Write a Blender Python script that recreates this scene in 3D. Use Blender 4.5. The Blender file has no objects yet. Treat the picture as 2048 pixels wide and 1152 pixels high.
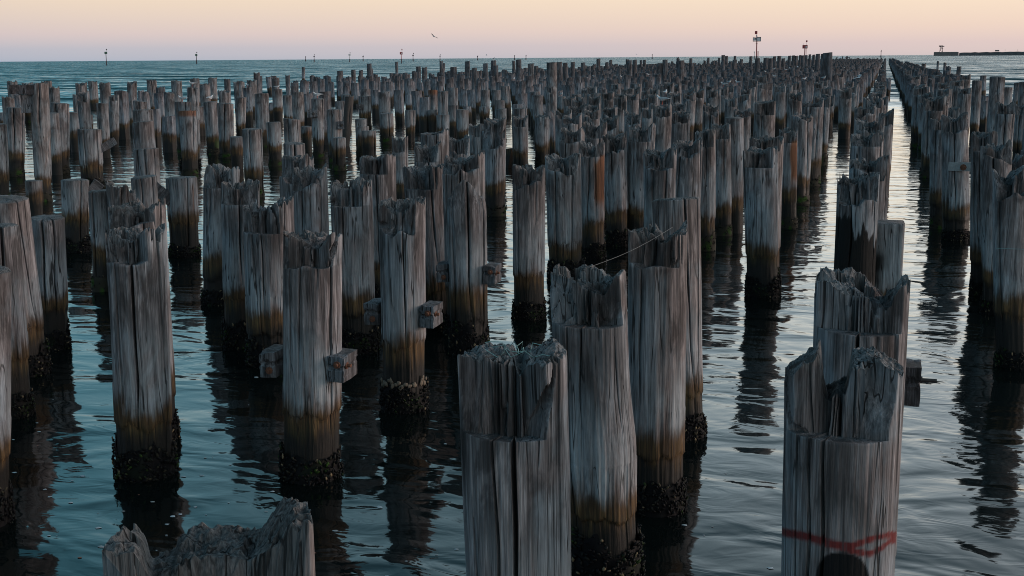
import bpy, bmesh, math, random
import numpy as np
from mathutils import Matrix, Vector

# ------------------------------------------------------------------ camera, sky, sun, exposure
scene = bpy.context.scene
COL = scene.collection
R = math.radians

cam_data = bpy.data.cameras.new("camera")
cam_data.sensor_width = 36.0
cam_data.lens = 36.0 * 2500.0 / 2048.0
cam_data.clip_start = 0.1
cam_data.clip_end = 60000.0
cam = bpy.data.objects.new("camera", cam_data)
COL.objects.link(cam)
cam.matrix_world = (Matrix.Translation((0, 0, 4.0)) @ Matrix.Rotation(R(16.46), 4, 'Z')
                    @ Matrix.Rotation(R(90 - 10.43), 4, 'X') @ Matrix.Rotation(R(-0.41), 4, 'Z'))
scene.camera = cam

SUN_AZ = 72.0      # degrees clockwise from +Y (the pier axis), just after sunset
SUN_EL = 7.0

world = bpy.data.worlds.new("World")
scene.world = world
world.use_nodes = True
wt = world.node_tree
for n in list(wt.nodes):
    wt.nodes.remove(n)

def N(tree, kind, **kw):
    n = tree.nodes.new(kind)
    for k, v in kw.items():
        setattr(n, k, v)
    return n

def link(tree, a, b):
    tree.links.new(a, b)

def math_node(tree, op, a, b=None, c=None, clamp=False):
    n = N(tree, 'ShaderNodeMath', operation=op, use_clamp=clamp)
    for i, v in enumerate((a, b, c)):
        if v is None:
            continue
        if isinstance(v, (int, float)):
            n.inputs[i].default_value = v
        else:
            link(tree, v, n.inputs[i])
    return n.outputs[0]

def ramp(tree, fac, stops, interp='LINEAR'):
    n = N(tree, 'ShaderNodeValToRGB')
    cr = n.color_ramp
    cr.interpolation = interp
    while len(cr.elements) > 1:
        cr.elements.remove(cr.elements[-1])
    first = True
    for p, c in stops:
        if first:
            e = cr.elements[0]; e.position = p; first = False
        else:
            e = cr.elements.new(p)
        if isinstance(c, (int, float)):
            c = (c, c, c)
        e.color = (c[0], c[1], c[2], 1)
    if not isinstance(fac, (int, float)):
        link(tree, fac, n.inputs[0])
    return n.outputs[0]

def mix(tree, fac, a, b, mode='MIX'):
    n = N(tree, 'ShaderNodeMix', data_type='RGBA', blend_type=mode)
    n.clamp_factor = True
    for sock, v in ((n.inputs[0], fac), (n.inputs[6], a), (n.inputs[7], b)):
        if isinstance(v, (int, float)):
            sock.default_value = v
        elif isinstance(v, tuple):
            sock.default_value = (v[0], v[1], v[2], 1)
        else:
            link(tree, v, sock)
    return n.outputs[2]

# dusk sky: a band of peach afterglow over a blue-grey rim, blue overhead, warmer towards the set sun
tc = N(wt, 'ShaderNodeTexCoord')
sep = N(wt, 'ShaderNodeSeparateXYZ')
link(wt, tc.outputs['Generated'], sep.inputs[0])
elev = math_node(wt, 'SQRT', math_node(wt, 'MAXIMUM', sep.outputs[2], 0.0))
sx, sy = math.sin(R(SUN_AZ)), math.cos(R(SUN_AZ))
hyp = math_node(wt, 'SQRT', math_node(wt, 'ADD', math_node(wt, 'MULTIPLY', sep.outputs[0], sep.outputs[0]),
                                      math_node(wt, 'MULTIPLY', sep.outputs[1], sep.outputs[1])))
dot = math_node(wt, 'ADD', math_node(wt, 'MULTIPLY', sep.outputs[0], sx), math_node(wt, 'MULTIPLY', sep.outputs[1], sy))
toward = math_node(wt, 'DIVIDE', dot, math_node(wt, 'MAXIMUM', hyp, 0.02))
tmap = N(wt, 'ShaderNodeMapRange', interpolation_type='SMOOTHSTEP')
tmap.inputs[1].default_value = -0.50
tmap.inputs[2].default_value = 0.70
link(wt, toward, tmap.inputs[0])
away = ramp(wt, elev, [(0.0, (.39, .45, .55)), (.095, (.50, .50, .56)), (.14, (.68, .57, .56)), (.21, (.84, .68, .54)),
                       (.30, (.80, .78, .70)), (.42, (.42, .84, .98)), (.55, (.21, .71, .93)), (.70, (.10, .38, .52)), (1.0, (.045, .095, .15))])
near = ramp(wt, elev, [(0.0, (.70, .57, .54)), (.10, (.80, .61, .56)), (.15, (.90, .69, .56)), (.22, (1.0, .80, .60)),
                       (.30, (1.50, 1.28, .98)), (.42, (2.3, 2.2, 2.0)), (.56, (1.5, 1.68, 1.8)), (.72, (.42, .60, .72)), (1.0, (.045, .095, .15))])
# the side opposite the set sun: grey-blue earth shadow under a faint pink belt
anti = ramp(wt, elev, [(0.0, (.30, .36, .46)), (.16, (.36, .40, .50)), (.30, (.50, .47, .54)), (.42, (.36, .50, .62)),
                       (.55, (.24, .50, .66)), (.70, (.12, .31, .44)), (1.0, (.045, .095, .15))])
amap = N(wt, 'ShaderNodeMapRange', interpolation_type='SMOOTHSTEP')
amap.inputs[1].default_value = -0.25
amap.inputs[2].default_value = -0.95
link(wt, toward, amap.inputs[0])
sky_col = mix(wt, amap.outputs[0], mix(wt, tmap.outputs[0], away, near), anti)
bg = N(wt, 'ShaderNodeBackground')
bg.inputs[1].default_value = 1.0
link(wt, sky_col, bg.inputs[0])
wo = N(wt, 'ShaderNodeOutputWorld')
link(wt, bg.outputs[0], wo.inputs[0])

sun_data = bpy.data.lights.new("sun", 'SUN')
sun_data.energy = 1.7
sun_data.angle = R(18)
sun_data.color = (1.0, 0.75, 0.64)
sun = bpy.data.objects.new("sun", sun_data)
COL.objects.link(sun)
sd = Vector((math.sin(R(SUN_AZ)) * math.cos(R(SUN_EL)), math.cos(R(SUN_AZ)) * math.cos(R(SUN_EL)), math.sin(R(SUN_EL))))
sun.rotation_euler = sd.to_track_quat('Z', 'Y').to_euler()

scene.cycles.filter_width = 1.0
vs = scene.view_settings
vs.view_transform = 'Standard'
vs.look = 'None'
vs.gamma = 1.0
vs.exposure = 0.0
vs.use_curve_mapping = False

# ------------------------------------------------------------------ where things stand (metres; +Y runs along the pier, z = 0 is the water)
PILES = [  # x, y, top height, radius, lean x, lean y, kind of top, ledge height, mark, apparent size class, label
(-1.93,3.22,2.64,0.302,0,0,'n',1.89,'bowl',5,'hollow bowl-shaped pile top cut off by the bottom edge, left of centre'),
(-0.13,6.61,2.48,0.284,-0.01,0,'n',2.06,'paint',5,'nearest pile right of centre, splintered top, red spray-painted loop across it'),
(-1.79,6.25,2.47,0.284,-0.05,-0.01,'n',2.04,'frayed',5,'frayed notched pile at the bottom centre with a long open crack'),
(-0.07,8.1,2.64,0.285,0,0,'n',2.3,'stub',5,'broad notched pile behind the red-painted one, iron bolt on its side'),
(-1.96,9.15,2.42,0.284,-0.13,-0.04,'n',2.02,'bulge',5,'bulging pile with sagging middle directly behind the frayed centre pile'),
(-7.5,8.72,2.26,0.271,0.12,0.1,'f',0,'',4,'nearest pile at the left edge, only its right side showing'),
(-5.21,10.66,2.42,0.279,0.09,0.05,'n',2.09,'walers',4,'thick cracked pile with two split waling stubs, left of centre'),
(-6.82,10.3,2.44,0.281,0.03,0.02,'n',2.11,'',4,'big cracked pile standing alone in blue water at the lower left'),
(-1.81,10.66,2.58,0.251,-0.02,0,'n',2.23,'line',4,'dark straight pile with long cracks, taut fishing line on its top'),
(-7.43,11.34,2.55,0.284,0,0,'n',0,'',4,'wide weathered stump directly behind the big lower-left pile'),
(-7.72,14.75,2.2,0.321,0.03,0.01,'n',1.78,'',4,'leaning pile with a rounded right knob, close behind the thick cracked one'),
(-5.2,13.15,2.44,0.263,0.02,0.01,'n',2.08,'walers',4,'notched pile with a rusty waling stub and pale oyster ring'),
(-1.92,12.95,2.55,0.234,-0.11,-0.02,'f',0,'',4,'grey pile half hidden behind the dark one carrying the fishing line'),
(-10.6,13.43,2.29,0.286,-0.09,-0.07,'f',0,'lean',4,'steeply leaning pale pile at the left edge'),
(-9.48,11.7,2.2,0.235,0,0,'f',0,'',4,'round-topped pile cut by the left edge, in front of the leaning one'),
(-6.43,17.56,2.43,0.309,-0.11,-0.04,'n',2.1,'',4,'pile with a flaring right wall behind the rusty waling stub'),
(-5.76,17.08,2.64,0.298,0,0,'n',2.39,'',4,'dark topped pile peeping out behind the pointed one'),
(-6.9,15.72,2.37,0.279,-0.02,-0.01,'n',2.04,'',4,'smooth swelling notched pile between the two waling-stub piles'),
(-0.3,18.42,2.36,0.284,0,0,'n',1.96,'burnt',4,'pile charred black at its foot, beside the squared timber post'),
(-5.34,15.97,2.36,0.259,-0.01,0,'s',0,'walers',3,'pile with a pointed worn top and two waling stubs'),
(-8.61,15.59,2.34,0.268,0.06,0.03,'n',2.03,'',3,'pile with a square shoulder, left of the leaning knobbed one'),
(1.8,17.11,2.58,0.240,-0.2,0.02,'n',2.24,'',3,'dark pile at the right edge with mussels at its foot'),
(-0.17,20,2.48,0.284,0,0,'n',2.22,'',3,'pile with a split side slab, behind the charred one by the channel'),
(-5.43,21.86,2.3,0.314,-0.06,-0.02,'n',2,'',3,'pile with a pointed right splinter, next right of the slim mussel-collared one'),
(-8.9,18.55,2.29,0.284,0,0,'n',1.96,'',3,'pile with a dark ledge stain behind the thick cracked one'),
(-7.84,18.9,2.47,0.284,0,0,'n',2.17,'',3,'pile with two tall side walls and a central notch, left of centre'),
(2.04,21.81,2.43,0.284,0,0,'n',0,'',3,'notched pile, third from the front in the first column right of the channel'),
(-10.53,18.35,2.3,0.280,0.12,0.07,'n',1.94,'',3,'pile with a raised right block, hindmost of the left cluster of three'),
(-11.18,14.76,1.86,0.237,0.04,0.03,'f',0,'',3,'short straight-topped pile right of the steeply leaning one'),
(-1.83,21.25,2.51,0.279,-0.12,-0.01,'n',2.18,'',3,'lone notched pile standing in open water left of the charred pile'),
(-9.52,19.35,2.42,0.284,0,0,'n',0,'',3,'wide notched pile with a square block and pale plank at its left'),
(-1.9,21.99,2.64,0.284,0,0,'n',2.4,'',3,'tall rough pile right behind the lone open-water pile'),
(-5.18,18.46,2.4,0.249,0.01,0,'n',2.08,'',3,'slim straight notched pile with a mussel collar, behind the frayed centre pile'),
(-3.77,22.1,2.39,0.284,0,0,'n',2.05,'',3,'notched pile right of centre with a square ledge and pale right edge'),
(0.12,18.91,1.6,0.230,0,0,'q',0,'square',3,'square sawn timber post against the charred pile'),
(-0.26,23.94,2.62,0.284,0,0,'n',2.37,'',3,'notched pile, sixth from the front in the first column left of the channel'),
(-13.86,22.82,1.63,0.305,0.01,0.01,'f',0,'plankL',3,'clean cylindrical pile with rust streak and diagonal plank'),
(-3.66,24.57,2.41,0.284,0,0,'n',2.08,'',3,'notched pile with a sloping rounded top, left of two slim ones'),
(-0.28,28.91,2.64,0.314,0,0,'n',2.34,'',3,'notched pile, seventh from the front in the first column left of the channel'),
(-8.74,23.72,2.33,0.284,0,0,'n',1.96,'',3,'notched pile, fifth from the front in the sixth column left of the channel'),
(-8.92,24.61,2.54,0.287,0,0,'n',2.44,'',3,'notched pile, sixth from the front in the sixth column left of the channel'),
(-12.6,18.8,1.92,0.238,0,0,'j',0,'',3,'frayed stump left of a taller block behind the big lower-left pile'),
(1.83,20.66,2.66,0.212,-0.14,0.01,'n',2.4,'',3,'notched pile, second from the front in the first column right of the channel'),
(-5.02,26.58,2.57,0.284,0.08,0.02,'n',0,'slats',3,'leaning pile split into long slats, right of centre'),
(-16.42,22.75,1.53,0.281,0.05,0.04,'f',0,'plankR',3,'flat-topped pile with a mossy dark foot and a diagonal plank at its right'),
(1.67,28.98,2.73,0.282,-0.18,0.01,'n',2.35,'strap',3,'pile with a steel strap plate bolted across it, right of the channel'),
(-6.56,26.97,2.47,0.284,0,0,'n',2.17,'',3,'notched pile, eighth from the front in the fifth column left of the channel'),
(-5.54,24.53,2.35,0.250,-0.03,-0.01,'n',2.04,'redpatch',3,'pile with a torn red-brown patch on its right side'),
(-13.63,21.12,1.8,0.241,0,0,'f',0,'',3,'smooth upright block directly above the big lower-left pile'),
(-23.98,34.23,1.89,0.364,0.03,0.02,'f',0,'plankS',3,'pile with a snapped plank sticking out to its right, upper left'),
(-16.72,26.05,1.95,0.284,0,0,'f',0,'',3,'front pile of the three standing one before another at left'),
(-6.59,29.35,2.49,0.284,0,0,'n',2.11,'',3,'notched pile, ninth from the front in the fifth column left of the channel'),
(-9.78,28.56,2.16,0.284,0,0,'n',1.78,'',3,'notched pile, fourth from the front in the seventh column left of the channel'),
(-5.38,26.34,2.4,0.250,-0.1,-0.02,'n',2.01,'',3,'narrow notched pile just right of the red-brown torn one'),
(-25.31,42.43,1.76,0.364,0.05,0.03,'f',0,'',3,'stout smooth pile in front of the rust-brown topped one'),
(1.75,22.17,2.75,0.204,-0.14,0.01,'n',2.43,'',3,'notched pile, fourth from the front in the first column right of the channel'),
(-9.53,30.75,2.49,0.281,0.02,0.01,'n',1.74,'',2,'pile with a deep central split and bright right face, upper centre'),
(-6.67,32.07,2.06,0.284,0,0,'n',1.6,'',2,'notched pile, tenth from the front in the fifth column left of the channel'),
(-20.86,32.46,2.24,0.312,0,0,'f',0,'',2,'flat-topped brown pile, middle of three standing one before another at left'),
(-15.07,30.55,1.8,0.284,0,0,'f',0,'',2,'short broad stump with a straight top, left of centre'),
(1.6,43.85,2.64,0.347,0,0,'n',0,'',2,'notched pile, seventh from the front in the first column right of the channel'),
(-3.5,39.43,2.64,0.324,0,0,'n',2.22,'',2,'notched pile, sixth from the front in the third column left of the channel'),
(-2.11,40.24,2.64,0.327,0,0,'n',2.44,'',2,'notched pile, twelfth from the front in the second column left of the channel'),
(-0.48,36.16,2.64,0.290,0,0,'n',2.39,'',2,'notched pile, eighth from the front in the first column left of the channel'),
(1.4,30.87,2.56,0.244,-0.09,0,'n',2.29,'',2,'notched pile, sixth from the front in the first column right of the channel'),
(-2.11,35.17,2.47,0.284,0,0,'n',2.32,'',2,'notched pile, tenth from the front in the second column left of the channel'),
(-8.51,34.97,2.41,0.284,0,0,'n',0,'',2,'notched pile, eighth from the front in the sixth column left of the channel'),
(-10.87,34.94,1.95,0.284,0,0,'n',1.52,'',2,'notched pile, fifth from the front in the seventh column left of the channel'),
(-13.13,18.87,1.77,0.204,0.05,0.04,'f',0,'',2,'narrow bluish pile left behind the big lower-left pile'),
(-17.81,33.37,2,0.284,0,0,'f',0,'',2,'broad flat-topped pile with a centre crack, at left of the mid field'),
(-25.88,40.28,2.24,0.349,0,0,'f',0,'',2,'flat-topped pile, first from the front in the sixteenth column left of the channel'),
(-0.33,43.09,2.64,0.311,0,0,'n',0,'',2,'notched pile, tenth from the front in the first column left of the channel'),
(-7.94,37.46,2.23,0.284,0,0,'n',0,'',2,'notched pile, eleventh from the front in the fifth column left of the channel'),
(-6.43,37.98,2.59,0.284,0,0,'n',0,'',2,'notched pile, twelfth from the front in the fifth column left of the channel'),
(-3.38,28.41,2.54,0.207,-0.09,-0.01,'n',2.21,'',2,'dark notched pile standing close left of the lone open-water pile'),
(-5.98,38.74,2.35,0.284,0,0,'n',1.99,'',2,'notched pile, twelfth from the front in the fourth column left of the channel'),
(3.65,41.98,2.56,0.284,0,0,'n',2.18,'',2,'notched pile, first from the front in the second column right of the channel'),
(-24.48,30.52,2.25,0.259,0.04,0.03,'f',0,'',2,'half-visible pile at the left edge, upper row'),
(-9.08,39.82,2.33,0.284,0,0,'n',2.11,'',2,'notched pile, ninth from the front in the sixth column left of the channel'),
(-28.71,39.15,2.51,0.317,0.1,0.08,'f',0,'',2,'smooth pile right of the tall tapering one'),
(-53.81,70.57,2.64,0.355,0,0,'j',0,'',2,'ragged-topped pile, first from the front in the thirty-second column left of the channel'),
(-4.98,36.69,1.92,0.252,0,0,'n',1.44,'',2,'notched pile, eleventh from the front in the fourth column left of the channel'),
(1.81,45.38,2.64,0.294,0,0,'n',0,'',2,'notched pile, eighth from the front in the first column right of the channel'),
(-23.32,30.91,3.37,0.244,0.09,0.07,'t',0,'beam',2,'tallest left pile, tapering, with a leftover cross beam on its top'),
(-29.44,37.59,2.41,0.299,0.13,0.1,'f',0,'',2,'pile with a straight top left of the tall tapering one'),
(-58.08,78.31,2.64,0.355,0,0,'j',0,'',2,'ragged-topped pile, first from the front in the thirty-fourth column left of the channel'),
(-8.12,42.07,2.18,0.284,0,0,'n',1.77,'',2,'notched pile, tenth from the front in the sixth column left of the channel'),
(-4.57,43.14,2.27,0.284,0,0,'n',2.03,'',2,'notched pile, fourteenth from the front in the fourth column left of the channel'),
(-19.45,39.32,2,0.284,0,0,'f',0,'',2,'flat-topped pile, first from the front in the twelfth column left of the channel'),
(-23.64,39.59,2.24,0.290,0,0,'f',0,'redtop',2,'short pile with a raw rust-brown top block, left of the mossy one'),
(-10.63,42.41,2.27,0.284,0,0,'n',0,'',2,'notched pile, sixth from the front in the seventh column left of the channel'),
(-5.73,43.88,2.4,0.284,0,0,'n',0,'',2,'notched pile, fifteenth from the front in the fourth column left of the channel'),
(-4.95,40.74,1.92,0.264,0,0,'n',1.45,'',2,'notched pile, thirteenth from the front in the fourth column left of the channel'),
(2.14,75.17,2.02,0.364,0,0,'n',0,'',2,'notched pile, twentieth from the front in the first column right of the channel'),
(-28.92,48.11,2.24,0.344,0,0,'f',0,'',2,'flat-topped pile, third from the front in the seventeenth column left of the channel'),
(-2.69,33.74,1.92,0.213,0,0,'n',0,'',2,'notched pile, ninth from the front in the second column left of the channel'),
(-12.36,43,1.95,0.284,0,0,'n',1.6,'',2,'flared pile beside the bright water gap at upper centre'),
(-12.66,44.04,1.93,0.287,0,0,'n',1.53,'',2,'notched pile, eighth from the front in the eighth column left of the channel'),
(4.85,48.92,2.28,0.284,0,0,'n',0,'',2,'notched pile, first from the front in the third column right of the channel'),
(1.55,57.92,2.64,0.340,0,0,'n',0,'',2,'notched pile, twelfth from the front in the first column right of the channel'),
(1.98,48.43,2.25,0.284,0,0,'n',0,'',2,'notched pile, ninth from the front in the first column right of the channel'),
(-47.72,78.68,2.64,0.355,0,0,'j',0,'',2,'ragged-topped pile, first from the front in the twenty-eighth column left of the channel'),
(-26.04,46.53,2.25,0.318,0.04,0.02,'f',0,'',2,'flat-topped pile with bolt holes, right of the green-footed one'),
(-2.17,47.74,2.53,0.284,0,0,'n',2.16,'',2,'notched pile, fourteenth from the front in the second column left of the channel'),
(-0.16,49.16,2.5,0.275,0.05,-0.05,'n',2.14,'',2,'notched pile, eleventh from the front in the first column left of the channel'),
(-9.85,46.41,2.16,0.284,0,0,'n',0,'',2,'notched pile, seventh from the front in the seventh column left of the channel'),
(-0.25,50.98,2.64,0.290,0,0,'n',0,'',2,'notched pile, twelfth from the front in the first column left of the channel'),
(-11.18,47.07,2.22,0.284,0,0,'n',0,'',2,'notched pile, eighth from the front in the seventh column left of the channel'),
(1.9,51.45,2.4,0.243,-0.01,-0.03,'n',2,'',2,'notched pile, tenth from the front in the first column right of the channel'),
(-20.48,45.11,2.08,0.284,0,0,'f',0,'blockR',2,'pile with a small pale square block bolted to its right side'),
(-11.06,49.04,2.17,0.284,0,0,'n',0,'',2,'notched pile, ninth from the front in the seventh column left of the channel'),
(-49.55,70.28,2.64,0.355,0,0,'j',0,'',2,'ragged-topped pile, first from the front in the twenty-ninth column left of the channel'),
(-27.57,48.18,2.26,0.301,-0.05,-0.03,'f',0,'moss',2,'pale pile with bright green weed at its foot, upper left'),
(-19.56,46.31,1.2,0.279,0,0,'f',0,'',2,'smooth flat-topped pile left of the frayed notched ones at mid centre'),
(-18.95,42.02,1.2,0.255,0,0,'f',0,'',2,'flat-topped pile, second from the front in the twelfth column left of the channel'),
(-12.09,44.94,1.92,0.259,0,0,'j',0,'',2,'ragged-topped pile, ninth from the front in the eighth column left of the channel'),
(-7.92,50.85,2.21,0.284,0,0,'n',0,'',2,'notched pile, thirteenth from the front in the fifth column left of the channel'),
(-3.45,52.23,2.55,0.284,0,0,'n',0,'',2,'notched pile, seventh from the front in the third column left of the channel'),
(-3.45,26.07,2.52,0.204,-0.06,-0.01,'n',2.17,'',2,'slim notched pile with mussels at the foot, second left of lone pile'),
(4.39,55.03,3.11,0.284,0,0,'f',0,'',2,'wide flat-topped pile seen against bright water near the right edge'),
(-27.89,53.26,2.45,0.324,0.04,0.02,'f',0,'',2,'clean pale pile with a dark wet foot, left of the plank-braced one'),
(-22.18,43.33,1.67,0.264,-0.02,-0.01,'f',0,'',2,'pile with a rust-red stain down its right side, left of centre field'),
(-12.72,32.28,1.92,0.213,0,0,'n',1.45,'',2,'notched pile, third from the front in the eighth column left of the channel'),
(-14.31,49.82,1.97,0.284,0,0,'f',0,'',2,'flat-topped pile, third from the front in the ninth column left of the channel'),
(-22.87,56.39,1.43,0.328,-0.02,-0.01,'f',0,'',2,'clean pale pile alone in a bright water gap'),
(-51.27,81.19,2.64,0.355,0,0,'j',0,'',2,'ragged-topped pile, first from the front in the thirtieth column left of the channel'),
(-0.27,54.91,2.38,0.294,-0.07,-0.04,'n',2.02,'',2,'notched pile, thirteenth from the front in the first column left of the channel'),
(-2.03,30.05,2.35,0.204,-0.08,-0.01,'n',2.01,'redpatch',2,'pile with bare orange-brown lower wood beside the left water lane'),
(-10.63,52.32,2.4,0.267,-0.04,0.05,'n',1.91,'',2,'notched pile, tenth from the front in the seventh column left of the channel'),
(-12.27,51.97,2.33,0.285,-0.07,-0.02,'n',1.9,'',2,'notched pile, eleventh from the front in the eighth column left of the channel'),
(-21.03,49.08,1.2,0.283,0,0,'f',0,'',2,'flat-topped pile, fifth from the front in the thirteenth column left of the channel'),
(1.76,56.63,2.43,0.295,-0.05,-0.02,'n',2,'',2,'notched pile, eleventh from the front in the first column right of the channel'),
(-31.51,48.87,2.24,0.293,0,0,'f',0,'',2,'flat-topped pile, second from the front in the nineteenth column left of the channel'),
(-2.66,37.89,1.92,0.213,0,0,'n',1.44,'redpatch',2,'notched pile, eleventh from the front in the second column left of the channel'),
(-8.99,53.92,2.35,0.245,-0.01,0,'n',2.02,'',2,'notched pile, twelfth from the front in the sixth column left of the channel'),
(4.69,58.07,2.26,0.284,0,0,'n',2.03,'',2,'notched pile, third from the front in the third column right of the channel'),
(-60.06,77.09,2.64,0.355,0,0,'j',0,'',2,'ragged-topped pile, first from the front in the thirty-fifth column left of the channel'),
(-48.27,70.98,2.64,0.355,0,0,'j',0,'',2,'ragged-topped pile, second from the front in the twenty-ninth column left of the channel'),
(-28.83,67.77,1.89,0.364,0,0,'f',0,'blockL',2,'flat-topped pile, seventh from the front in the seventeenth column left of the channel'),
(-10.76,55.25,2.45,0.303,0.04,0.02,'n',2.12,'',1,'notched pile, eleventh from the front in the seventh column left of the channel'),
(-12.41,55.09,2.31,0.261,0.05,-0.03,'n',1.94,'',1,'notched pile, twelfth from the front in the eighth column left of the channel'),
(3.46,60.04,2.56,0.284,0,0,'n',2.28,'',1,'notched pile, third from the front in the second column right of the channel'),
(3.75,72.67,2.64,0.344,0,0,'n',0,'',1,'notched pile, sixth from the front in the second column right of the channel'),
(-18.96,53.4,1.52,0.284,0,0,'f',0,'',1,'flat-topped pile, fourth from the front in the twelfth column left of the channel'),
(-9.08,56.59,2.42,0.270,0.04,0.02,'n',1.94,'',1,'notched pile, thirteenth from the front in the sixth column left of the channel'),
(1.82,60.03,2.16,0.283,-0.01,0.05,'n',1.79,'',1,'notched pile, fourteenth from the front in the first column right of the channel'),
(-0.21,59.58,2.37,0.238,-0.02,-0.06,'n',1.87,'',1,'notched pile, fourteenth from the front in the first column left of the channel'),
(-20.71,27.11,1.02,0.204,0,0,'f',0,'',1,'thin split post standing above the short flat-topped pile'),
(0.08,38.72,2.4,0.213,0,0,'n',1.95,'',1,'notched pile, ninth from the front in the first column left of the channel'),
(-41.26,75.79,2.64,0.355,0,0,'j',0,'',1,'ragged-topped pile, second from the front in the twenty-fifth column left of the channel'),
(-6.66,57.9,2.16,0.284,0,0,'n',1.75,'',1,'notched pile, fourteenth from the front in the fifth column left of the channel'),
(-15.93,83.65,2.24,0.355,0,0,'f',0,'',1,'flat-topped pile, ninth from the front in the tenth column left of the channel'),
(-22.98,41.83,1.2,0.229,0,0,'f',0,'',1,'flat-topped pile, third from the front in the fourteenth column left of the channel'),
(-10.65,57.64,2.15,0.238,-0.01,-0.01,'n',1.7,'',1,'notched pile, twelfth from the front in the seventh column left of the channel'),
(-22.18,47.17,2.43,0.250,0.03,0.01,'f',0,'blockL',1,'pile with a thick mossy foot and a bolted block at its left'),
(-18.71,55.4,1.67,0.284,0,0,'f',0,'',1,'flat-topped pile, fifth from the front in the twelfth column left of the channel'),
(-12.3,57.63,2.44,0.297,-0.03,0.01,'n',2.09,'',1,'notched pile, thirteenth from the front in the eighth column left of the channel'),
(-13.95,57.1,2.23,0.293,-0.07,0.02,'n',1.78,'',1,'notched pile, fourth from the front in the ninth column left of the channel'),
(6.3,63.38,2.71,0.284,0,0,'f',0,'',1,'flat-topped pile, first from the front in the fourth column right of the channel'),
(-8.79,59.17,2.33,0.301,0.05,-0.02,'n',2.02,'',1,'notched pile, fourteenth from the front in the sixth column left of the channel'),
(-36.01,51.18,2.6,0.284,0,0,'n',0,'',1,'notched pile, first from the front in the twenty-second column left of the channel'),
(-23.48,54.7,1.24,0.284,0,0,'f',0,'',1,'flat-topped pile, sixth from the front in the fourteenth column left of the channel'),
(1.84,63,2.16,0.301,-0.06,-0.04,'n',1.76,'',1,'notched pile, fifteenth from the front in the first column right of the channel'),
(-30.74,62.99,2.24,0.327,0,0,'f',0,'',1,'flat-topped pile, third from the front in the nineteenth column left of the channel'),
(-0.25,62.89,2.33,0.270,-0.01,0.01,'n',2.02,'',1,'notched pile, fifteenth from the front in the first column left of the channel'),
(-40.2,51.2,2.37,0.284,0,0,'j',0,'',1,'ragged-topped pile, first from the front in the twenty-fourth column left of the channel'),
(-13.03,42.73,1.92,0.213,0,0,'n',1.47,'',1,'notched pile, sixth from the front in the eighth column left of the channel'),
(-2.63,43.15,1.92,0.213,0,0,'n',1.35,'',1,'notched pile, thirteenth from the front in the second column left of the channel'),
(-12.21,59.99,2.27,0.250,0.02,0.06,'n',1.91,'',1,'notched pile, fourteenth from the front in the eighth column left of the channel'),
(-10.6,60.49,2.29,0.262,-0.14,-0.03,'n',1.8,'',1,'notched pile, thirteenth from the front in the seventh column left of the channel'),
(-35.23,59.65,2.64,0.311,0,0,'j',0,'',1,'ragged-topped pile, fourth from the front in the twenty-first column left of the channel'),
(-35.23,60.18,1.55,0.314,0,0,'f',0,'',1,'flat-topped pile, fifth from the front in the twenty-first column left of the channel'),
(-27.7,67.95,2.14,0.338,0.02,0.01,'f',0,'',1,'flat-topped pile, eighth from the front in the seventeenth column left of the channel'),
(-12.37,39.24,1.92,0.213,0,0,'n',0,'',1,'notched pile, fifth from the front in the eighth column left of the channel'),
(-6.51,61.97,2.22,0.284,0,0,'n',0,'',1,'notched pile, fifteenth from the front in the fifth column left of the channel'),
(-1.78,63.57,2.43,0.308,-0.03,0,'n',1.96,'',1,'notched pile, fifteenth from the front in the second column left of the channel'),
(-4.78,31.58,1.92,0.213,0,0,'n',1.53,'',1,'notched pile, tenth from the front in the fourth column left of the channel'),
(1.78,65.36,2.32,0.309,-0.02,-0.01,'n',1.88,'',1,'notched pile, sixteenth from the front in the first column right of the channel'),
(-8.8,62.37,2.43,0.269,0.04,-0.02,'n',1.99,'',1,'notched pile, fifteenth from the front in the sixth column left of the channel'),
(-31.32,45.73,2.27,0.240,0.02,0.01,'f',0,'',1,'flat-topped pile, first from the front in the nineteenth column left of the channel'),
(-0.22,65.48,2.41,0.264,0.01,-0.01,'n',2.02,'',1,'notched pile, sixteenth from the front in the first column left of the channel'),
(-10.39,63.33,2.74,0.268,-0.02,0.06,'n',2.24,'',1,'notched pile, fourteenth from the front in the seventh column left of the channel'),
(-39.03,55.07,2.39,0.284,0,0,'j',0,'',1,'ragged-topped pile, first from the front in the twenty-third column left of the channel'),
(-13.91,62.46,2.22,0.284,0,0,'f',0,'',1,'flat-topped pile, fifth from the front in the ninth column left of the channel'),
(-12.46,63.07,2.46,0.310,0,-0.01,'n',2.08,'',1,'notched pile, sixteenth from the front in the eighth column left of the channel'),
(-1.83,66.41,2.38,0.270,-0.07,-0.03,'n',1.88,'',1,'notched pile, sixteenth from the front in the second column left of the channel'),
(2.76,54.42,1.92,0.228,0,0,'n',0,'',1,'notched pile, second from the front in the second column right of the channel'),
(2.51,59.03,1.92,0.247,0,0,'n',0,'',1,'notched pile, thirteenth from the front in the first column right of the channel'),
(-16.24,62.33,2.58,0.263,-0.07,-0.01,'n',2.26,'',1,'notched pile, fourth from the front in the tenth column left of the channel'),
(-5.17,65.83,2.54,0.290,0.07,-0.02,'n',2.18,'',1,'notched pile, seventeenth from the front in the fourth column left of the channel'),
(1.85,67.94,2.28,0.251,0.05,-0.03,'n',1.87,'',1,'notched pile, seventeenth from the front in the first column right of the channel'),
(-27.45,61.31,1.83,0.292,0,0,'f',0,'',1,'flat-topped pile, sixth from the front in the seventeenth column left of the channel'),
(-0.17,67.74,2.4,0.266,-0.02,-0.05,'n',1.91,'',1,'notched pile, seventeenth from the front in the first column left of the channel'),
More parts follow.
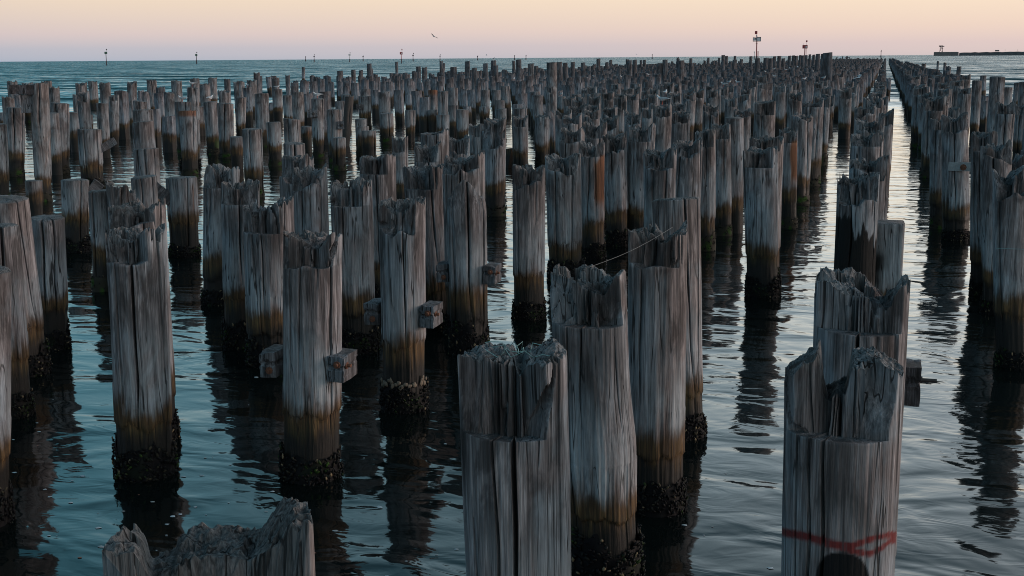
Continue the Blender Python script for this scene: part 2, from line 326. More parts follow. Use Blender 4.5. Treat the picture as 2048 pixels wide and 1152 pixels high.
(2.96,68.94,2.31,0.291,0,-0.03,'n',1.87,'',1,'notched pile, fourth from the front in the second column right of the channel'),
(3.63,95.44,2.64,0.355,0,0,'n',0,'',1,'notched pile, eleventh from the front in the second column right of the channel'),
(-35.62,57.99,2.39,0.284,0,0,'j',0,'',1,'ragged-topped pile, third from the front in the twenty-first column left of the channel'),
(-32.9,58.82,2.5,0.284,0,0,'j',0,'',1,'ragged-topped pile, first from the front in the twentieth column left of the channel'),
(-12.32,61.08,1.92,0.269,0,0,'n',0,'',1,'notched pile, fifteenth from the front in the eighth column left of the channel'),
(-9.39,51.75,1.92,0.227,0,0,'n',1.49,'',1,'notched pile, eleventh from the front in the sixth column left of the channel'),
(5.49,95.41,2.64,0.355,0,0,'n',0,'',1,'notched pile, fifth from the front in the third column right of the channel'),
(-10.52,65.67,2.15,0.293,0.03,-0.02,'n',1.67,'',1,'notched pile, fifteenth from the front in the seventh column left of the channel'),
(-39.88,56.91,1.25,0.284,0,0,'f',0,'',1,'flat-topped pile, second from the front in the twenty-fourth column left of the channel'),
(-1.89,68.68,2.17,0.270,-0.01,0.05,'n',1.85,'',1,'notched pile, seventeenth from the front in the second column left of the channel'),
(-12.49,65.76,2.45,0.241,-0.02,0,'n',2.03,'',1,'notched pile, seventeenth from the front in the eighth column left of the channel'),
(-5.36,68.39,2.58,0.274,-0.01,0.05,'n',2.1,'',1,'notched pile, eighteenth from the front in the fourth column left of the channel'),
(-17.63,64.86,2.05,0.280,-0.06,0.05,'f',0,'',1,'flat-topped pile, second from the front in the eleventh column left of the channel'),
(-8.8,67.6,2.24,0.292,0.03,0.02,'n',1.84,'',1,'notched pile, sixteenth from the front in the sixth column left of the channel'),
(1.87,70.89,2.1,0.293,0.01,-0.03,'n',1.69,'',1,'notched pile, eighteenth from the front in the first column right of the channel'),
(3.25,71.58,2.25,0.235,0.01,-0.02,'n',1.85,'',1,'notched pile, fifth from the front in the second column right of the channel'),
(-0.16,70.83,2.42,0.251,-0.05,0.01,'n',2.07,'',1,'notched pile, eighteenth from the front in the first column left of the channel'),
(-53.01,92.97,2.64,0.355,0,0,'j',0,'',1,'ragged-topped pile, first from the front in the thirty-first column left of the channel'),
(-19.75,65.02,1.31,0.284,0,0,'f',0,'',1,'flat-topped pile, sixth from the front in the twelfth column left of the channel'),
(-7.18,69.03,2.29,0.284,0.04,-0.04,'n',1.87,'',1,'notched pile, sixteenth from the front in the fifth column left of the channel'),
(-10.83,68.33,2.59,0.275,0,0,'n',2.1,'',1,'notched pile, sixteenth from the front in the seventh column left of the channel'),
(-12.46,67.92,2.24,0.250,0.02,-0.05,'n',1.91,'',1,'notched pile, eighteenth from the front in the eighth column left of the channel'),
(-22.23,57.78,1.53,0.254,0.03,0.01,'f',0,'',1,'flat-topped pile, eighth from the front in the fourteenth column left of the channel'),
(-20.13,66.07,1.74,0.284,0,0,'f',0,'',1,'flat-topped pile, seventh from the front in the twelfth column left of the channel'),
(-15.93,67.61,1.86,0.242,-0.05,-0.04,'f',0,'',1,'flat-topped pile, fifth from the front in the tenth column left of the channel'),
(-23.32,65.77,2.23,0.284,0,0,'f',0,'',1,'flat-topped pile, ninth from the front in the fourteenth column left of the channel'),
(-5.1,71.21,2.4,0.274,-0.04,0.05,'n',1.99,'',1,'notched pile, nineteenth from the front in the fourth column left of the channel'),
(1.82,73.62,2.4,0.303,0.07,-0.03,'n',1.99,'',1,'notched pile, nineteenth from the front in the first column right of the channel'),
(-62.71,90.54,2.4,0.364,0,0,'j',0,'',1,'ragged-topped pile, first from the front in the thirty-seventh column left of the channel'),
(-17.74,68.15,3.73,0.284,0,0,'t',0,'',1,'tall pile, fourth from the front in the eleventh column left of the channel'),
(-8.89,70.52,2.26,0.269,-0.07,-0.01,'n',1.92,'',1,'notched pile, seventeenth from the front in the sixth column left of the channel'),
(3.31,74.45,2.19,0.271,0.02,0.04,'n',1.86,'',1,'notched pile, seventh from the front in the second column right of the channel'),
(-24.19,50.32,1.12,0.222,0,0,'f',0,'rust',1,'short pile with a rusty orange streak down its face'),
(2.2,99.08,2.48,0.364,0,0,'n',0,'',1,'notched pile, twenty-first from the front in the first column right of the channel'),
(-39.17,67.76,2.64,0.305,0,0,'j',0,'',1,'ragged-topped pile, second from the front in the twenty-third column left of the channel'),
(-18.47,67.96,1.2,0.283,-0.15,-0.04,'f',0,'',1,'flat-topped pile, third from the front in the eleventh column left of the channel'),
(-3.1,72.87,2.25,0.284,0,0,'n',0,'',1,'notched pile, ninth from the front in the third column left of the channel'),
(-7.1,71.89,2.74,0.240,0.04,0.01,'n',2.27,'',1,'notched pile, seventeenth from the front in the fifth column left of the channel'),
(-10.58,71.26,2.21,0.286,0.05,-0.02,'n',1.74,'',1,'notched pile, seventeenth from the front in the seventh column left of the channel'),
(-15.93,70.17,2.4,0.309,0.02,-0.03,'n',1.92,'',1,'notched pile, sixth from the front in the tenth column left of the channel'),
(-1.72,74.39,2.35,0.255,0,0.03,'n',1.95,'',1,'notched pile, eighteenth from the front in the second column left of the channel'),
(-12.51,71.2,2.28,0.286,-0.02,0.03,'n',1.84,'',1,'notched pile, nineteenth from the front in the eighth column left of the channel'),
(-3.16,28.89,2.64,0.204,-0.07,-0.01,'f',0,'',1,'thin upright pile wedged behind the dark notched one'),
(-45.26,61.63,2.59,0.284,0,0,'j',0,'',1,'ragged-topped pile, first from the front in the twenty-seventh column left of the channel'),
(-34.76,51.55,2.44,0.235,0.11,0.07,'n',0,'',1,'notched pile, second from the front in the twenty-first column left of the channel'),
(-12.78,39.18,1.92,0.213,0,0,'n',0,'',1,'notched pile, fourth from the front in the eighth column left of the channel'),
(-8.83,73.01,2.3,0.267,-0.01,0.03,'n',1.82,'',1,'notched pile, eighteenth from the front in the sixth column left of the channel'),
(6.76,77.66,2.14,0.284,0,0,'f',0,'',1,'flat-topped pile, second from the front in the fourth column right of the channel'),
(-25.25,73.06,2.24,0.300,0,0,'f',0,'',1,'flat-topped pile, seventh from the front in the fifteenth column left of the channel'),
(3.21,77.39,2.45,0.256,0.01,0.04,'n',2.04,'',1,'notched pile, eighth from the front in the second column right of the channel'),
(-6.86,74.42,2.47,0.263,-0.03,0,'n',2.16,'',1,'notched pile, eighteenth from the front in the fifth column left of the channel'),
(-0.28,76.38,2.52,0.274,-0.02,-0.04,'n',2.21,'',1,'notched pile, nineteenth from the front in the first column left of the channel'),
(-19.49,70.88,2.07,0.285,0.03,-0.01,'f',0,'',1,'flat-topped pile, eighth from the front in the twelfth column left of the channel'),
(-51.66,87.9,2.64,0.355,0,0,'j',0,'',1,'ragged-topped pile, second from the front in the thirtieth column left of the channel'),
(-43.15,81.18,2.64,0.347,0,0,'j',0,'',1,'ragged-topped pile, first from the front in the twenty-sixth column left of the channel'),
(-32.49,59.61,2.07,0.256,0.11,0.06,'f',0,'',1,'flat-topped pile, second from the front in the twentieth column left of the channel'),
(-37.86,74.59,2.11,0.317,0,0,'f',0,'',1,'flat-topped pile, third from the front in the twenty-third column left of the channel'),
(-33.27,66.86,1.97,0.284,0,0,'f',0,'plankR',1,'flat-topped pile, third from the front in the twentieth column left of the channel'),
(-12.18,45.7,1.92,0.213,0,0,'j',0,'',1,'ragged-topped pile, tenth from the front in the eighth column left of the channel'),
(-2.9,72.27,1.92,0.271,0,0,'n',1.24,'',1,'notched pile, eighth from the front in the third column left of the channel'),
(-10.6,73.66,2.36,0.272,-0.05,0.01,'n',1.91,'',1,'notched pile, eighteenth from the front in the seventh column left of the channel'),
(-1.97,76.8,2.16,0.237,0.07,0.04,'n',1.7,'',1,'notched pile, nineteenth from the front in the second column left of the channel'),
(-12.5,73.82,2.44,0.246,0.03,-0.06,'n',2.04,'',1,'notched pile, twentieth from the front in the eighth column left of the channel'),
(-15.98,73.16,1.77,0.281,-0.01,0.03,'f',0,'',1,'flat-topped pile, seventh from the front in the tenth column left of the channel'),
(-5.25,76.61,2.44,0.290,0,-0.04,'n',2.05,'',1,'notched pile, twentieth from the front in the fourth column left of the channel'),
(-8.89,75.81,2.36,0.264,0.04,-0.01,'n',1.91,'',1,'notched pile, nineteenth from the front in the sixth column left of the channel'),
(-25.8,71,2.13,0.284,0,0,'f',0,'redtop',1,'flat-topped pile, third from the front in the sixteenth column left of the channel'),
(-23.98,65.83,1.2,0.264,0,0,'f',0,'',1,'flat-topped pile, sixth from the front in the fifteenth column left of the channel'),
(-17.55,73.41,1.84,0.274,-0.04,0.04,'f',0,'',1,'flat-topped pile, fifth from the front in the eleventh column left of the channel'),
(3.5,79.71,2.18,0.250,0.05,-0.02,'n',1.84,'',1,'notched pile, ninth from the front in the second column right of the channel'),
(-6.92,77.02,2.44,0.241,-0.01,-0.07,'n',2.02,'',1,'notched pile, nineteenth from the front in the fifth column left of the channel'),
(-0.29,78.94,2.1,0.296,-0.03,0.03,'n',1.78,'',1,'notched pile, twentieth from the front in the first column left of the channel'),
(4.18,63.51,2.81,0.222,0,0,'f',0,'keepw',1,'upright grey pile with drilled holes against bright water at the right'),
(-3.87,78.76,2.44,0.269,0.05,-0.07,'n',2.09,'',1,'notched pile, tenth from the front in the third column left of the channel'),
(-12.38,76.27,2.23,0.250,0.05,0,'n',1.79,'',1,'notched pile, twenty-first from the front in the eighth column left of the channel'),
(-22.59,70.9,1.2,0.276,0,0,'f',0,'',1,'small leaning pale slab-like pile at upper centre'),
(1.94,120.55,2.64,0.355,0,0,'n',0,'',1,'notched pile, twenty-second from the front in the first column right of the channel'),
(6.12,221.58,2.64,0.355,0,0,'n',0,'',1,'notched pile, third from the front in the fourth column right of the channel'),
(-40.66,62.13,2.86,0.263,0.12,0.08,'j',0,'',1,'ragged-topped pile, third from the front in the twenty-fourth column left of the channel'),
(-41.49,67.57,1.55,0.284,0,0,'f',0,'',1,'flat-topped pile, first from the front in the twenty-fifth column left of the channel'),
(-21.91,47.97,1.2,0.213,0,0,'f',0,'',1,'flat-topped pile, fourth from the front in the thirteenth column left of the channel'),
(-30.15,71.05,2.22,0.284,0,0,'f',0,'',1,'flat-topped pile, second from the front in the eighteenth column left of the channel'),
(-31.27,70.65,1.89,0.284,0,0,'f',0,'',1,'flat-topped pile, fourth from the front in the nineteenth column left of the channel'),
(-21.07,60.95,1.65,0.239,0.02,0.01,'f',0,'',1,'flat-topped pile, sixth from the front in the thirteenth column left of the channel'),
(-11.12,76.55,1.58,0.284,0,0,'f',0,'',1,'flat-topped pile, nineteenth from the front in the seventh column left of the channel'),
(-3.53,105.87,2.64,0.355,0,0,'n',0,'',1,'notched pile, twelfth from the front in the third column left of the channel'),
(-16.24,89.92,2.24,0.336,0,0,'f',0,'',1,'flat-topped pile, tenth from the front in the tenth column left of the channel'),
(-17.87,74.6,1.82,0.284,0,0,'f',0,'',1,'flat-topped pile, sixth from the front in the eleventh column left of the channel'),
(-15.61,75.4,2.44,0.271,0,-0.02,'n',2.08,'',1,'notched pile, eighth from the front in the tenth column left of the channel'),
(-2.1,79.96,2.45,0.234,0.06,-0.02,'n',2.1,'',1,'notched pile, twentieth from the front in the second column left of the channel'),
(-5.18,79.13,2.44,0.255,0.03,0.11,'n',1.96,'',1,'notched pile, twenty-first from the front in the fourth column left of the channel'),
(-17.6,75.98,2.12,0.235,-0.06,-0.01,'n',1.82,'',1,'notched pile, seventh from the front in the eleventh column left of the channel'),
(3.44,82.56,2.29,0.238,-0.03,0.08,'n',1.89,'',1,'notched pile, tenth from the front in the second column right of the channel'),
(-14.24,77.3,1.89,0.270,0.05,0.04,'f',0,'',1,'flat-topped pile, sixth from the front in the ninth column left of the channel'),
(-0.22,81.58,2.36,0.260,0.02,0,'n',2.03,'',1,'notched pile, twenty-first from the front in the first column left of the channel'),
(-7.31,79.63,2.85,0.303,-0.01,-0.02,'n',2.36,'',1,'notched pile, twentieth from the front in the fifth column left of the channel'),
(-24.3,76.56,2.03,0.290,0,0,'f',0,'',1,'flat-topped pile, eighth from the front in the fifteenth column left of the channel'),
(-24.83,80.65,1.91,0.305,0,0,'f',0,'',1,'flat-topped pile, ninth from the front in the fifteenth column left of the channel'),
(-25.22,84.58,2.08,0.319,-0.15,-0.04,'f',0,'',1,'flat-topped pile, tenth from the front in the fifteenth column left of the channel'),
(-3.73,81.14,2.5,0.247,0.09,-0.1,'n',2.14,'',1,'notched pile, eleventh from the front in the third column left of the channel'),
(-19.36,76.37,1.62,0.264,0.08,0.03,'f',0,'',1,'flat-topped pile, ninth from the front in the twelfth column left of the channel'),
(-4.98,44.53,1.92,0.213,0,0,'n',0,'',1,'notched pile, sixteenth from the front in the fourth column left of the channel'),
(-10.46,79.78,2.26,0.261,-0.05,0.02,'n',1.96,'',1,'notched pile, twentieth from the front in the seventh column left of the channel'),
(-34.59,48.32,1.77,0.204,0,0,'f',0,'',1,'small pile right of the smooth one'),
(-28.26,38.3,2.21,0.204,0,0,'f',0,'',1,'slender weathered pile tucked behind the tall tapering one'),
(-29.85,107.24,3.46,0.274,0.03,0.01,'t',0,'',1,'tall brown pile rising to the horizon beside the bright water gap'),
(-24.07,54.14,2.33,0.204,0.23,0.1,'p',0,'pole',1,'thin dark rusty pole leaning among the pale piles'),
]
FAR_PILES = ( # x, y, top height in decimetres and decimetres; kind of top
"29,274,26,n -291,393,22,f -133,446,7,f -302,491,16,f -129,495,19,n -355,495,17,f -319,505,18,f -254,549,25,f -376,567,25,j -384,579,24,j -477,603,12,f "
"-91,655,19,s -409,657,25,n -245,660,19,f -30,667,19,n -256,681,22,f -539,697,20,j -376,701,23,f -53,701,19,n 51,704,19,n -341,713,19,f -192,720,12,f "
"-194,727,12,f -242,728,11,f -214,737,12,f -290,737,21,f -387,753,12,f -212,766,19,f -495,776,19,j -384,781,25,j -177,788,15,f -192,788,23,n "
"-350,789,25,n -124,792,23,n -144,793,25,n -330,795,19,f -513,797,19,j -228,799,17,f -219,803,12,f -264,804,19,f -158,806,15,f -124,810,23,n "
"-89,811,22,n -178,815,19,f -53,816,24,n -229,818,21,f -209,819,18,f -316,820,15,f -106,820,25,n -140,821,23,n -28,825,19,n -18,826,24,n -72,828,23,n "
"-280,831,19,f -2,842,24,n -124,844,23,n 18,844,22,n -177,845,18,f -194,848,15,f -472,849,26,j -209,849,25,n -108,851,21,n -74,852,21,n 34,852,23,n "
"-244,852,24,n -19,853,22,n -89,861,21,n -158,864,17,f -176,866,23,n -36,868,24,n 44,868,19,n -3,870,26,n -191,872,23,n -124,873,25,n -212,875,14,f "
"-141,876,16,f -19,876,25,n -110,877,21,n -51,877,24,n -227,878,18,f -247,880,19,f -71,884,23,n 40,885,25,n 45,886,23,n -25,887,19,n -300,888,28,n "
"-87,892,24,n -2,896,26,n 18,896,22,n -474,898,30,j -456,899,26,j -34,899,22,n -174,899,16,f 47,899,23,n -142,901,25,n -53,901,23,n -107,902,22,n "
"-123,904,22,n -230,905,15,f -17,908,24,n -194,909,14,f 35,910,26,n -262,911,18,f -297,917,24,n -158,917,17,f -3,923,20,n -121,924,25,n -140,924,23,n "
"48,925,25,n -194,925,25,n -179,925,20,f 17,926,23,n -53,927,23,n -38,928,42,t -106,929,25,n 32,931,24,n -246,931,18,f -20,931,24,n -231,932,20,f "
"-457,932,23,j -71,934,23,n -440,935,22,f -333,935,23,n -263,937,27,n -157,945,19,f -90,946,24,n -402,946,24,j -175,948,23,n -123,948,24,n 18,949,24,n "
"-53,951,24,n -3,951,22,n -139,953,24,n -107,955,21,n -228,957,20,f -70,958,23,n -212,959,18,f -278,959,22,n -41,962,42,t -263,962,19,f -246,963,15,f "
"-491,966,23,j -160,971,22,n -296,971,21,f -278,972,15,f -87,973,22,n -2,974,24,n -35,974,26,n -422,974,20,f 18,978,23,n 91,980,20,f -228,980,16,f "
"50,982,25,n -474,982,22,j -245,983,17,f -124,983,24,n -54,983,23,n -259,984,17,f -18,984,21,n -210,985,22,n -102,986,24,n -144,986,19,f -281,986,19,f "
"-72,988,22,n -318,993,23,n -508,996,26,j -159,998,23,n -87,1000,26,n -432,1001,14,f -403,1001,21,f -384,1001,24,j -177,1003,15,f -194,1004,24,n "
"-420,1005,21,f -35,1006,23,n 18,1007,22,n 33,1007,24,n -54,1008,24,n -74,1009,24,n -109,1010,24,n -210,1011,23,n -454,1012,21,j -353,1012,24,n "
"51,1014,25,n -248,1015,15,f -473,1015,23,j -297,1015,20,f -280,1018,18,f -507,1021,26,j -88,1025,22,n -405,1026,25,j -371,1026,19,f -178,1029,18,f "
"18,1031,23,n -2,1031,25,n -56,1032,24,n -37,1033,22,n -123,1033,23,n -194,1033,24,n -140,1035,19,f 50,1035,25,n -229,1036,20,f -528,1037,24,j "
"-472,1037,20,j -19,1039,24,n -245,1040,19,f -546,1040,25,j -317,1040,20,f -280,1042,21,f 31,1043,23,n -438,1045,25,j -492,1046,25,j -262,1047,21,n "
"-47,1048,42,t -506,1051,20,j -253,1051,18,f -404,1052,21,j -387,1053,20,f -367,1054,24,j -87,1054,23,n -423,1057,19,f -158,1058,24,n -178,1058,25,n "
"-194,1060,15,f -3,1060,24,n 19,1060,24,n -211,1061,25,n -52,1062,24,n 49,1062,25,n -107,1063,22,n -19,1063,23,n -472,1064,23,j -228,1064,15,f "
"31,1064,22,n -456,1066,25,j -489,1067,24,j -281,1068,23,n -264,1070,23,n -71,1070,23,n -437,1071,20,f -333,1074,24,n -314,1075,19,f -510,1075,25,j "
"-273,1077,36,t -387,1081,20,j -36,1081,23,n -3,1083,22,n -89,1083,22,n -174,1083,19,f -122,1087,26,n -211,1090,17,f 18,1091,22,n -454,1091,23,j "
"-376,1092,32,t 49,1092,24,n -230,1092,19,f -525,1093,20,j -141,1094,21,n -17,1094,24,n -53,1095,25,n -104,1095,24,n -359,1097,31,t -72,1097,23,n "
"-305,1098,35,t 32,1099,24,n -437,1101,20,f -27,1102,19,n -339,1103,33,t -246,1104,17,f -264,1104,28,n -508,1104,24,j -160,1105,18,f -316,1107,19,f "
"-368,1108,22,j -298,1108,15,f -385,1109,22,j -192,1112,15,f -178,1112,23,n -3,1113,24,n -88,1113,22,n 49,1114,27,n 18,1114,24,n -39,1114,23,n "
"-54,1117,23,n -472,1118,22,j -138,1118,20,f -526,1120,22,j -316,1120,15,f -440,1121,20,f -282,1121,18,f 32,1123,23,n -455,1123,22,j -264,1125,23,n "
"-490,1125,20,j -69,1126,24,n -403,1129,24,j -367,1129,20,f -508,1131,25,j -299,1135,19,f -385,1135,24,j 18,1136,24,n -89,1137,23,n -36,1138,25,n "
"-2,1139,23,n -159,1140,24,n -125,1140,23,n -195,1141,16,f -228,1142,18,f -53,1143,25,n -107,1143,26,n -455,1145,24,j -210,1145,17,f 49,1145,24,n "
"-528,1146,24,j -313,1147,13,f -142,1147,21,f -474,1148,23,j -69,1149,22,n -438,1149,18,f -19,1151,25,n -178,1151,37,t -262,1153,20,f -333,1153,19,f "
"-492,1155,23,j -508,1158,23,j -2,1160,23,n -367,1161,18,f -386,1161,19,f -90,1162,24,n -159,1164,25,n -36,1165,23,n -290,1168,35,t 51,1168,24,n "
"-53,1168,25,n -422,1169,22,j -122,1170,25,n 19,1170,23,n -472,1171,19,j -193,1171,24,n -212,1172,22,n -20,1172,25,n -351,1173,15,f -525,1173,22,j "
"-69,1173,23,n -140,1173,20,f 35,1174,23,n -256,1174,15,f -280,1175,19,f -107,1175,25,n -229,1175,23,n -457,1176,25,j -439,1177,17,f -315,1183,20,f "
"-492,1186,25,j -368,1187,21,j -2,1188,23,n -90,1189,21,n -383,1189,21,j -509,1190,20,j -176,1193,20,f -33,1194,22,n 18,1195,22,n -122,1195,22,n "
"50,1198,23,n -475,1198,25,j -105,1198,23,n -54,1198,24,n -351,1198,18,f -527,1198,23,j -144,1199,24,n -229,1199,25,n 31,1201,23,n -20,1201,22,n "
"-263,1205,18,f -489,1205,22,j -210,1206,24,n 85,1207,21,f -333,1208,16,f -438,1209,21,j -299,1210,19,f -88,1210,24,n -389,1213,20,f -36,1217,22,n "
"-403,1217,21,f -513,1217,23,j -140,1221,23,n -124,1221,23,n -212,1223,23,n -422,1223,21,f 18,1223,25,n -228,1223,20,f -194,1223,18,f -474,1224,22,j "
"-176,1224,16,f -524,1224,29,j 48,1224,22,n -24,1225,21,n -107,1226,25,n -380,1226,38,t -54,1227,21,n 3,1227,19,n -266,1229,23,n -453,1229,19,j "
"34,1230,21,n -438,1231,22,j -492,1231,21,j -73,1232,22,n -244,1232,21,f -333,1233,19,f -279,1234,17,f -315,1235,24,n -161,1240,17,f -387,1242,17,f "
"-297,1242,19,f -366,1243,24,j -89,1243,21,n -177,1245,21,n -37,1246,26,n -420,1247,24,j -402,1247,15,f -288,1250,19,f -3,1251,25,n -142,1253,19,f "
"-106,1253,24,n -228,1254,25,n -210,1254,16,f -527,1254,19,j -472,1255,20,j -21,1256,25,n 33,1256,23,n -54,1256,23,n -455,1257,22,j 48,1258,24,n "
"-247,1258,14,f -331,1260,25,n -69,1260,25,n -489,1261,24,j -439,1262,25,j -565,1265,28,t -401,1267,18,f -386,1267,20,f -87,1269,21,n -508,1270,25,j "
"-296,1271,18,f -368,1272,18,f -35,1272,22,n -176,1272,23,n -423,1272,19,f -2,1273,22,n -158,1274,19,f 18,1274,25,n -193,1274,16,f -141,1275,25,n "
"48,1278,22,n -54,1278,23,n -108,1278,22,n -122,1278,23,n -228,1280,20,f -352,1282,22,n -456,1282,25,j -245,1283,17,f -475,1283,22,j -660,1284,21,j "
"-440,1284,19,f -18,1284,24,n -281,1285,22,f -489,1286,27,j 32,1287,25,n -73,1287,24,n -268,1292,21,f -263,1292,19,f -256,1293,19,f -508,1293,24,j "
"-370,1293,16,f -401,1294,24,j -300,1296,15,f -386,1297,19,f -89,1298,28,n 18,1299,26,n -34,1303,21,n -2,1303,25,n -191,1303,22,n -473,1304,23,j "
"-435,1305,37,t 49,1305,23,n -52,1306,22,n -124,1306,24,n -228,1307,16,f -456,1308,24,j -211,1308,24,n -351,1308,19,f -524,1309,19,j -107,1309,23,n "
"-141,1309,20,f -416,1310,34,t 32,1311,22,n -493,1311,25,j -18,1314,23,n -70,1314,23,n -333,1315,20,f -367,1321,20,f -381,1321,38,t -158,1323,17,f "
"-511,1323,25,j -404,1325,18,f -90,1327,24,n -2,1327,23,n -35,1329,24,n -194,1329,21,f 18,1329,25,n -421,1330,19,f 50,1331,25,n -124,1331,23,n "
"-311,1333,35,t -54,1333,25,n -105,1334,23,n -581,1335,28,t -475,1335,20,j 32,1336,23,n -525,1337,24,j -325,1337,35,t -454,1337,23,j -70,1337,24,n "
"-351,1339,19,f -228,1340,15,f -489,1342,22,j -334,1342,21,f -263,1343,36,f -90,1347,23,n -386,1348,23,j -406,1349,18,f -177,1351,21,f -368,1352,19,f "
"-159,1353,18,f -509,1353,23,j -36,1353,22,n -54,1354,24,n -121,1355,22,n 18,1356,21,n -260,1356,37,t 50,1358,23,n -3,1358,23,n -423,1360,26,j "
"-525,1361,22,j -474,1362,18,j 34,1362,22,n -455,1362,23,j -106,1363,25,n -211,1364,18,f -192,1364,25,n -246,1365,22,n -281,1365,15,f -71,1367,21,n "
"-319,1371,18,f -440,1373,17,f -177,1378,16,f -292,1378,18,f -161,1379,23,n -420,1380,18,f -37,1381,23,n -89,1381,26,n -3,1382,25,n 18,1382,22,n "
"-123,1384,23,n -457,1388,23,j -474,1388,22,j -212,1388,21,f -143,1389,19,f -280,1390,22,n -106,1390,24,n -52,1391,26,n -352,1391,16,f -440,1391,16,f "
"-229,1392,24,n -526,1392,25,j 48,1392,25,n -263,1393,17,f 34,1393,27,n -314,1394,18,f -335,1395,21,n -71,1395,23,n -249,1395,12,f -16,1396,25,n "
"-90,1406,22,n -296,1406,22,n -383,1406,19,f -34,1408,22,n -369,1408,23,j -53,1409,22,n 19,1409,23,n -592,1409,35,t -3,1410,23,n -177,1410,20,n "
"-502,1413,28,t -122,1413,26,n -195,1413,19,f -209,1413,16,f 48,1413,26,n -108,1414,23,n -140,1414,19,f -475,1415,22,j -246,1416,19,f -229,1417,15,f "
"-525,1418,30,j -458,1418,25,j -349,1419,15,f -281,1419,19,f -440,1420,20,j -72,1420,22,n 32,1423,21,n -19,1423,24,n -535,1425,31,t -158,1427,21,f "
"-403,1429,22,j -322,1429,16,f -508,1429,37,j -246,1431,33,t -174,1432,25,n -240,1432,37,t -420,1433,23,j -88,1434,23,n -54,1435,23,n -385,1436,17,f "
"19,1437,24,n -123,1437,24,n -36,1438,24,n -195,1438,22,n -106,1439,23,n 52,1440,25,n -476,1440,20,j -456,1443,24,j -352,1444,21,n -227,1444,19,f "
"-211,1445,33,f -527,1445,23,j -138,1445,20,f -283,1446,15,f -440,1447,21,j 36,1447,24,n -21,1447,23,n -317,1448,25,n -492,1450,24,j -72,1450,23,n "
"-334,1451,20,f -262,1453,25,n -403,1454,17,f -509,1456,25,j -2,1458,24,n -161,1458,17,f -36,1459,24,n -610,1459,28,t -87,1460,22,n -389,1460,17,f "
"-175,1461,22,n 19,1463,26,n -140,1464,38,t -421,1466,21,f -193,1467,19,f -474,1468,26,j -126,1468,38,t -526,1469,23,j -228,1469,17,f 49,1469,25,n "
"-108,1470,21,n -54,1470,22,n 33,1472,22,n -281,1475,16,f -439,1477,22,j -73,1478,24,n -261,1478,20,f -317,1479,21,f -333,1480,24,n -490,1480,26,j "
"-403,1482,22,j -509,1485,22,j -298,1485,22,n -87,1488,22,n -34,1488,22,n -371,1488,19,f -175,1490,18,f -473,1490,23,j 18,1490,24,n -419,1493,23,j "
"-2,1493,23,n -106,1494,21,n -53,1495,24,n -525,1495,24,j -191,1495,25,n -455,1496,22,j -124,1496,24,n -210,1497,20,f -228,1497,19,f 48,1498,24,n "
"32,1498,24,n -18,1500,23,n -280,1502,22,n -438,1502,23,j -491,1504,23,j -316,1504,23,n -263,1505,21,n -334,1505,22,n -404,1508,25,j -298,1510,24,n "
"-160,1511,27,n -385,1511,24,j -509,1513,20,j 18,1516,23,n -3,1517,24,n -54,1518,23,n -369,1518,20,j -193,1519,23,n -176,1519,23,n -474,1519,23,j "
"-37,1520,25,n -124,1521,24,n -455,1522,24,j 46,1522,24,n -525,1522,24,j -107,1523,24,n -244,1525,25,n -140,1525,22,n 32,1526,25,n -19,1526,24,n "
"-354,1526,23,n -333,1533,24,n -263,1535,24,n -69,1535,25,n -439,1536,27,j -316,1541,29,n -386,1541,25,j -297,1542,23,n -490,1543,24,j -138,1544,38,t "
"-160,1544,25,n -365,1546,20,j -508,1548,25,j -84,1549,25,n -403,1549,17,j -194,1550,22,n -420,1550,26,j -39,1551,22,n -474,1551,22,j -173,1552,24,n "
"-124,1553,24,n 50,1553,21,n -141,1555,25,n -54,1556,24,n -455,1557,21,j -212,1558,25,n -108,1558,25,n -245,1559,26,n 33,1560,22,n -525,1560,23,j "
"-18,1561,22,n -350,1563,24,n -281,1564,23,n -441,1567,19,j -338,1568,16,f -71,1569,22,n -492,1572,22,j -263,1574,26,n -316,1574,22,n -387,1579,26,j "
"-368,1580,20,j -299,1580,21,n -421,1580,17,j -86,1580,22,n -195,1582,22,n -158,1582,24,n 19,1583,23,n -2,1583,22,n -124,1583,24,n -402,1583,21,j "
"-177,1585,24,n 50,1588,23,n -525,1588,19,j -473,1589,21,j -21,1590,24,n -211,1590,24,n -106,1590,22,n -140,1591,25,n -246,1591,23,n 32,1591,23,n "
"-55,1593,23,n -458,1593,22,j -194,1593,42,t -350,1593,23,n -229,1594,23,n -437,1601,30,j -282,1604,24,n -316,1604,22,n -491,1604,20,j -263,1605,23,n "
"-70,1606,23,n 83,1607,26,n -332,1608,23,n -509,1610,21,j -157,1611,25,n -369,1612,22,j -384,1613,20,j -38,1613,23,n -404,1613,21,j -299,1614,23,n "
"-89,1615,25,n 18,1617,23,n -421,1617,25,j -126,1618,23,n -2,1619,24,n 50,1620,22,n -141,1621,22,n -473,1623,22,j -455,1623,21,j -230,1623,23,n "
"-526,1624,18,j -175,1624,24,n -54,1624,24,n -105,1626,25,n -249,1628,25,n -351,1629,24,n -19,1632,22,n -492,1634,24,j -69,1636,24,n -436,1637,22,j "
"-282,1639,26,n -264,1642,23,n -301,1645,21,n -385,1648,21,j -509,1648,27,j -159,1648,24,n -84,1648,42,t -404,1649,27,j -421,1651,23,j -368,1651,20,j "
"-25,1652,26,n -179,1652,23,n -473,1653,22,j -194,1654,23,n -106,1655,24,n -2,1656,26,n -57,1657,23,n -213,1657,22,n -455,1658,25,j -354,1658,22,n "
"-230,1658,25,n -122,1659,24,n 51,1660,24,n -141,1660,21,n -247,1660,22,n 31,1661,24,n -525,1661,23,j -18,1661,24,n -74,1667,24,n -281,1670,25,n "
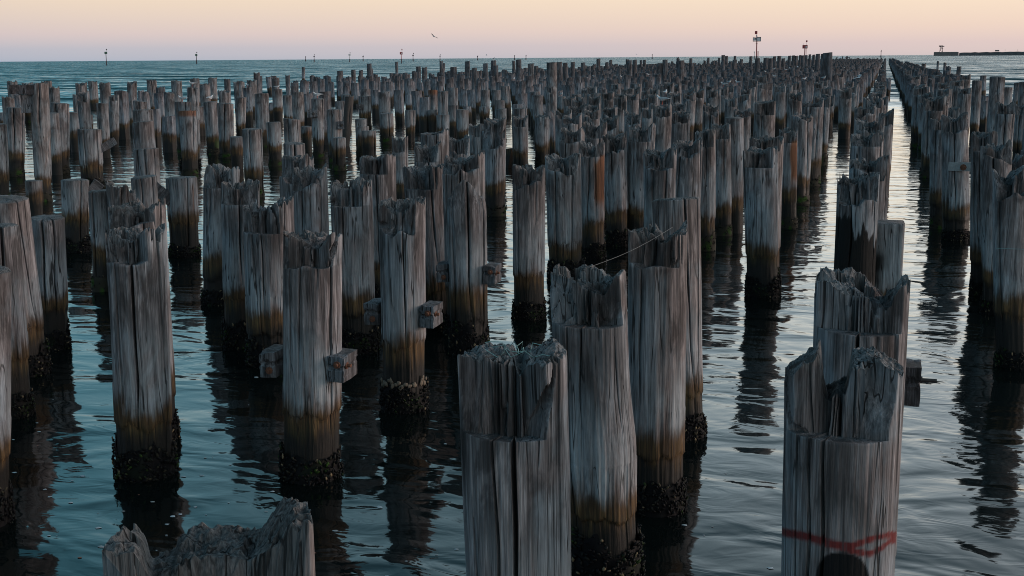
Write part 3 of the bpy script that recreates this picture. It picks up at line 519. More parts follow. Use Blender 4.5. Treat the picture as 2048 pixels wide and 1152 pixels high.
"-264,1670,24,n -441,1670,22,j -334,1672,23,n -317,1674,22,n -506,1677,24,j -370,1678,22,j -388,1679,19,j -89,1680,26,n -403,1680,23,j -299,1680,23,n "
"-156,1682,24,n -36,1684,23,n -421,1685,23,j -3,1687,25,n -176,1687,23,n -195,1687,22,n 17,1687,23,n -122,1688,24,n 76,1688,26,n -53,1689,24,n "
"-142,1689,25,n -476,1690,22,j 50,1691,22,n -231,1692,22,n -108,1693,22,n -455,1694,20,j -246,1694,23,n -350,1694,23,n -213,1694,23,n -528,1695,23,j "
"-16,1698,23,n 31,1698,25,n -69,1701,23,n -315,1702,23,n -282,1703,22,n -263,1705,25,n -386,1708,23,j -335,1709,25,n -492,1710,24,j 77,1710,26,n "
"-298,1710,26,n -402,1715,26,j -372,1718,20,j -2,1718,24,n -158,1718,25,n -421,1719,21,j -195,1720,35,n -35,1720,23,n -176,1720,23,n 18,1721,26,n "
"-123,1722,23,n -140,1724,24,n -54,1724,25,n -244,1725,21,n -350,1725,24,n -226,1726,24,n -525,1727,21,j -210,1729,24,n -108,1731,23,n 33,1732,24,n "
"-18,1733,23,n -304,1734,12,f -265,1738,23,n -281,1738,23,n -334,1739,22,n -490,1740,22,j -439,1740,23,j -319,1742,23,n -369,1742,24,j -510,1745,36,j "
"-402,1747,25,j -298,1749,23,n -35,1750,23,n -388,1752,38,j -178,1753,25,n -89,1753,23,n 18,1754,25,n -422,1754,24,j -54,1754,23,n -2,1755,24,n "
"48,1755,24,n -124,1756,23,n -194,1757,23,n -103,1759,24,n -527,1759,23,j -140,1761,22,n -473,1762,24,j -227,1763,21,n -246,1763,23,n -210,1764,21,n "
"33,1765,26,n -352,1766,23,n -71,1770,23,n -438,1772,25,j -312,1772,24,n -281,1772,24,n -336,1776,24,n -264,1778,22,n -387,1780,20,j -156,1782,25,n "
"-404,1782,28,j -141,1783,40,t -507,1785,25,j -86,1786,23,n -2,1786,23,n 18,1786,22,n -297,1786,23,n -424,1787,23,j -36,1788,25,n -193,1788,23,n "
"-179,1788,22,n -55,1790,22,n -526,1790,25,j -125,1791,27,n -229,1792,25,n 50,1792,24,n -476,1794,22,j 32,1795,24,n -139,1795,25,n -109,1796,21,n "
"-246,1796,24,n -350,1796,24,n -212,1797,24,n -21,1797,23,n -460,1798,21,j -314,1802,23,n -71,1803,24,n -437,1805,24,j -491,1806,22,j -263,1807,26,n "
"-280,1808,26,n -387,1812,24,j -404,1813,22,j -160,1814,24,n -509,1814,21,j -367,1817,25,j -299,1819,23,n -176,1820,25,n -3,1821,21,n -89,1821,24,n "
"-36,1822,26,n -423,1822,23,j 18,1822,24,n -193,1823,22,n 48,1824,24,n -122,1827,24,n -227,1827,23,n -459,1827,20,j -53,1828,24,n -351,1829,20,n "
"-210,1829,22,n -528,1829,22,j 34,1831,23,n -246,1831,23,n -18,1832,24,n -71,1835,23,n -316,1835,22,n -280,1836,23,n -139,1840,37,t -333,1841,24,n "
"-438,1841,21,j -368,1842,20,j -263,1843,22,n -509,1847,24,j -405,1849,23,j -299,1851,24,n -92,1852,24,n -388,1852,25,j -158,1852,24,n -3,1853,24,n "
"17,1855,22,n -175,1855,24,n -36,1855,24,n -52,1858,22,n -125,1859,24,n -420,1859,27,j -213,1860,23,n -243,1860,24,n -456,1860,26,j -108,1860,23,n "
"-352,1861,24,n 49,1861,24,n -474,1862,21,j -193,1863,23,n 32,1863,24,n -525,1863,26,j -230,1863,21,n -69,1869,23,n -263,1872,22,n -437,1872,21,j "
"-315,1875,23,n -280,1875,24,n -491,1877,25,j -333,1878,26,n -404,1880,33,j -421,1882,25,j -369,1883,23,j -157,1884,22,n -509,1885,25,j -89,1886,22,n "
"-3,1887,23,n -177,1887,22,n -385,1888,25,j -297,1888,24,n -37,1888,23,n -54,1889,25,n -912,1891,28,t -472,1891,27,j -193,1892,24,n 18,1893,22,n "
"-213,1893,23,n -350,1894,24,n -104,1894,23,n -140,1895,25,n 31,1896,26,n -228,1896,24,n -526,1897,22,j -18,1897,24,n -244,1900,25,n -69,1902,22,n "
"-281,1907,22,n -317,1908,24,n -492,1908,27,j -263,1908,22,n -440,1908,21,j -335,1911,23,n -89,1917,23,n -299,1917,24,n -368,1917,24,j -511,1917,21,j "
"-160,1918,23,n -176,1923,26,n -406,1923,24,j -122,1923,22,n -422,1924,21,j -143,1925,23,n -474,1926,24,j -35,1926,21,n -2,1927,25,n -53,1927,25,n "
"50,1927,24,n -248,1927,28,n 18,1928,25,n -527,1929,23,j -194,1929,22,n -351,1930,24,n -228,1930,24,n -210,1931,25,n -18,1932,26,n -455,1932,24,j "
"33,1932,22,n -491,1938,25,j -265,1940,21,n -332,1941,22,n -438,1941,24,j -317,1945,26,n -507,1948,24,j -300,1949,23,n -196,1949,40,t -404,1951,20,j "
"-421,1953,26,j -386,1953,21,j -175,1954,24,n -3,1957,23,n -37,1958,26,n -124,1958,25,n 18,1959,24,n -160,1960,40,t -108,1960,22,n -244,1961,24,n "
"49,1961,23,n -472,1963,23,j -208,1964,22,n -352,1965,23,n -53,1966,22,n -16,1966,21,n -139,1966,40,t -229,1967,32,n -262,1975,24,n -491,1976,24,j "
"-318,1976,29,n -73,1976,23,n -282,1977,25,n -508,1981,21,j -157,1982,25,n -405,1982,20,j -387,1983,19,j -297,1985,26,n -369,1985,25,j -37,1987,25,n "
"18,1988,23,n -421,1989,21,j -3,1989,24,n -54,1989,23,n -84,1991,25,n -179,1993,24,n -525,1994,25,j -106,1994,24,n -457,1994,26,j -122,1994,23,n "
"-194,1995,23,n 47,1995,24,n -474,1996,26,j 33,1997,23,n -209,1997,24,n -228,1997,23,n -349,1999,25,n -245,2001,23,n -315,2007,25,n -333,2007,22,n "
"-73,2008,28,n -491,2009,23,j -439,2009,22,j -261,2010,24,n -157,2018,25,n -368,2019,23,j -298,2020,22,n -387,2021,19,j -509,2021,24,j -92,2021,23,n "
"18,2021,23,n -36,2023,25,n -2,2024,23,n -176,2025,25,n -192,2025,23,n -473,2027,20,j -105,2027,26,n -142,2029,23,n -124,2029,22,n -210,2029,23,n "
"-456,2030,30,j -526,2030,20,j 50,2030,24,n -227,2031,24,n -244,2034,24,n 34,2036,26,n -349,2037,25,n -441,2037,22,j -71,2038,24,n -281,2043,22,n "
"-488,2044,22,j -318,2045,24,n -263,2047,25,n -158,2049,24,n -337,2049,30,t -383,2052,23,j -2,2055,23,n -509,2055,23,j 49,2057,23,n -421,2057,19,j "
"18,2058,22,n -87,2059,24,n -176,2059,22,n -35,2060,28,n -473,2060,19,j -211,2062,23,n -142,2062,23,n -194,2063,23,n -105,2063,23,n 32,2065,23,n "
"-18,2065,26,n -526,2065,20,j -56,2066,24,n -351,2066,22,n -246,2069,23,n -437,2073,26,j -229,2073,24,n -280,2077,22,n -264,2078,23,n -506,2085,25,j "
"-300,2085,24,n -421,2086,23,j -160,2086,22,n -371,2087,26,j -406,2089,20,j -90,2089,22,n -175,2090,23,n -142,2091,25,n -386,2091,23,j 18,2091,24,n "
"-123,2092,24,n -192,2093,26,n -104,2094,24,n 49,2094,23,n -52,2095,25,n -247,2095,24,n -525,2096,22,j -18,2097,23,n -353,2097,21,n -3,2098,25,n "
"-454,2099,22,j 33,2100,23,n -473,2100,23,j -213,2101,26,n -315,2108,22,n -70,2108,22,n -281,2110,24,n -333,2110,36,n -437,2113,21,j -491,2113,26,j "
"-395,2113,35,t -298,2117,23,n -85,2118,23,n -159,2119,24,n -368,2123,24,j -386,2123,24,j -37,2123,22,n -2,2125,21,n -526,2127,25,j -176,2128,22,n "
"-114,2128,42,t -195,2129,21,n -474,2130,24,j -50,2130,24,n 34,2130,22,n -246,2132,23,n -141,2132,26,n 50,2133,24,n -228,2134,24,n -213,2134,24,n "
"-18,2134,24,n -456,2135,26,j -351,2136,20,n -282,2144,23,n -316,2145,21,n -438,2145,27,j -490,2145,21,j -332,2147,25,n -263,2148,25,n -368,2149,24,j "
"-404,2151,28,j -510,2153,24,j -298,2153,26,n -159,2154,24,n -176,2155,28,n -90,2155,22,n -422,2156,23,j -2,2156,25,n -852,2156,34,t -35,2156,23,n "
"18,2156,24,n -388,2157,25,j -245,2158,41,t -192,2161,25,n -124,2162,24,n -106,2163,23,n -141,2163,23,n -52,2164,24,n -528,2165,20,j -456,2166,23,j "
"33,2167,24,n -20,2167,22,n -227,2167,22,n -473,2168,23,j 47,2169,23,n -262,2174,22,n -436,2174,23,j -282,2175,24,n -72,2176,26,n -332,2176,25,n "
"-316,2177,24,n -492,2180,26,j -300,2186,24,n -404,2186,22,j -177,2187,24,n -90,2187,22,n -509,2188,24,j -36,2189,23,n -191,2191,24,n -367,2191,22,j "
"-134,2191,41,t -386,2193,25,j -106,2193,24,n -123,2194,42,t -421,2195,24,j -159,2195,25,n 48,2196,25,n -2,2196,25,n 34,2197,25,n -212,2197,23,n "
"-228,2200,21,n -54,2200,21,n -247,2201,25,n -455,2201,21,j -19,2205,23,n -351,2205,23,n -315,2209,24,n -334,2210,23,n -73,2210,23,n -439,2213,27,j "
"-282,2213,24,n -264,2214,22,n -489,2214,22,j -366,2215,25,j -470,2217,35,t -300,2218,26,n -403,2218,19,j -508,2219,21,j -160,2220,24,n -89,2220,24,n "
"-386,2220,24,j -174,2224,25,n -36,2225,21,n -124,2225,22,n 18,2226,23,n -2,2226,23,n -195,2227,26,n -420,2228,22,j 51,2229,24,n -474,2229,19,j "
"-142,2230,24,n -351,2231,22,n -526,2233,23,j -105,2234,24,n -245,2236,24,n -457,2236,18,j 32,2237,23,n -17,2238,28,n -440,2244,35,j -263,2244,22,n "
"-281,2246,23,n -318,2247,25,n -333,2248,23,n -407,2249,21,j -160,2252,22,n -299,2253,23,n -506,2253,19,j -87,2257,22,n -368,2258,20,j -36,2259,25,n "
"-421,2260,21,j -194,2261,24,n -53,2261,26,n 18,2261,23,n -176,2262,22,n -3,2262,24,n -142,2263,23,n -121,2264,23,n -103,2264,23,n 50,2266,22,n "
"-528,2267,24,j -473,2267,25,j -16,2267,24,n 33,2267,23,n -229,2268,24,n -456,2270,24,j -281,2274,24,n -445,2276,34,t -134,2277,41,t -71,2278,24,n "
"-333,2280,23,n -315,2282,23,n -264,2282,23,n -299,2283,25,n -421,2284,35,t -505,2285,23,j -403,2287,21,j -371,2288,23,j -87,2289,23,n -385,2292,25,j "
"-177,2293,24,n -123,2295,22,n -3,2296,23,n 48,2296,24,n -475,2297,23,j -194,2297,24,n -107,2298,25,n -453,2299,22,j -210,2300,23,n -525,2300,24,j "
"-20,2301,25,n -247,2301,25,n -350,2303,22,n -54,2303,23,n -226,2304,22,n 32,2307,22,n -71,2309,23,n -281,2311,22,n -439,2312,24,j -491,2313,24,j "
"-316,2316,24,n -333,2316,22,n -370,2318,27,j -402,2319,24,j -161,2319,24,n -299,2320,24,n -420,2322,25,j -386,2323,24,j -36,2323,23,n -125,2323,23,n "
"-88,2323,24,n -510,2324,22,j 18,2325,23,n -53,2327,25,n -3,2327,22,n -178,2329,27,n 48,2329,21,n -194,2331,24,n -524,2334,25,j -211,2334,24,n "
"-106,2334,22,n -457,2335,24,j -140,2335,25,n -230,2335,23,n -246,2336,25,n -473,2336,20,j -19,2336,24,n -352,2337,24,n -71,2342,22,n 31,2343,23,n "
"-282,2345,24,n -489,2347,26,j -316,2348,27,n -403,2353,25,j -509,2354,22,j -373,2356,23,j -88,2356,26,n -37,2357,25,n -3,2358,23,n -386,2358,23,j "
"-299,2358,24,n 52,2360,22,n -418,2361,20,j -161,2361,41,t -123,2362,22,n -192,2363,21,n -156,2363,40,t -52,2363,23,n -472,2364,22,j 18,2364,24,n "
"-150,2365,41,t -179,2365,22,n -228,2365,24,n -459,2366,23,j -213,2368,26,n -16,2368,23,n -106,2369,24,n -245,2371,23,n 34,2373,23,n -492,2376,27,j "
"-438,2378,21,j -281,2378,23,n -334,2382,26,n -263,2382,25,n -317,2383,22,n -71,2383,24,n -403,2385,23,j -89,2389,23,n -368,2389,23,j -299,2390,23,n "
"-418,2390,22,j -508,2391,22,j -160,2391,24,n -177,2391,23,n -386,2392,21,j -37,2394,25,n -56,2397,22,n -121,2397,26,n -191,2398,25,n -469,2398,23,j "
"-211,2399,24,n 17,2399,23,n -2,2401,23,n -455,2401,22,j -246,2401,23,n -106,2402,24,n -526,2402,24,j 48,2402,22,n -356,2402,29,t -141,2404,27,n "
"33,2406,24,n -18,2407,23,n -281,2412,24,n -335,2412,24,n -490,2416,25,j -70,2416,20,n -317,2416,24,n -262,2417,24,n -404,2421,22,j -507,2423,26,j "
"-386,2423,26,j -297,2423,22,n -161,2424,23,n -177,2424,22,n -36,2424,23,n -370,2425,23,j -418,2429,22,j -89,2429,24,n -124,2430,23,n -2,2430,24,n "
"18,2431,24,n -191,2432,21,n -526,2433,24,j -349,2434,23,n -54,2435,22,n -142,2435,25,n 48,2435,22,n -107,2436,23,n -456,2436,22,j -245,2437,23,n "
"-228,2437,23,n -475,2439,23,j -281,2443,22,n -213,2443,25,n -71,2445,23,n -438,2445,22,j -317,2446,32,n -336,2447,27,n -490,2452,24,j -264,2453,23,n "
"-402,2455,17,j -367,2455,25,j -386,2455,23,j -508,2456,22,j -160,2456,24,n -300,2457,23,n 18,2458,25,n -88,2459,24,n -35,2459,24,n -176,2460,26,n "
"-108,2462,24,n -422,2464,26,j -2,2464,22,n -54,2465,23,n -210,2466,25,n -125,2467,27,n -194,2468,25,n -475,2468,26,j 50,2470,24,n -228,2470,23,n "
"-19,2473,23,n -243,2473,24,n -455,2474,24,j -71,2477,24,n -437,2480,24,j -281,2480,23,n -318,2482,26,n -492,2484,36,j -335,2484,22,n -403,2486,24,j "
"-386,2490,22,j -160,2490,23,n -299,2492,22,n -421,2493,23,j 18,2494,23,n -174,2494,24,n -192,2494,22,n -123,2495,22,n -38,2495,23,n -509,2496,21,j "
"-2,2496,22,n -524,2498,23,j 48,2498,22,n -475,2500,24,j -55,2502,22,n -352,2502,23,n -140,2502,24,n -108,2502,24,n -210,2503,25,n -455,2504,23,j "
"-246,2504,26,n -18,2506,24,n 36,2508,23,n -68,2508,23,n -281,2510,25,n -266,2512,23,n -336,2518,33,t -489,2520,26,j -298,2522,24,n -507,2523,24,j "
"-386,2524,23,j -157,2524,23,n -89,2526,21,n -404,2527,24,j -35,2530,24,n -422,2531,23,j -211,2531,23,n 19,2532,24,n -54,2533,23,n -2,2534,23,n "
"-194,2535,25,n -458,2535,25,j -523,2535,26,j -108,2536,22,n -178,2536,22,n -140,2536,22,n -473,2536,26,j -229,2537,22,n 35,2537,21,n 107,2538,26,n "
"-351,2539,23,n -243,2540,22,n -19,2541,25,n -280,2544,24,n -492,2546,22,j -263,2548,25,n -436,2549,24,j -334,2555,23,n -509,2556,21,j -88,2557,23,n "
"-402,2559,20,j -369,2560,25,j -193,2561,24,n -158,2561,24,n -296,2562,24,n 18,2565,22,n -36,2566,24,n -3,2566,20,n -174,2566,22,n -473,2567,25,j "
"-211,2567,23,n -525,2568,23,j -421,2568,22,j 50,2568,22,n -54,2568,29,n -124,2568,23,n -230,2570,24,n -140,2570,24,n 30,2571,23,n -353,2571,25,n "
"-243,2573,23,n -106,2574,22,n -19,2575,22,n -315,2581,24,n -280,2583,27,n -333,2584,22,n -440,2584,23,j -69,2584,23,n -265,2585,24,n -493,2585,24,j "
"-297,2588,24,n -369,2589,23,j -158,2591,22,n -509,2591,23,j -386,2592,24,j -89,2593,25,n -406,2593,25,j -176,2596,24,n -33,2597,22,n -420,2597,21,j "
"17,2597,23,n -108,2599,22,n -121,2601,24,n 50,2601,23,n -192,2602,23,n -142,2602,23,n -211,2603,22,n -525,2604,21,j 32,2605,23,n -351,2605,24,n "
"-474,2606,25,j -455,2606,26,j -18,2607,23,n -281,2612,23,n -440,2614,21,j -71,2616,22,n -491,2616,21,j -332,2616,26,n -315,2617,24,n -264,2619,21,n "
"-88,2621,21,n -387,2622,37,j -507,2624,24,j -299,2627,24,n -369,2628,23,j -158,2628,23,n -404,2629,23,j -176,2631,36,n -38,2631,24,n 19,2632,22,n "
"-423,2632,25,j -194,2632,23,n -2,2632,23,n -472,2635,25,j -124,2636,26,n -228,2636,24,n -56,2636,23,n -142,2637,24,n -106,2637,22,n -526,2638,25,j "
"-457,2638,19,j 49,2638,24,n -212,2640,24,n -247,2641,24,n 37,2641,25,n -350,2642,24,n -315,2645,41,t -280,2647,24,n -490,2650,21,j -437,2651,21,j "
"-263,2651,23,n -333,2653,22,n -157,2661,24,n -404,2661,22,j -297,2662,24,n -86,2662,23,n -38,2664,25,n -176,2664,22,n -52,2667,23,n 18,2667,23,n "
"-194,2668,23,n 51,2669,25,n -421,2669,20,j -472,2669,26,j -3,2669,25,n -107,2672,23,n -140,2673,23,n -211,2673,23,n -247,2673,26,n 32,2674,25,n "
"-525,2675,22,j -21,2675,23,n -457,2676,27,j -228,2676,22,n -352,2678,24,n -72,2680,26,n -438,2680,23,j -492,2683,27,j -317,2685,22,n -263,2688,21,n "
"-334,2688,23,n -367,2689,32,j -405,2690,27,j -158,2690,23,n -298,2691,26,n -89,2693,22,n -508,2693,22,j -388,2694,22,j -421,2698,25,j -104,2698,25,n "
"17,2699,23,n -196,2700,26,n -3,2703,24,n -122,2703,25,n 48,2703,23,n -142,2704,25,n -454,2704,22,j -524,2705,21,j -214,2705,24,n -351,2707,24,n "
"-247,2707,23,n -53,2708,21,n 30,2709,25,n -317,2718,23,n -441,2718,25,j -332,2718,21,n -265,2721,23,n -492,2722,20,j -369,2723,22,j -159,2724,25,n "
"-87,2724,23,n -963,2724,29,t -403,2726,26,j -509,2726,20,j -386,2728,26,j -38,2730,24,n -299,2730,24,n -421,2731,20,j -177,2733,23,n 49,2733,25,n "
"-475,2735,20,j -125,2736,22,n -351,2736,24,n -455,2737,26,j -210,2738,23,n 36,2739,22,n -17,2739,24,n -526,2739,23,j -247,2739,25,n -142,2740,22,n "
"-229,2742,24,n -105,2742,25,n -73,2747,24,n -282,2749,25,n -438,2751,20,j -331,2752,24,n -265,2752,23,n -316,2754,21,n -490,2756,23,j -509,2759,25,j "
"-386,2759,21,j -404,2759,20,j -370,2760,24,j -159,2761,22,n -299,2762,34,n -34,2763,24,n -422,2763,23,j -89,2764,22,n 18,2765,27,n -177,2768,22,n "
"-2,2768,23,n -472,2769,19,j -125,2771,24,n -191,2771,26,n 51,2771,23,n -455,2771,25,j -54,2772,22,n -351,2772,23,n -108,2773,27,n -246,2773,23,n "
"-141,2773,22,n -228,2776,23,n 31,2778,24,n -20,2778,26,n -332,2783,20,n -315,2784,23,n -491,2785,24,j -438,2785,23,j -262,2790,22,n -508,2791,24,j "
"-402,2792,22,j -160,2794,23,n -300,2794,23,n -88,2796,23,n -2,2798,23,n -174,2798,23,n -420,2798,22,j -388,2799,22,j -38,2802,23,n 18,2802,24,n "
"-473,2802,20,j -125,2803,28,n -528,2803,22,j -210,2804,25,n 34,2805,22,n -141,2805,23,n -194,2805,25,n 50,2805,25,n -228,2805,25,n -246,2806,22,n "
"-52,2807,22,n -104,2808,23,n -349,2809,22,n -456,2811,22,j -281,2813,25,n -69,2817,24,n -318,2818,24,n -333,2821,24,n -438,2822,25,j -264,2824,23,n "
"-508,2828,21,j -89,2828,22,n -369,2828,23,j -386,2829,26,j -298,2830,23,n -175,2831,23,n -159,2831,25,n -53,2834,23,n -36,2834,23,n -404,2834,22,j "
"18,2835,23,n -421,2836,21,j -229,2836,24,n -125,2838,24,n -143,2838,22,n -349,2839,23,n 50,2839,23,n -2,2839,25,n -246,2839,22,n -106,2842,22,n "
"-456,2842,20,j -475,2842,21,j -19,2843,24,n -524,2845,30,j -283,2850,23,n -439,2852,26,j -493,2852,23,j -266,2853,22,n -71,2854,26,n -314,2855,24,n "
"-334,2856,25,n -405,2859,21,j -386,2859,24,j -508,2860,19,j -297,2861,23,n -369,2862,22,j -159,2863,24,n -90,2865,25,n -38,2867,22,n -177,2868,22,n "
"48,2868,23,n -421,2869,26,j -210,2871,23,n -106,2872,23,n -122,2872,22,n -228,2873,22,n -458,2873,20,j -244,2874,23,n -52,2874,25,n -474,2874,27,j "
"-352,2875,23,n -143,2875,23,n 33,2875,24,n -527,2877,20,j -18,2877,22,n -439,2884,20,j -282,2884,22,n -69,2886,22,n -316,2887,23,n -490,2888,24,j "
"-265,2890,23,n -337,2890,26,n -506,2891,24,j -402,2892,21,j -388,2893,21,j -368,2894,25,j -299,2895,22,n -159,2898,23,n -2,2901,25,n 17,2902,25,n "
"-37,2903,27,n -53,2903,22,n -194,2903,22,n -123,2904,23,n -473,2905,21,j -174,2906,23,n -529,2906,24,j -214,2909,24,n -141,2909,25,n -244,2909,23,n "
"33,2910,26,n -353,2911,26,n -229,2911,23,n -105,2911,26,n -439,2916,24,j -316,2918,22,n -281,2918,23,n -72,2919,24,n -334,2920,24,n -494,2921,23,j "
"-263,2923,24,n -403,2925,20,j -296,2928,22,n -158,2929,24,n -367,2929,37,j -384,2931,22,j -36,2931,23,n -509,2932,22,j -421,2933,22,j -89,2934,22,n "
"-473,2936,25,j -121,2936,23,n -177,2936,24,n -52,2936,22,n -3,2937,24,n 17,2937,24,n -142,2938,24,n -227,2938,23,n -352,2939,22,n -195,2939,25,n "
"-213,2940,25,n -106,2940,24,n -458,2940,29,j 49,2941,24,n -17,2941,23,n -527,2942,21,j -247,2943,24,n 35,2946,24,n -278,2948,25,n -438,2951,24,j "
"-70,2952,24,n -264,2953,22,n -315,2956,23,n -332,2956,24,n -490,2956,17,j -296,2961,24,n -387,2963,29,j -405,2965,22,j -160,2965,22,n -369,2966,20,j "
"-89,2967,23,n -122,2967,24,n -419,2968,25,j -35,2968,23,n -179,2969,24,n -2,2969,24,n 49,2969,24,n -107,2971,24,n -196,2971,21,n -474,2972,23,j "
"-349,2974,22,n -140,2974,24,n -453,2974,21,j -210,2975,22,n 33,2975,25,n -228,2975,22,n -524,2976,22,j -245,2978,23,n -17,2981,23,n -439,2985,22,j "
"-317,2985,25,n -333,2988,23,n -491,2988,20,j -71,2989,22,n -280,2990,25,n -263,2991,24,n -369,2993,22,j -404,2994,23,j -301,2995,23,n -507,2996,23,j "
"-88,2997,22,n -388,2997,23,j -160,3001,24,n -35,3002,24,n -2,3002,25,n -176,3003,27,n -193,3004,25,n -227,3004,27,n 18,3005,24,n -422,3005,23,j "
"-122,3006,24,n -107,3006,23,n -142,3007,23,n -18,3007,25,n -50,3008,25,n -352,3008,23,n -474,3009,38,j -526,3009,21,j 49,3009,25,n -212,3010,24,n "
"-245,3012,26,n -458,3012,24,j 32,3013,25,n -73,3018,24,n -439,3022,26,j -264,3022,24,n -492,3026,24,j -280,3026,23,n -336,3027,24,n -297,3029,23,n "
"-387,3030,31,j -507,3031,23,j -420,3031,19,j -88,3031,24,n -369,3032,24,j 18,3032,24,n -159,3033,24,n -402,3033,22,j -193,3036,24,n -37,3037,25,n "
"-54,3037,24,n -177,3037,25,n -125,3039,23,n 48,3040,25,n -141,3040,24,n -105,3040,25,n -18,3040,27,n -2,3040,22,n -458,3041,22,j -472,3041,24,j "
"-210,3042,24,n 114,3043,26,n -525,3043,25,j -351,3044,21,n -246,3045,22,n -316,3047,22,n 33,3048,22,n -265,3050,24,n -491,3052,22,j -71,3053,21,n "
"-282,3054,24,n -335,3058,23,n -297,3058,25,n -437,3060,22,j -404,3064,22,j -385,3065,21,j -506,3065,21,j -158,3065,24,n -367,3065,26,j -174,3066,23,n "
"-89,3067,24,n 19,3068,25,n 50,3069,22,n -122,3069,26,n -3,3069,25,n -473,3071,25,j -192,3075,25,n -210,3075,23,n -106,3075,22,n -352,3076,23,n "
"-52,3077,22,n -456,3077,21,j -19,3078,23,n 33,3079,23,n -228,3079,23,n -526,3080,24,j -247,3080,22,n -141,3080,23,n -72,3085,21,n -282,3085,24,n "
"-317,3086,23,n -263,3089,24,n -490,3092,23,j -334,3092,25,n -298,3092,23,n -369,3094,20,j -403,3095,26,j -386,3098,26,j -89,3098,22,n -508,3099,24,j "
"-157,3102,23,n -420,3103,27,j -177,3103,23,n -197,3104,24,n 49,3104,25,n -125,3104,21,n -141,3105,24,n -37,3105,23,n 19,3107,26,n -53,3107,24,n "
"-474,3107,26,j -229,3109,23,n -106,3109,24,n -525,3109,23,j -246,3110,24,n -351,3110,24,n -16,3112,25,n 33,3113,23,n -456,3114,21,j -264,3118,25,n "
"-70,3120,24,n -437,3121,23,j -493,3122,22,j -283,3124,24,n -334,3126,24,n -316,3126,22,n -385,3129,27,j -508,3130,26,j -301,3132,22,n -89,3132,21,n "
"-157,3133,25,n -368,3136,24,j -175,3136,24,n -123,3136,23,n -37,3136,26,n -3,3138,26,n 18,3139,21,n -529,3140,22,j -196,3140,25,n -210,3141,24,n "
"-105,3141,22,n 50,3141,23,n -474,3142,23,j 34,3142,23,n -247,3143,28,n -52,3143,23,n -351,3143,23,n -141,3143,22,n -228,3145,25,n -453,3145,24,j "
"-19,3146,23,n -315,3154,25,n -440,3155,22,j -72,3157,22,n -265,3158,22,n -281,3158,23,n -333,3160,21,n -89,3163,23,n -509,3163,23,j -402,3164,25,j "
"-385,3166,25,j -301,3167,24,n -37,3168,22,n -162,3168,24,n -124,3169,25,n -420,3169,23,j -194,3169,26,n -2,3170,25,n -142,3171,22,n 18,3172,22,n "
"-471,3173,21,j -177,3173,23,n -49,3175,22,n -527,3176,23,j -213,3177,22,n -109,3177,25,n -249,3177,24,n 34,3178,22,n -228,3178,22,n 47,3179,21,n "
"-455,3180,20,j -17,3180,23,n -281,3187,24,n -73,3188,24,n -265,3191,26,n -437,3192,24,j -334,3192,24,n -402,3195,26,j -510,3195,22,j -387,3196,19,j "
"-89,3202,24,n -160,3202,21,n 18,3203,23,n -36,3204,24,n -368,3206,22,j -422,3206,21,j -123,3207,25,n -246,3208,23,n -212,3208,24,n 47,3209,25,n "
"-177,3209,24,n -105,3209,23,n -139,3210,22,n -455,3210,20,j -230,3210,22,n -195,3210,24,n -54,3210,24,n -351,3211,28,n -19,3213,23,n -525,3214,19,j "
"32,3218,22,n -279,3221,21,n -491,3222,20,j -332,3223,24,n -72,3223,24,n -441,3225,21,j -262,3226,23,n -299,3229,26,n -160,3231,25,n -509,3232,24,j "
"-368,3232,21,j -2,3233,24,n -386,3234,25,j -402,3234,20,j -88,3235,23,n 18,3238,24,n -124,3238,24,n -39,3240,24,n -525,3240,29,j -175,3240,23,n "
"-421,3240,21,j -193,3240,23,n -55,3242,26,n -476,3243,19,j -139,3244,22,n -212,3245,24,n -353,3245,24,n -248,3245,23,n -456,3246,22,j 49,3248,23,n "
"32,3248,25,n -230,3248,22,n -17,3250,24,n -493,3254,24,j -70,3255,24,n -438,3256,17,j -318,3258,23,n -281,3258,24,n -265,3259,24,n -509,3261,23,j "
"-400,3263,25,j -331,3263,27,n -299,3264,23,n -88,3266,25,n -369,3267,24,j 18,3270,24,n -174,3271,23,n -2,3272,23,n -35,3272,23,n -420,3272,21,j "
"-211,3274,21,n -142,3274,24,n -106,3277,21,n -51,3277,24,n -195,3277,24,n -474,3278,19,j -526,3278,21,j 50,3279,24,n -353,3279,31,n -17,3280,23,n "
"-229,3281,26,n -244,3282,24,n -456,3283,19,j 31,3284,26,n -69,3286,23,n -491,3290,24,j -264,3291,23,n -439,3294,37,j -335,3294,24,n -280,3295,25,n "
"-299,3299,24,n -159,3300,22,n -90,3301,24,n -34,3302,22,n -176,3303,26,n 18,3304,23,n -3,3308,23,n -53,3308,21,n -195,3309,24,n -124,3311,24,n "
"32,3311,21,n -246,3312,23,n -210,3312,22,n -105,3315,23,n -226,3315,25,n -17,3316,24,n -68,3324,24,n -281,3326,22,n -266,3326,25,n -301,3332,23,n "
"-160,3334,23,n -2,3336,23,n -89,3336,23,n -177,3336,23,n -194,3340,23,n -35,3341,24,n 18,3342,23,n -123,3344,23,n -106,3344,22,n -212,3346,23,n "
"-142,3346,22,n 34,3348,26,n -15,3350,24,n -267,3357,24,n -283,3358,22,n -73,3363,24,n -299,3363,23,n -89,3366,24,n 18,3370,24,n -176,3371,23,n "
"-141,3373,21,n -36,3373,27,n -2,3374,22,n -158,3374,23,n -193,3375,23,n -53,3376,24,n -123,3376,23,n -211,3380,26,n -106,3382,23,n -246,3383,22,n "
"-18,3384,25,n 34,3385,23,n -228,3387,22,n -283,3390,23,n -70,3392,24,n -264,3393,24,n -159,3396,26,n -90,3400,24,n -3,3402,24,n -296,3402,21,n "
"18,3409,23,n -177,3410,23,n -52,3410,25,n -107,3411,24,n -123,3411,22,n -37,3412,24,n -196,3412,25,n -143,3413,23,n -212,3415,23,n 33,3415,24,n "
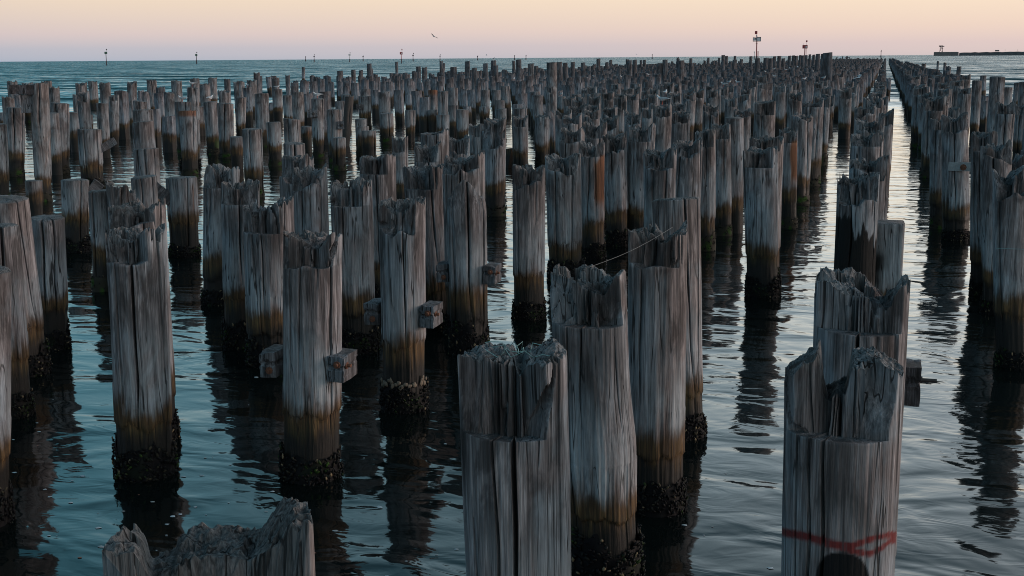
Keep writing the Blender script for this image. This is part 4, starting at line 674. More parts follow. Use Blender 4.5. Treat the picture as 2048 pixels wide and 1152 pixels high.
"-228,3416,23,n -17,3418,22,n -265,3426,23,n -282,3426,25,n -71,3428,23,n -299,3433,24,n 18,3437,22,n -160,3438,26,n -88,3439,24,n -35,3440,24,n "
"-193,3442,22,n -108,3442,25,n -123,3442,22,n -177,3443,23,n -141,3447,24,n -55,3448,24,n -245,3449,24,n -228,3449,25,n -18,3450,23,n 32,3455,23,n "
"-260,3459,24,n -70,3460,24,n -279,3461,23,n -87,3470,23,n -160,3473,25,n -54,3477,23,n -193,3477,23,n -35,3477,22,n -105,3477,24,n 18,3478,22,n "
"-2,3479,22,n -213,3479,22,n -140,3481,24,n -126,3482,22,n -228,3484,25,n 32,3485,24,n -18,3485,21,n -248,3486,23,n -71,3487,21,n -280,3490,23,n "
"-265,3497,21,n -297,3504,23,n -158,3505,24,n -176,3506,25,n -86,3506,24,n -35,3507,25,n -2,3507,25,n -192,3508,22,n -141,3509,26,n -123,3510,22,n "
"18,3512,25,n -246,3515,24,n -212,3515,22,n 34,3515,23,n -104,3516,23,n -227,3519,25,n -20,3520,23,n -280,3528,22,n -71,3530,25,n -262,3533,24,n "
"-160,3537,22,n -300,3537,23,n -89,3539,22,n -35,3540,23,n 19,3544,24,n -227,3545,22,n -176,3546,22,n -195,3549,23,n 33,3549,24,n -52,3549,23,n "
"-124,3550,22,n -138,3552,22,n -247,3553,22,n -213,3554,26,n -18,3554,25,n -282,3562,24,n -264,3562,24,n -72,3563,23,n -89,3568,22,n -157,3572,22,n "
"-2,3573,26,n -37,3574,25,n -124,3577,26,n -194,3578,25,n 18,3580,22,n -175,3580,26,n -53,3581,20,n -103,3582,24,n -246,3583,22,n -227,3584,22,n "
"32,3584,23,n -18,3585,24,n -211,3586,25,n -282,3591,24,n -71,3592,23,n -263,3592,25,n -86,3604,22,n -297,3606,21,n -36,3606,22,n -159,3607,23,n "
"-2,3608,25,n -54,3610,23,n -19,3611,22,n -193,3611,23,n -123,3614,23,n 18,3614,24,n -143,3615,24,n -228,3615,25,n -104,3617,24,n -211,3618,23,n "
"35,3621,25,n -72,3623,26,n -244,3623,23,n -89,3640,26,n -300,3640,22,n 18,3641,24,n -37,3643,23,n -106,3644,23,n -193,3646,22,n -3,3646,24,n "
"-140,3648,23,n -227,3649,24,n -211,3650,21,n -245,3651,23,n -52,3651,23,n -20,3658,23,n -69,3660,24,n 32,3660,26,n -263,3661,36,n -283,3664,26,n "
"-91,3671,24,n -160,3671,22,n -299,3673,25,n -37,3675,23,n -175,3678,23,n 18,3678,23,n -107,3680,23,n -192,3681,27,n -229,3683,23,n -123,3683,22,n "
"-140,3685,24,n 31,3685,25,n -56,3685,24,n -246,3687,24,n -18,3690,23,n -281,3692,23,n -71,3694,23,n -264,3698,22,n -299,3701,22,n -37,3705,23,n "
"-158,3706,22,n -87,3710,23,n 17,3712,23,n -123,3712,25,n -177,3713,22,n -52,3715,24,n -2,3715,24,n -105,3717,23,n -212,3717,23,n -193,3719,23,n "
"-140,3720,24,n 32,3720,23,n -247,3721,23,n -18,3722,26,n -70,3726,22,n -265,3730,26,n -299,3737,22,n -37,3740,23,n -3,3744,24,n 18,3745,21,n "
"-122,3748,23,n -212,3749,22,n -192,3749,21,n -54,3751,24,n -244,3751,25,n -106,3752,25,n -142,3752,21,n 32,3755,24,n -20,3756,23,n -230,3757,30,n "
"-71,3764,21,n -263,3766,24,n -157,3773,23,n -90,3775,22,n 18,3776,23,n -2,3779,20,n -193,3779,24,n -177,3779,22,n -37,3781,24,n -122,3782,26,n "
"-142,3783,25,n -20,3786,21,n -245,3787,24,n -105,3788,22,n -55,3788,24,n 32,3789,22,n -283,3793,22,n -72,3797,23,n -265,3797,25,n -298,3807,24,n "
"-159,3808,23,n -123,3808,22,n -88,3809,26,n -178,3811,25,n -36,3811,23,n 17,3812,23,n -56,3814,23,n -2,3814,23,n -142,3817,22,n -211,3818,32,n "
"-227,3819,24,n -247,3819,24,n 35,3820,23,n -193,3821,23,n -106,3821,25,n -17,3824,23,n -70,3828,29,n -281,3832,26,n -265,3833,24,n -299,3842,25,n "
"-86,3842,22,n -155,3843,23,n 17,3844,23,n -178,3844,22,n -123,3845,23,n -195,3848,23,n -3,3848,22,n -55,3850,22,n -230,3851,24,n -107,3852,23,n "
"32,3852,22,n -140,3855,23,n -211,3855,23,n -19,3859,19,n -281,3862,24,n -70,3862,26,n -262,3866,25,n -157,3871,22,n -87,3875,22,n -299,3878,23,n "
"-176,3880,27,n -105,3880,23,n -35,3880,24,n -51,3882,23,n 18,3883,25,n -194,3883,24,n -119,3884,25,n -211,3884,23,n -143,3885,23,n -248,3886,27,n "
"-229,3887,24,n 32,3887,25,n -18,3891,24,n -72,3896,24,n -279,3898,21,n -89,3904,23,n -298,3908,24,n -159,3912,21,n 18,3915,24,n -53,3915,23,n "
"-142,3916,26,n -35,3917,27,n -124,3917,23,n -176,3919,22,n -231,3919,25,n -210,3920,22,n -196,3920,25,n 34,3921,23,n -247,3922,23,n -280,3931,32,n "
"-70,3932,23,n -263,3936,23,n -2,3944,26,n -298,3945,22,n -158,3948,25,n 18,3950,23,n -107,3950,22,n -195,3951,24,n -52,3952,24,n -210,3953,23,n "
"-140,3954,24,n 35,3955,23,n -227,3957,25,n -19,3960,23,n -245,3962,25,n -71,3962,24,n -281,3966,24,n -160,3974,24,n -300,3977,25,n -36,3979,22,n "
"18,3979,22,n -89,3980,22,n -176,3981,23,n -194,3981,24,n -213,3984,24,n -52,3986,26,n -123,3986,24,n -140,3988,23,n -104,3989,23,n -227,3990,25,n "
"-19,3990,24,n 34,3992,26,n -70,3998,21,n -282,3998,23,n -265,4002,23,n -158,4004,23,n -35,4008,22,n -298,4010,22,n -3,4012,24,n -175,4013,28,n "
"-89,4014,25,n -195,4015,25,n 17,4017,24,n -123,4018,24,n -142,4019,22,n -105,4020,23,n -228,4020,22,n 32,4021,23,n -54,4023,25,n -16,4026,24,n "
"-249,4028,33,n -72,4034,25,n -281,4035,23,n -265,4036,23,n -298,4041,24,n -87,4044,24,n -35,4045,24,n -160,4046,22,n -175,4046,27,n -124,4047,23,n "
"18,4048,24,n -194,4049,26,n -51,4050,24,n -3,4052,25,n -228,4053,23,n 34,4054,23,n -141,4054,23,n -212,4055,25,n -105,4057,21,n -244,4059,22,n "
"-17,4060,23,n -268,4066,22,n -70,4068,23,n -299,4077,22,n -160,4078,24,n -87,4080,24,n -173,4081,25,n -37,4082,23,n 17,4083,24,n -2,4084,25,n "
"32,4085,23,n -102,4086,23,n -124,4086,24,n -141,4086,23,n -212,4087,22,n -244,4089,36,n -18,4090,24,n -228,4091,24,n -54,4091,22,n -282,4098,23,n "
"-262,4105,24,n -71,4105,24,n -157,4106,22,n -105,4116,23,n -2,4117,26,n -176,4117,25,n -39,4118,22,n -141,4119,23,n -124,4119,25,n -194,4119,24,n "
"-54,4121,24,n -17,4124,24,n -210,4124,24,n -229,4125,24,n -246,4127,23,n 32,4127,21,n -71,4131,23,n -263,4141,24,n -87,4143,23,n -296,4144,21,n "
"-2,4145,24,n -159,4146,25,n -37,4147,23,n -177,4149,23,n -124,4151,24,n -141,4153,23,n -193,4155,28,n -230,4156,27,n -210,4157,23,n -53,4157,23,n "
"-108,4157,23,n 30,4158,26,n -245,4160,23,n -19,4161,25,n -72,4164,24,n -281,4166,21,n -265,4167,25,n -160,4175,23,n -1,4180,25,n -89,4180,24,n "
"-192,4184,21,n -106,4185,24,n -126,4186,24,n -36,4186,22,n -174,4186,25,n -140,4188,22,n -211,4190,25,n -228,4193,22,n 34,4194,22,n -19,4195,24,n "
"-71,4197,23,n -283,4199,23,n -264,4199,23,n -159,4210,24,n -123,4215,23,n -3,4216,24,n -33,4216,24,n -176,4218,23,n -88,4218,22,n -193,4218,29,n "
"-230,4220,24,n -54,4220,24,n -212,4221,23,n -107,4224,25,n -142,4225,23,n -18,4226,25,n 32,4227,22,n -247,4227,23,n -279,4235,26,n -263,4236,22,n "
"-72,4241,24,n -90,4243,23,n -299,4246,24,n -159,4247,22,n -176,4249,23,n -35,4250,24,n -2,4251,24,n 18,4253,25,n -125,4257,23,n -210,4257,22,n "
"-229,4258,23,n -17,4259,23,n 31,4260,22,n -142,4260,25,n -106,4261,24,n -245,4265,23,n -71,4268,22,n -264,4271,23,n -280,4271,24,n -299,4276,23,n "
"-87,4278,24,n -161,4278,20,n -2,4282,24,n 19,4284,24,n -174,4285,24,n -38,4287,27,n -126,4287,26,n -194,4287,24,n -54,4287,22,n -106,4287,23,n "
"-211,4290,23,n -139,4290,24,n 33,4292,24,n -228,4292,23,n -19,4294,24,n -247,4294,24,n -71,4300,24,n -282,4303,29,n -265,4306,26,n -88,4310,23,n "
"-299,4311,23,n -160,4315,22,n -3,4318,22,n -37,4318,25,n -193,4319,22,n 19,4319,22,n -124,4321,26,n -178,4321,25,n -53,4322,24,n -211,4323,23,n "
"33,4326,24,n -141,4327,23,n -229,4327,22,n -248,4328,25,n -17,4329,23,n -108,4331,22,n -264,4337,25,n -72,4337,24,n -282,4341,25,n -160,4345,23,n "
"-299,4345,24,n -178,4348,23,n -35,4349,23,n -193,4353,21,n -3,4355,26,n -211,4356,24,n -124,4356,22,n -106,4356,23,n 19,4356,26,n -90,4357,23,n "
"-54,4357,23,n -247,4358,24,n -230,4360,24,n -141,4362,23,n -17,4363,23,n -279,4367,23,n -263,4374,26,n -157,4377,23,n -299,4382,23,n 18,4383,22,n "
"-174,4383,24,n -87,4385,22,n -36,4386,25,n -55,4387,24,n -123,4388,22,n -194,4389,23,n -105,4390,25,n -212,4392,24,n -244,4396,24,n -17,4396,23,n "
"33,4397,24,n -70,4401,22,n -280,4401,23,n -263,4404,27,n -89,4410,25,n -2,4416,24,n 18,4417,24,n -296,4417,22,n -177,4418,24,n -35,4420,22,n "
"-106,4421,22,n -141,4423,23,n -124,4424,24,n -53,4425,23,n -20,4426,23,n -211,4429,23,n -228,4429,26,n 34,4431,22,n -247,4432,38,n -282,4437,24,n "
"-71,4439,24,n -266,4442,23,n -159,4445,25,n -88,4448,23,n -298,4450,22,n -210,4454,24,n 17,4454,23,n -38,4455,23,n -124,4456,25,n -140,4456,24,n "
"-177,4456,26,n -55,4459,23,n -195,4462,23,n -107,4462,23,n 31,4462,25,n -18,4463,26,n -247,4467,23,n -71,4473,27,n -265,4474,21,n -298,4479,37,n "
"-158,4481,25,n -35,4483,23,n -3,4483,25,n 18,4486,24,n -193,4488,25,n -107,4489,23,n -176,4490,23,n -124,4492,23,n -52,4493,23,n -229,4494,35,n "
"-246,4495,23,n -142,4496,25,n 33,4497,22,n -211,4500,25,n -69,4504,25,n -281,4507,24,n -264,4508,23,n -88,4512,23,n -157,4516,22,n -299,4517,22,n "
"-174,4519,23,n 17,4521,26,n -36,4521,23,n -2,4522,23,n -195,4523,25,n -124,4525,25,n -105,4527,24,n -228,4528,24,n -212,4529,25,n -51,4529,23,n "
"-19,4529,24,n 35,4533,24,n -282,4537,23,n -261,4546,24,n -300,4548,27,n -160,4549,22,n -1,4553,23,n -52,4554,25,n -34,4554,26,n -192,4557,25,n "
"19,4558,26,n -125,4560,25,n -176,4560,23,n -228,4561,23,n -212,4561,25,n -142,4561,26,n -246,4562,24,n 33,4562,23,n -108,4562,23,n -72,4571,25,n "
"-261,4574,24,n -281,4575,24,n -89,4578,25,n -161,4581,21,n -37,4589,21,n -2,4591,25,n 19,4591,23,n -107,4592,24,n -193,4592,23,n 35,4592,24,n "
"-177,4593,25,n -124,4593,24,n -54,4594,24,n -139,4594,23,n -211,4596,24,n -230,4598,24,n -18,4598,25,n -246,4601,22,n -71,4607,26,n -280,4608,23,n "
"-264,4610,24,n -301,4613,23,n -89,4617,23,n -157,4617,25,n -37,4619,26,n 18,4623,22,n -192,4624,24,n -2,4625,22,n -54,4625,22,n -212,4626,23,n "
"-245,4628,24,n -106,4629,25,n -125,4629,24,n -140,4629,24,n -229,4629,25,n 31,4630,23,n -18,4630,25,n -279,4640,25,n -263,4641,23,n -72,4645,23,n "
"-88,4650,27,n -121,4656,23,n 18,4657,25,n -176,4658,23,n -193,4659,23,n -35,4660,24,n -213,4663,24,n -228,4663,23,n -248,4663,24,n -54,4664,24,n "
"-107,4664,25,n 35,4670,25,n -17,4671,25,n -72,4673,20,n -263,4675,23,n -281,4675,27,n -91,4684,23,n -298,4687,25,n -159,4687,24,n -177,4689,24,n "
"-2,4690,23,n 33,4693,25,n -33,4693,22,n -52,4693,23,n -122,4694,24,n -141,4695,24,n 18,4695,23,n -193,4696,23,n -227,4697,23,n -105,4698,22,n "
"-246,4698,22,n -212,4698,22,n -19,4700,23,n -281,4708,24,n -71,4708,24,n -300,4717,25,n -157,4720,24,n -89,4721,26,n -38,4721,25,n 18,4725,25,n "
"-178,4725,23,n -3,4726,22,n -140,4728,25,n -122,4730,24,n -104,4730,23,n 32,4730,24,n -194,4730,24,n -53,4731,24,n -248,4733,24,n -17,4734,23,n "
"-228,4735,23,n -72,4741,29,n -277,4741,31,n -262,4743,23,n -88,4749,26,n -159,4754,24,n -301,4754,24,n 17,4755,24,n -2,4756,23,n -107,4758,22,n "
"-175,4759,27,n -211,4763,25,n -140,4764,24,n -52,4764,27,n -194,4765,23,n 33,4766,25,n -245,4768,24,n -228,4768,24,n -263,4775,23,n -283,4778,24,n "
"-71,4779,23,n -89,4785,25,n -37,4787,22,n -301,4788,22,n 18,4790,25,n -177,4792,24,n -2,4792,23,n -124,4792,23,n -228,4795,24,n 32,4796,23,n "
"-194,4797,24,n -246,4797,25,n -107,4798,23,n -52,4800,23,n -141,4800,22,n -211,4800,24,n -19,4801,23,n -265,4812,25,n -158,4818,23,n -298,4818,28,n "
"-192,4821,24,n -87,4821,22,n 19,4825,25,n -38,4828,22,n -140,4828,23,n -175,4828,27,n -107,4830,23,n -124,4830,24,n -55,4831,26,n -213,4833,21,n "
"33,4834,23,n -246,4834,22,n -18,4836,23,n -264,4842,24,n -72,4843,22,n -282,4843,23,n -298,4855,22,n -87,4855,23,n -156,4857,25,n -192,4859,23,n "
"-2,4859,22,n 17,4862,22,n -35,4863,22,n -142,4863,24,n -107,4864,24,n -53,4864,23,n -123,4865,24,n -210,4866,22,n -21,4867,24,n 30,4869,21,n "
"-69,4876,22,n -264,4877,24,n -298,4883,23,n -90,4886,23,n -1,4886,23,n -178,4892,23,n 18,4892,24,n -35,4895,23,n -192,4896,23,n -56,4896,26,n "
"-122,4896,25,n -142,4897,25,n -210,4899,23,n -107,4900,24,n -227,4901,25,n -21,4901,24,n 34,4902,22,n -247,4902,22,n -281,4911,29,n -264,4911,23,n "
"-158,4918,24,n -90,4922,23,n -299,4923,23,n 18,4925,27,n -177,4926,23,n -55,4927,25,n -36,4927,24,n -2,4928,25,n -229,4929,25,n -107,4930,24,n "
"-194,4931,21,n -123,4932,25,n -138,4932,24,n -243,4934,23,n -210,4935,23,n -19,4938,23,n -282,4941,23,n -72,4942,23,n -264,4945,21,n -89,4952,23,n "
"-159,4952,24,n -298,4953,37,n 19,4956,22,n -177,4956,22,n -2,4959,24,n -34,4959,22,n -192,4963,24,n -53,4964,21,n -141,4965,23,n -126,4965,23,n "
"-228,4966,26,n 32,4968,23,n -247,4968,23,n -104,4969,25,n -211,4971,23,n -19,4973,23,n -263,4976,23,n -70,4978,23,n -280,4980,23,n -160,4984,24,n "
"-298,4989,24,n -35,4992,22,n -178,4992,22,n 18,4993,22,n -3,4993,24,n -124,4998,22,n -142,5000,25,n -194,5000,24,n -55,5000,23,n -212,5000,23,n "
"-106,5000,21,n -228,5002,24,n 34,5004,25,n -282,5012,21,n -265,5013,25,n -89,5022,23,n -157,5024,22,n -299,5026,25,n -195,5026,22,n -34,5028,24,n "
"-140,5029,22,n 18,5031,26,n -106,5031,25,n -54,5031,22,n -2,5031,25,n -178,5032,26,n -227,5034,23,n -247,5034,22,n -20,5034,25,n -213,5037,25,n "
"33,5040,24,n -73,5043,25,n -281,5046,22,n -262,5047,23,n 18,5056,22,n -300,5057,27,n -86,5060,24,n -156,5060,24,n -193,5061,21,n -2,5062,23,n "
"-35,5062,23,n -177,5063,22,n -123,5063,21,n -143,5064,24,n -53,5064,23,n -228,5066,25,n -212,5067,23,n -106,5068,30,n -18,5070,24,n -244,5073,22,n "
"-281,5077,24,n -69,5080,24,n -87,5085,22,n -158,5089,23,n -302,5092,25,n -35,5094,24,n -2,5095,22,n -193,5095,26,n -125,5096,22,n 18,5097,24,n "
"-210,5097,23,n -52,5098,23,n -176,5098,23,n -139,5100,22,n -106,5101,22,n 34,5102,23,n -19,5102,24,n -227,5104,23,n -246,5104,21,n -70,5109,24,n "
"-281,5111,21,n -264,5115,23,n -300,5121,25,n -161,5123,22,n -88,5123,23,n -177,5128,23,n -36,5128,24,n -2,5129,25,n -122,5129,24,n -55,5131,25,n "
"18,5132,22,n -211,5133,23,n -107,5133,26,n -193,5133,24,n -248,5135,24,n -143,5136,26,n -229,5138,24,n 33,5138,25,n -19,5141,24,n -70,5146,23,n "
"-299,5156,23,n -158,5157,22,n -35,5161,25,n 19,5162,26,n -176,5162,23,n -55,5164,21,n -123,5165,22,n -211,5166,24,n -143,5167,23,n -228,5167,24,n "
"-194,5168,25,n 31,5168,22,n -245,5169,25,n -105,5170,23,n -19,5172,23,n -280,5177,24,n -72,5179,22,n -264,5180,22,n -158,5185,28,n -87,5185,30,n "
"-297,5187,27,n -176,5193,23,n -36,5194,24,n 18,5198,22,n -194,5198,23,n -53,5199,24,n -122,5199,25,n -142,5202,24,n 36,5204,22,n -72,5213,24,n "
"-281,5215,25,n -264,5218,26,n -299,5226,23,n -87,5228,21,n -37,5228,25,n -3,5228,21,n 17,5229,23,n -159,5229,24,n -122,5229,24,n -177,5231,23,n "
"-105,5231,24,n -209,5233,22,n -141,5234,25,n -193,5234,23,n -53,5234,23,n 35,5237,22,n -232,5239,24,n -76,5244,24,n -282,5244,24,n -267,5248,27,n "
"-87,5258,23,n -159,5260,23,n -36,5261,24,n -299,5262,25,n -124,5262,23,n -177,5263,24,n 18,5265,23,n -211,5268,23,n -104,5268,24,n -195,5270,23,n "
"-142,5271,26,n -245,5272,23,n -227,5272,20,n -53,5272,23,n -17,5275,28,n 33,5278,24,n -281,5280,24,n -73,5282,22,n -263,5289,24,n -298,5289,23,n "
"-89,5291,23,n -157,5292,25,n -2,5299,24,n -104,5299,25,n -177,5300,26,n -124,5301,25,n 18,5301,23,n -229,5302,23,n -195,5303,24,n -248,5303,23,n "
"-211,5304,21,n -142,5304,24,n -19,5304,22,n 33,5310,23,n -280,5316,26,n -265,5319,22,n -299,5325,23,n -123,5331,23,n -3,5331,24,n -88,5332,24,n "
"-176,5332,23,n -191,5333,24,n 18,5335,23,n -55,5335,23,n -105,5335,25,n -142,5335,22,n -21,5338,24,n -213,5340,25,n 33,5342,24,n -247,5347,23,n "
"-71,5348,23,n -266,5352,24,n -296,5358,24,n -160,5358,24,n -91,5362,25,n -2,5363,24,n -177,5365,21,n -123,5366,25,n -195,5367,23,n -37,5368,26,n "
"18,5368,24,n -213,5368,24,n -16,5372,26,n -106,5372,23,n -244,5373,23,n -142,5375,23,n 34,5376,24,n -228,5379,22,n -283,5385,24,n -263,5385,21,n "
"-71,5387,24,n -298,5393,22,n -88,5394,23,n -37,5397,23,n -158,5398,23,n 18,5399,25,n -175,5399,28,n -194,5400,27,n -4,5401,23,n -18,5402,22,n "
"-246,5403,24,n -125,5403,23,n -53,5404,25,n -106,5405,24,n -229,5406,23,n -141,5407,23,n 32,5410,25,n -71,5417,23,n -265,5423,24,n -158,5428,25,n "
"-90,5429,23,n -299,5429,23,n -37,5429,24,n 18,5431,25,n -190,5433,24,n -211,5434,24,n -141,5434,24,n -229,5436,24,n -2,5437,24,n -53,5438,27,n "
"-105,5438,23,n -249,5439,23,n -126,5439,25,n 33,5445,26,n -280,5446,21,n -68,5447,23,n -265,5453,25,n -86,5457,22,n -296,5458,25,n -158,5461,25,n "
"-179,5464,23,n -3,5464,22,n -36,5465,23,n 18,5466,22,n -194,5467,22,n -141,5468,26,n -107,5471,25,n -53,5471,23,n -19,5473,25,n -228,5474,22,n "
"-212,5474,23,n -245,5477,22,n 31,5477,23,n -280,5482,23,n -73,5483,26,n -261,5484,22,n -298,5494,24,n -159,5494,24,n -88,5495,23,n -36,5499,25,n "
"18,5500,23,n -195,5500,25,n -2,5501,22,n -123,5501,23,n -53,5502,24,n -175,5502,24,n -106,5506,23,n -214,5506,23,n -227,5507,23,n 34,5509,22,n "
"-18,5511,24,n -246,5511,25,n -280,5515,22,n -69,5515,25,n -261,5525,23,n -158,5526,22,n -174,5532,22,n -89,5532,23,n 18,5533,24,n -35,5533,23,n "
"-3,5534,24,n -123,5537,22,n -193,5537,23,n -140,5539,21,n -55,5540,22,n -212,5540,26,n 35,5542,24,n -227,5543,23,n -246,5544,24,n -73,5552,23,n "
"-264,5554,26,n -283,5554,24,n -158,5560,24,n -90,5560,23,n -296,5563,24,n -177,5565,23,n 19,5566,23,n -36,5566,24,n -2,5567,22,n -194,5569,24,n "
"-122,5570,24,n -211,5572,23,n -106,5572,22,n 32,5573,22,n -228,5574,23,n -143,5577,21,n -54,5577,24,n -246,5578,25,n -19,5580,23,n -71,5585,25,n "
"-281,5585,22,n -262,5586,25,n -159,5595,24,n -85,5596,24,n -3,5596,24,n -299,5597,25,n -194,5598,23,n -36,5599,22,n -177,5604,26,n 19,5604,24,n "
"-123,5604,26,n -108,5605,25,n -142,5608,25,n -54,5609,23,n -228,5609,23,n -210,5610,23,n -244,5611,25,n 33,5611,25,n -19,5613,24,n -280,5618,23,n "
"-73,5620,23,n -266,5623,22,n -301,5627,24,n -157,5631,22,n -35,5634,24,n 19,5635,22,n -2,5635,22,n -176,5636,22,n -192,5636,25,n -123,5637,22,n "
"-54,5637,23,n -228,5639,24,n -106,5641,23,n -211,5642,22,n -246,5642,23,n -141,5642,23,n -19,5643,24,n 32,5644,22,n -280,5652,24,n -261,5654,24,n "
"-299,5660,23,n -158,5661,24,n -90,5663,23,n -175,5665,24,n -3,5665,25,n -123,5669,23,n -36,5670,22,n -105,5672,23,n -141,5672,24,n -192,5672,24,n "
"-53,5672,23,n 18,5672,23,n -211,5673,22,n 32,5673,23,n -243,5678,24,n -19,5680,24,n -281,5687,23,n -262,5690,24,n -68,5692,22,n -192,5698,24,n "
"-299,5699,26,n -85,5700,21,n -3,5701,23,n -37,5702,23,n 18,5703,25,n -177,5703,25,n -55,5704,23,n -123,5705,24,n -246,5707,23,n -228,5708,25,n "
"-141,5708,24,n -106,5709,23,n 34,5712,23,n -21,5714,22,n -283,5720,23,n -264,5720,25,n -70,5722,23,n -301,5731,24,n -175,5733,25,n -159,5734,23,n "
"-193,5736,25,n -2,5736,24,n -105,5737,24,n 18,5739,22,n -124,5740,22,n -228,5742,24,n -211,5743,21,n -248,5746,23,n -19,5746,22,n -53,5747,23,n "
"-280,5751,24,n -263,5757,25,n -159,5765,24,n -301,5767,27,n -92,5767,25,n -2,5769,22,n -35,5770,23,n -175,5772,24,n 18,5774,25,n -191,5775,23,n "
"-124,5775,24,n -106,5776,24,n -228,5776,23,n 35,5778,23,n -211,5778,26,n -17,5780,25,n -245,5780,23,n -282,5787,23,n -158,5797,25,n -297,5798,21,n "
"-36,5799,24,n -90,5801,24,n -176,5803,24,n -2,5803,25,n -124,5806,25,n 19,5807,24,n -141,5808,23,n -193,5808,24,n -19,5809,24,n -55,5809,23,n "
"-106,5810,20,n 31,5812,24,n -229,5812,24,n -246,5813,22,n -210,5814,22,n -282,5819,22,n -71,5822,23,n -263,5824,22,n -157,5829,22,n -302,5832,22,n "
"-88,5833,23,n -176,5837,23,n -122,5838,23,n 18,5839,24,n -51,5840,24,n -142,5841,22,n -194,5842,24,n -106,5842,23,n -209,5842,23,n -34,5846,23,n "
"-20,5846,23,n -228,5847,22,n 33,5847,24,n -249,5847,26,n -73,5853,23,n -266,5856,24,n -283,5858,24,n -300,5860,25,n -158,5866,23,n -91,5870,24,n "
"18,5871,23,n -175,5871,24,n -122,5872,22,n -2,5873,22,n -53,5875,23,n -211,5876,23,n -230,5876,25,n -194,5877,22,n -140,5878,24,n -106,5879,24,n "
"-244,5880,23,n 34,5881,24,n -19,5883,23,n -263,5890,25,n -280,5890,24,n -71,5892,24,n -299,5900,22,n -161,5901,25,n -89,5902,25,n -177,5903,23,n "
"18,5906,25,n -195,5906,22,n -35,5906,28,n -140,5907,24,n -211,5907,23,n -123,5908,23,n -107,5908,23,n -18,5911,22,n -52,5911,24,n 34,5912,23,n "
"-230,5912,24,n -246,5913,25,n -72,5923,25,n -264,5927,25,n -89,5932,22,n -157,5932,22,n -299,5932,24,n -35,5939,26,n -176,5939,22,n 19,5939,23,n "
"-106,5940,23,n -2,5941,23,n -193,5941,22,n -211,5943,24,n -53,5944,22,n -124,5944,24,n -228,5945,24,n 30,5947,26,n -246,5948,25,n -264,5954,23,n "
"-71,5955,28,n -280,5958,21,n -298,5969,26,n -87,5969,25,n -160,5971,25,n 18,5972,24,n -176,5975,23,n -2,5975,23,n -194,5975,22,n -228,5977,21,n "
"-107,5977,24,n -125,5978,22,n -211,5979,25,n -140,5981,23,n -245,5981,22,n -17,5983,26,n 33,5987,24,n -70,5990,24,n -284,5993,24,n -265,5994,25,n "
"-159,5999,25,n -299,5999,25,n -176,6003,22,n -2,6004,23,n 18,6005,25,n -91,6006,23,n -36,6007,25,n -105,6009,22,n -192,6010,23,n -141,6011,24,n "
"-55,6012,24,n -123,6014,23,n -212,6014,24,n -229,6015,24,n -248,6016,23,n 34,6017,22,n -19,6017,25,n -71,6024,24,n -281,6024,24,n -265,6029,24,n "
"-90,6030,22,n -297,6031,22,n -159,6035,28,n 18,6039,24,n -3,6042,23,n -194,6042,25,n -229,6043,22,n -108,6043,24,n -36,6045,23,n -124,6045,24,n "
"-55,6045,25,n -140,6046,23,n 32,6048,22,n -246,6048,22,n -18,6048,23,n -73,6056,23,n -284,6059,25,n -262,6059,23,n -87,6068,23,n -296,6069,23,n "
"-159,6069,24,n -2,6072,22,n -174,6074,24,n -36,6074,22,n -107,6076,22,n -192,6077,36,n -227,6078,22,n 19,6080,23,n -247,6080,25,n -124,6081,27,n "
"-145,6081,23,n -210,6081,24,n 34,6083,24,n -18,6083,21,n -281,6090,22,n -71,6091,25,n -260,6095,25,n -299,6097,26,n -158,6102,24,n -90,6104,22,n "
"-1,6107,22,n -177,6108,23,n 18,6109,20,n -36,6110,22,n -193,6110,22,n -105,6111,24,n 36,6112,24,n -54,6112,24,n -228,6112,22,n -141,6113,22,n "
"-211,6116,22,n -20,6118,21,n -246,6119,23,n -281,6121,26,n -264,6125,23,n -72,6128,22,n -159,6134,23,n -299,6136,24,n -89,6137,22,n -2,6138,23,n "
"-175,6139,24,n -36,6141,25,n 17,6142,25,n -226,6146,22,n -209,6146,23,n -124,6148,24,n 33,6148,22,n -19,6149,22,n -53,6151,23,n -246,6151,23,n "
"-105,6152,24,n -282,6159,24,n -265,6160,24,n -71,6161,25,n -158,6167,24,n -298,6168,24,n -87,6169,23,n 19,6172,25,n -177,6175,32,n -104,6176,23,n "
"-123,6178,22,n -52,6179,24,n -140,6181,26,n -228,6182,24,n -194,6183,23,n -213,6183,22,n -15,6184,24,n 36,6186,24,n -247,6187,23,n -280,6192,25,n "
"-69,6195,22,n -263,6196,21,n -159,6202,25,n -88,6204,22,n -299,6205,22,n -37,6205,25,n 18,6207,23,n -192,6208,23,n -3,6208,26,n -53,6209,24,n "
"-123,6210,23,n -176,6211,24,n -106,6213,23,n -140,6213,24,n -228,6215,24,n 35,6217,24,n -20,6217,24,n -265,6226,21,n -282,6228,25,n -298,6234,22,n "
"-160,6236,25,n 18,6240,24,n -88,6241,24,n -3,6242,23,n -105,6242,22,n -177,6242,31,n -195,6244,22,n -124,6244,28,n -38,6245,23,n -53,6247,25,n "
"-142,6247,25,n -229,6248,26,n 34,6250,24,n -246,6250,21,n -211,6251,25,n -20,6255,23,n -70,6258,24,n -280,6259,24,n -264,6260,23,n -296,6272,22,n "
"-158,6273,22,n -88,6274,22,n -35,6274,23,n 18,6274,24,n -178,6274,25,n -2,6276,23,n -123,6277,28,n -56,6278,23,n -107,6278,24,n -192,6278,25,n "
"-140,6281,23,n -229,6283,22,n -213,6283,26,n -246,6286,23,n 32,6287,24,n -21,6288,25,n -281,6292,24,n -71,6297,24,n -262,6299,24,n -298,6303,23,n "
"-86,6303,25,n -2,6309,24,n -175,6309,24,n -35,6310,24,n -122,6312,23,n 17,6312,22,n -53,6313,23,n -246,6314,24,n -106,6314,23,n 31,6316,24,n "
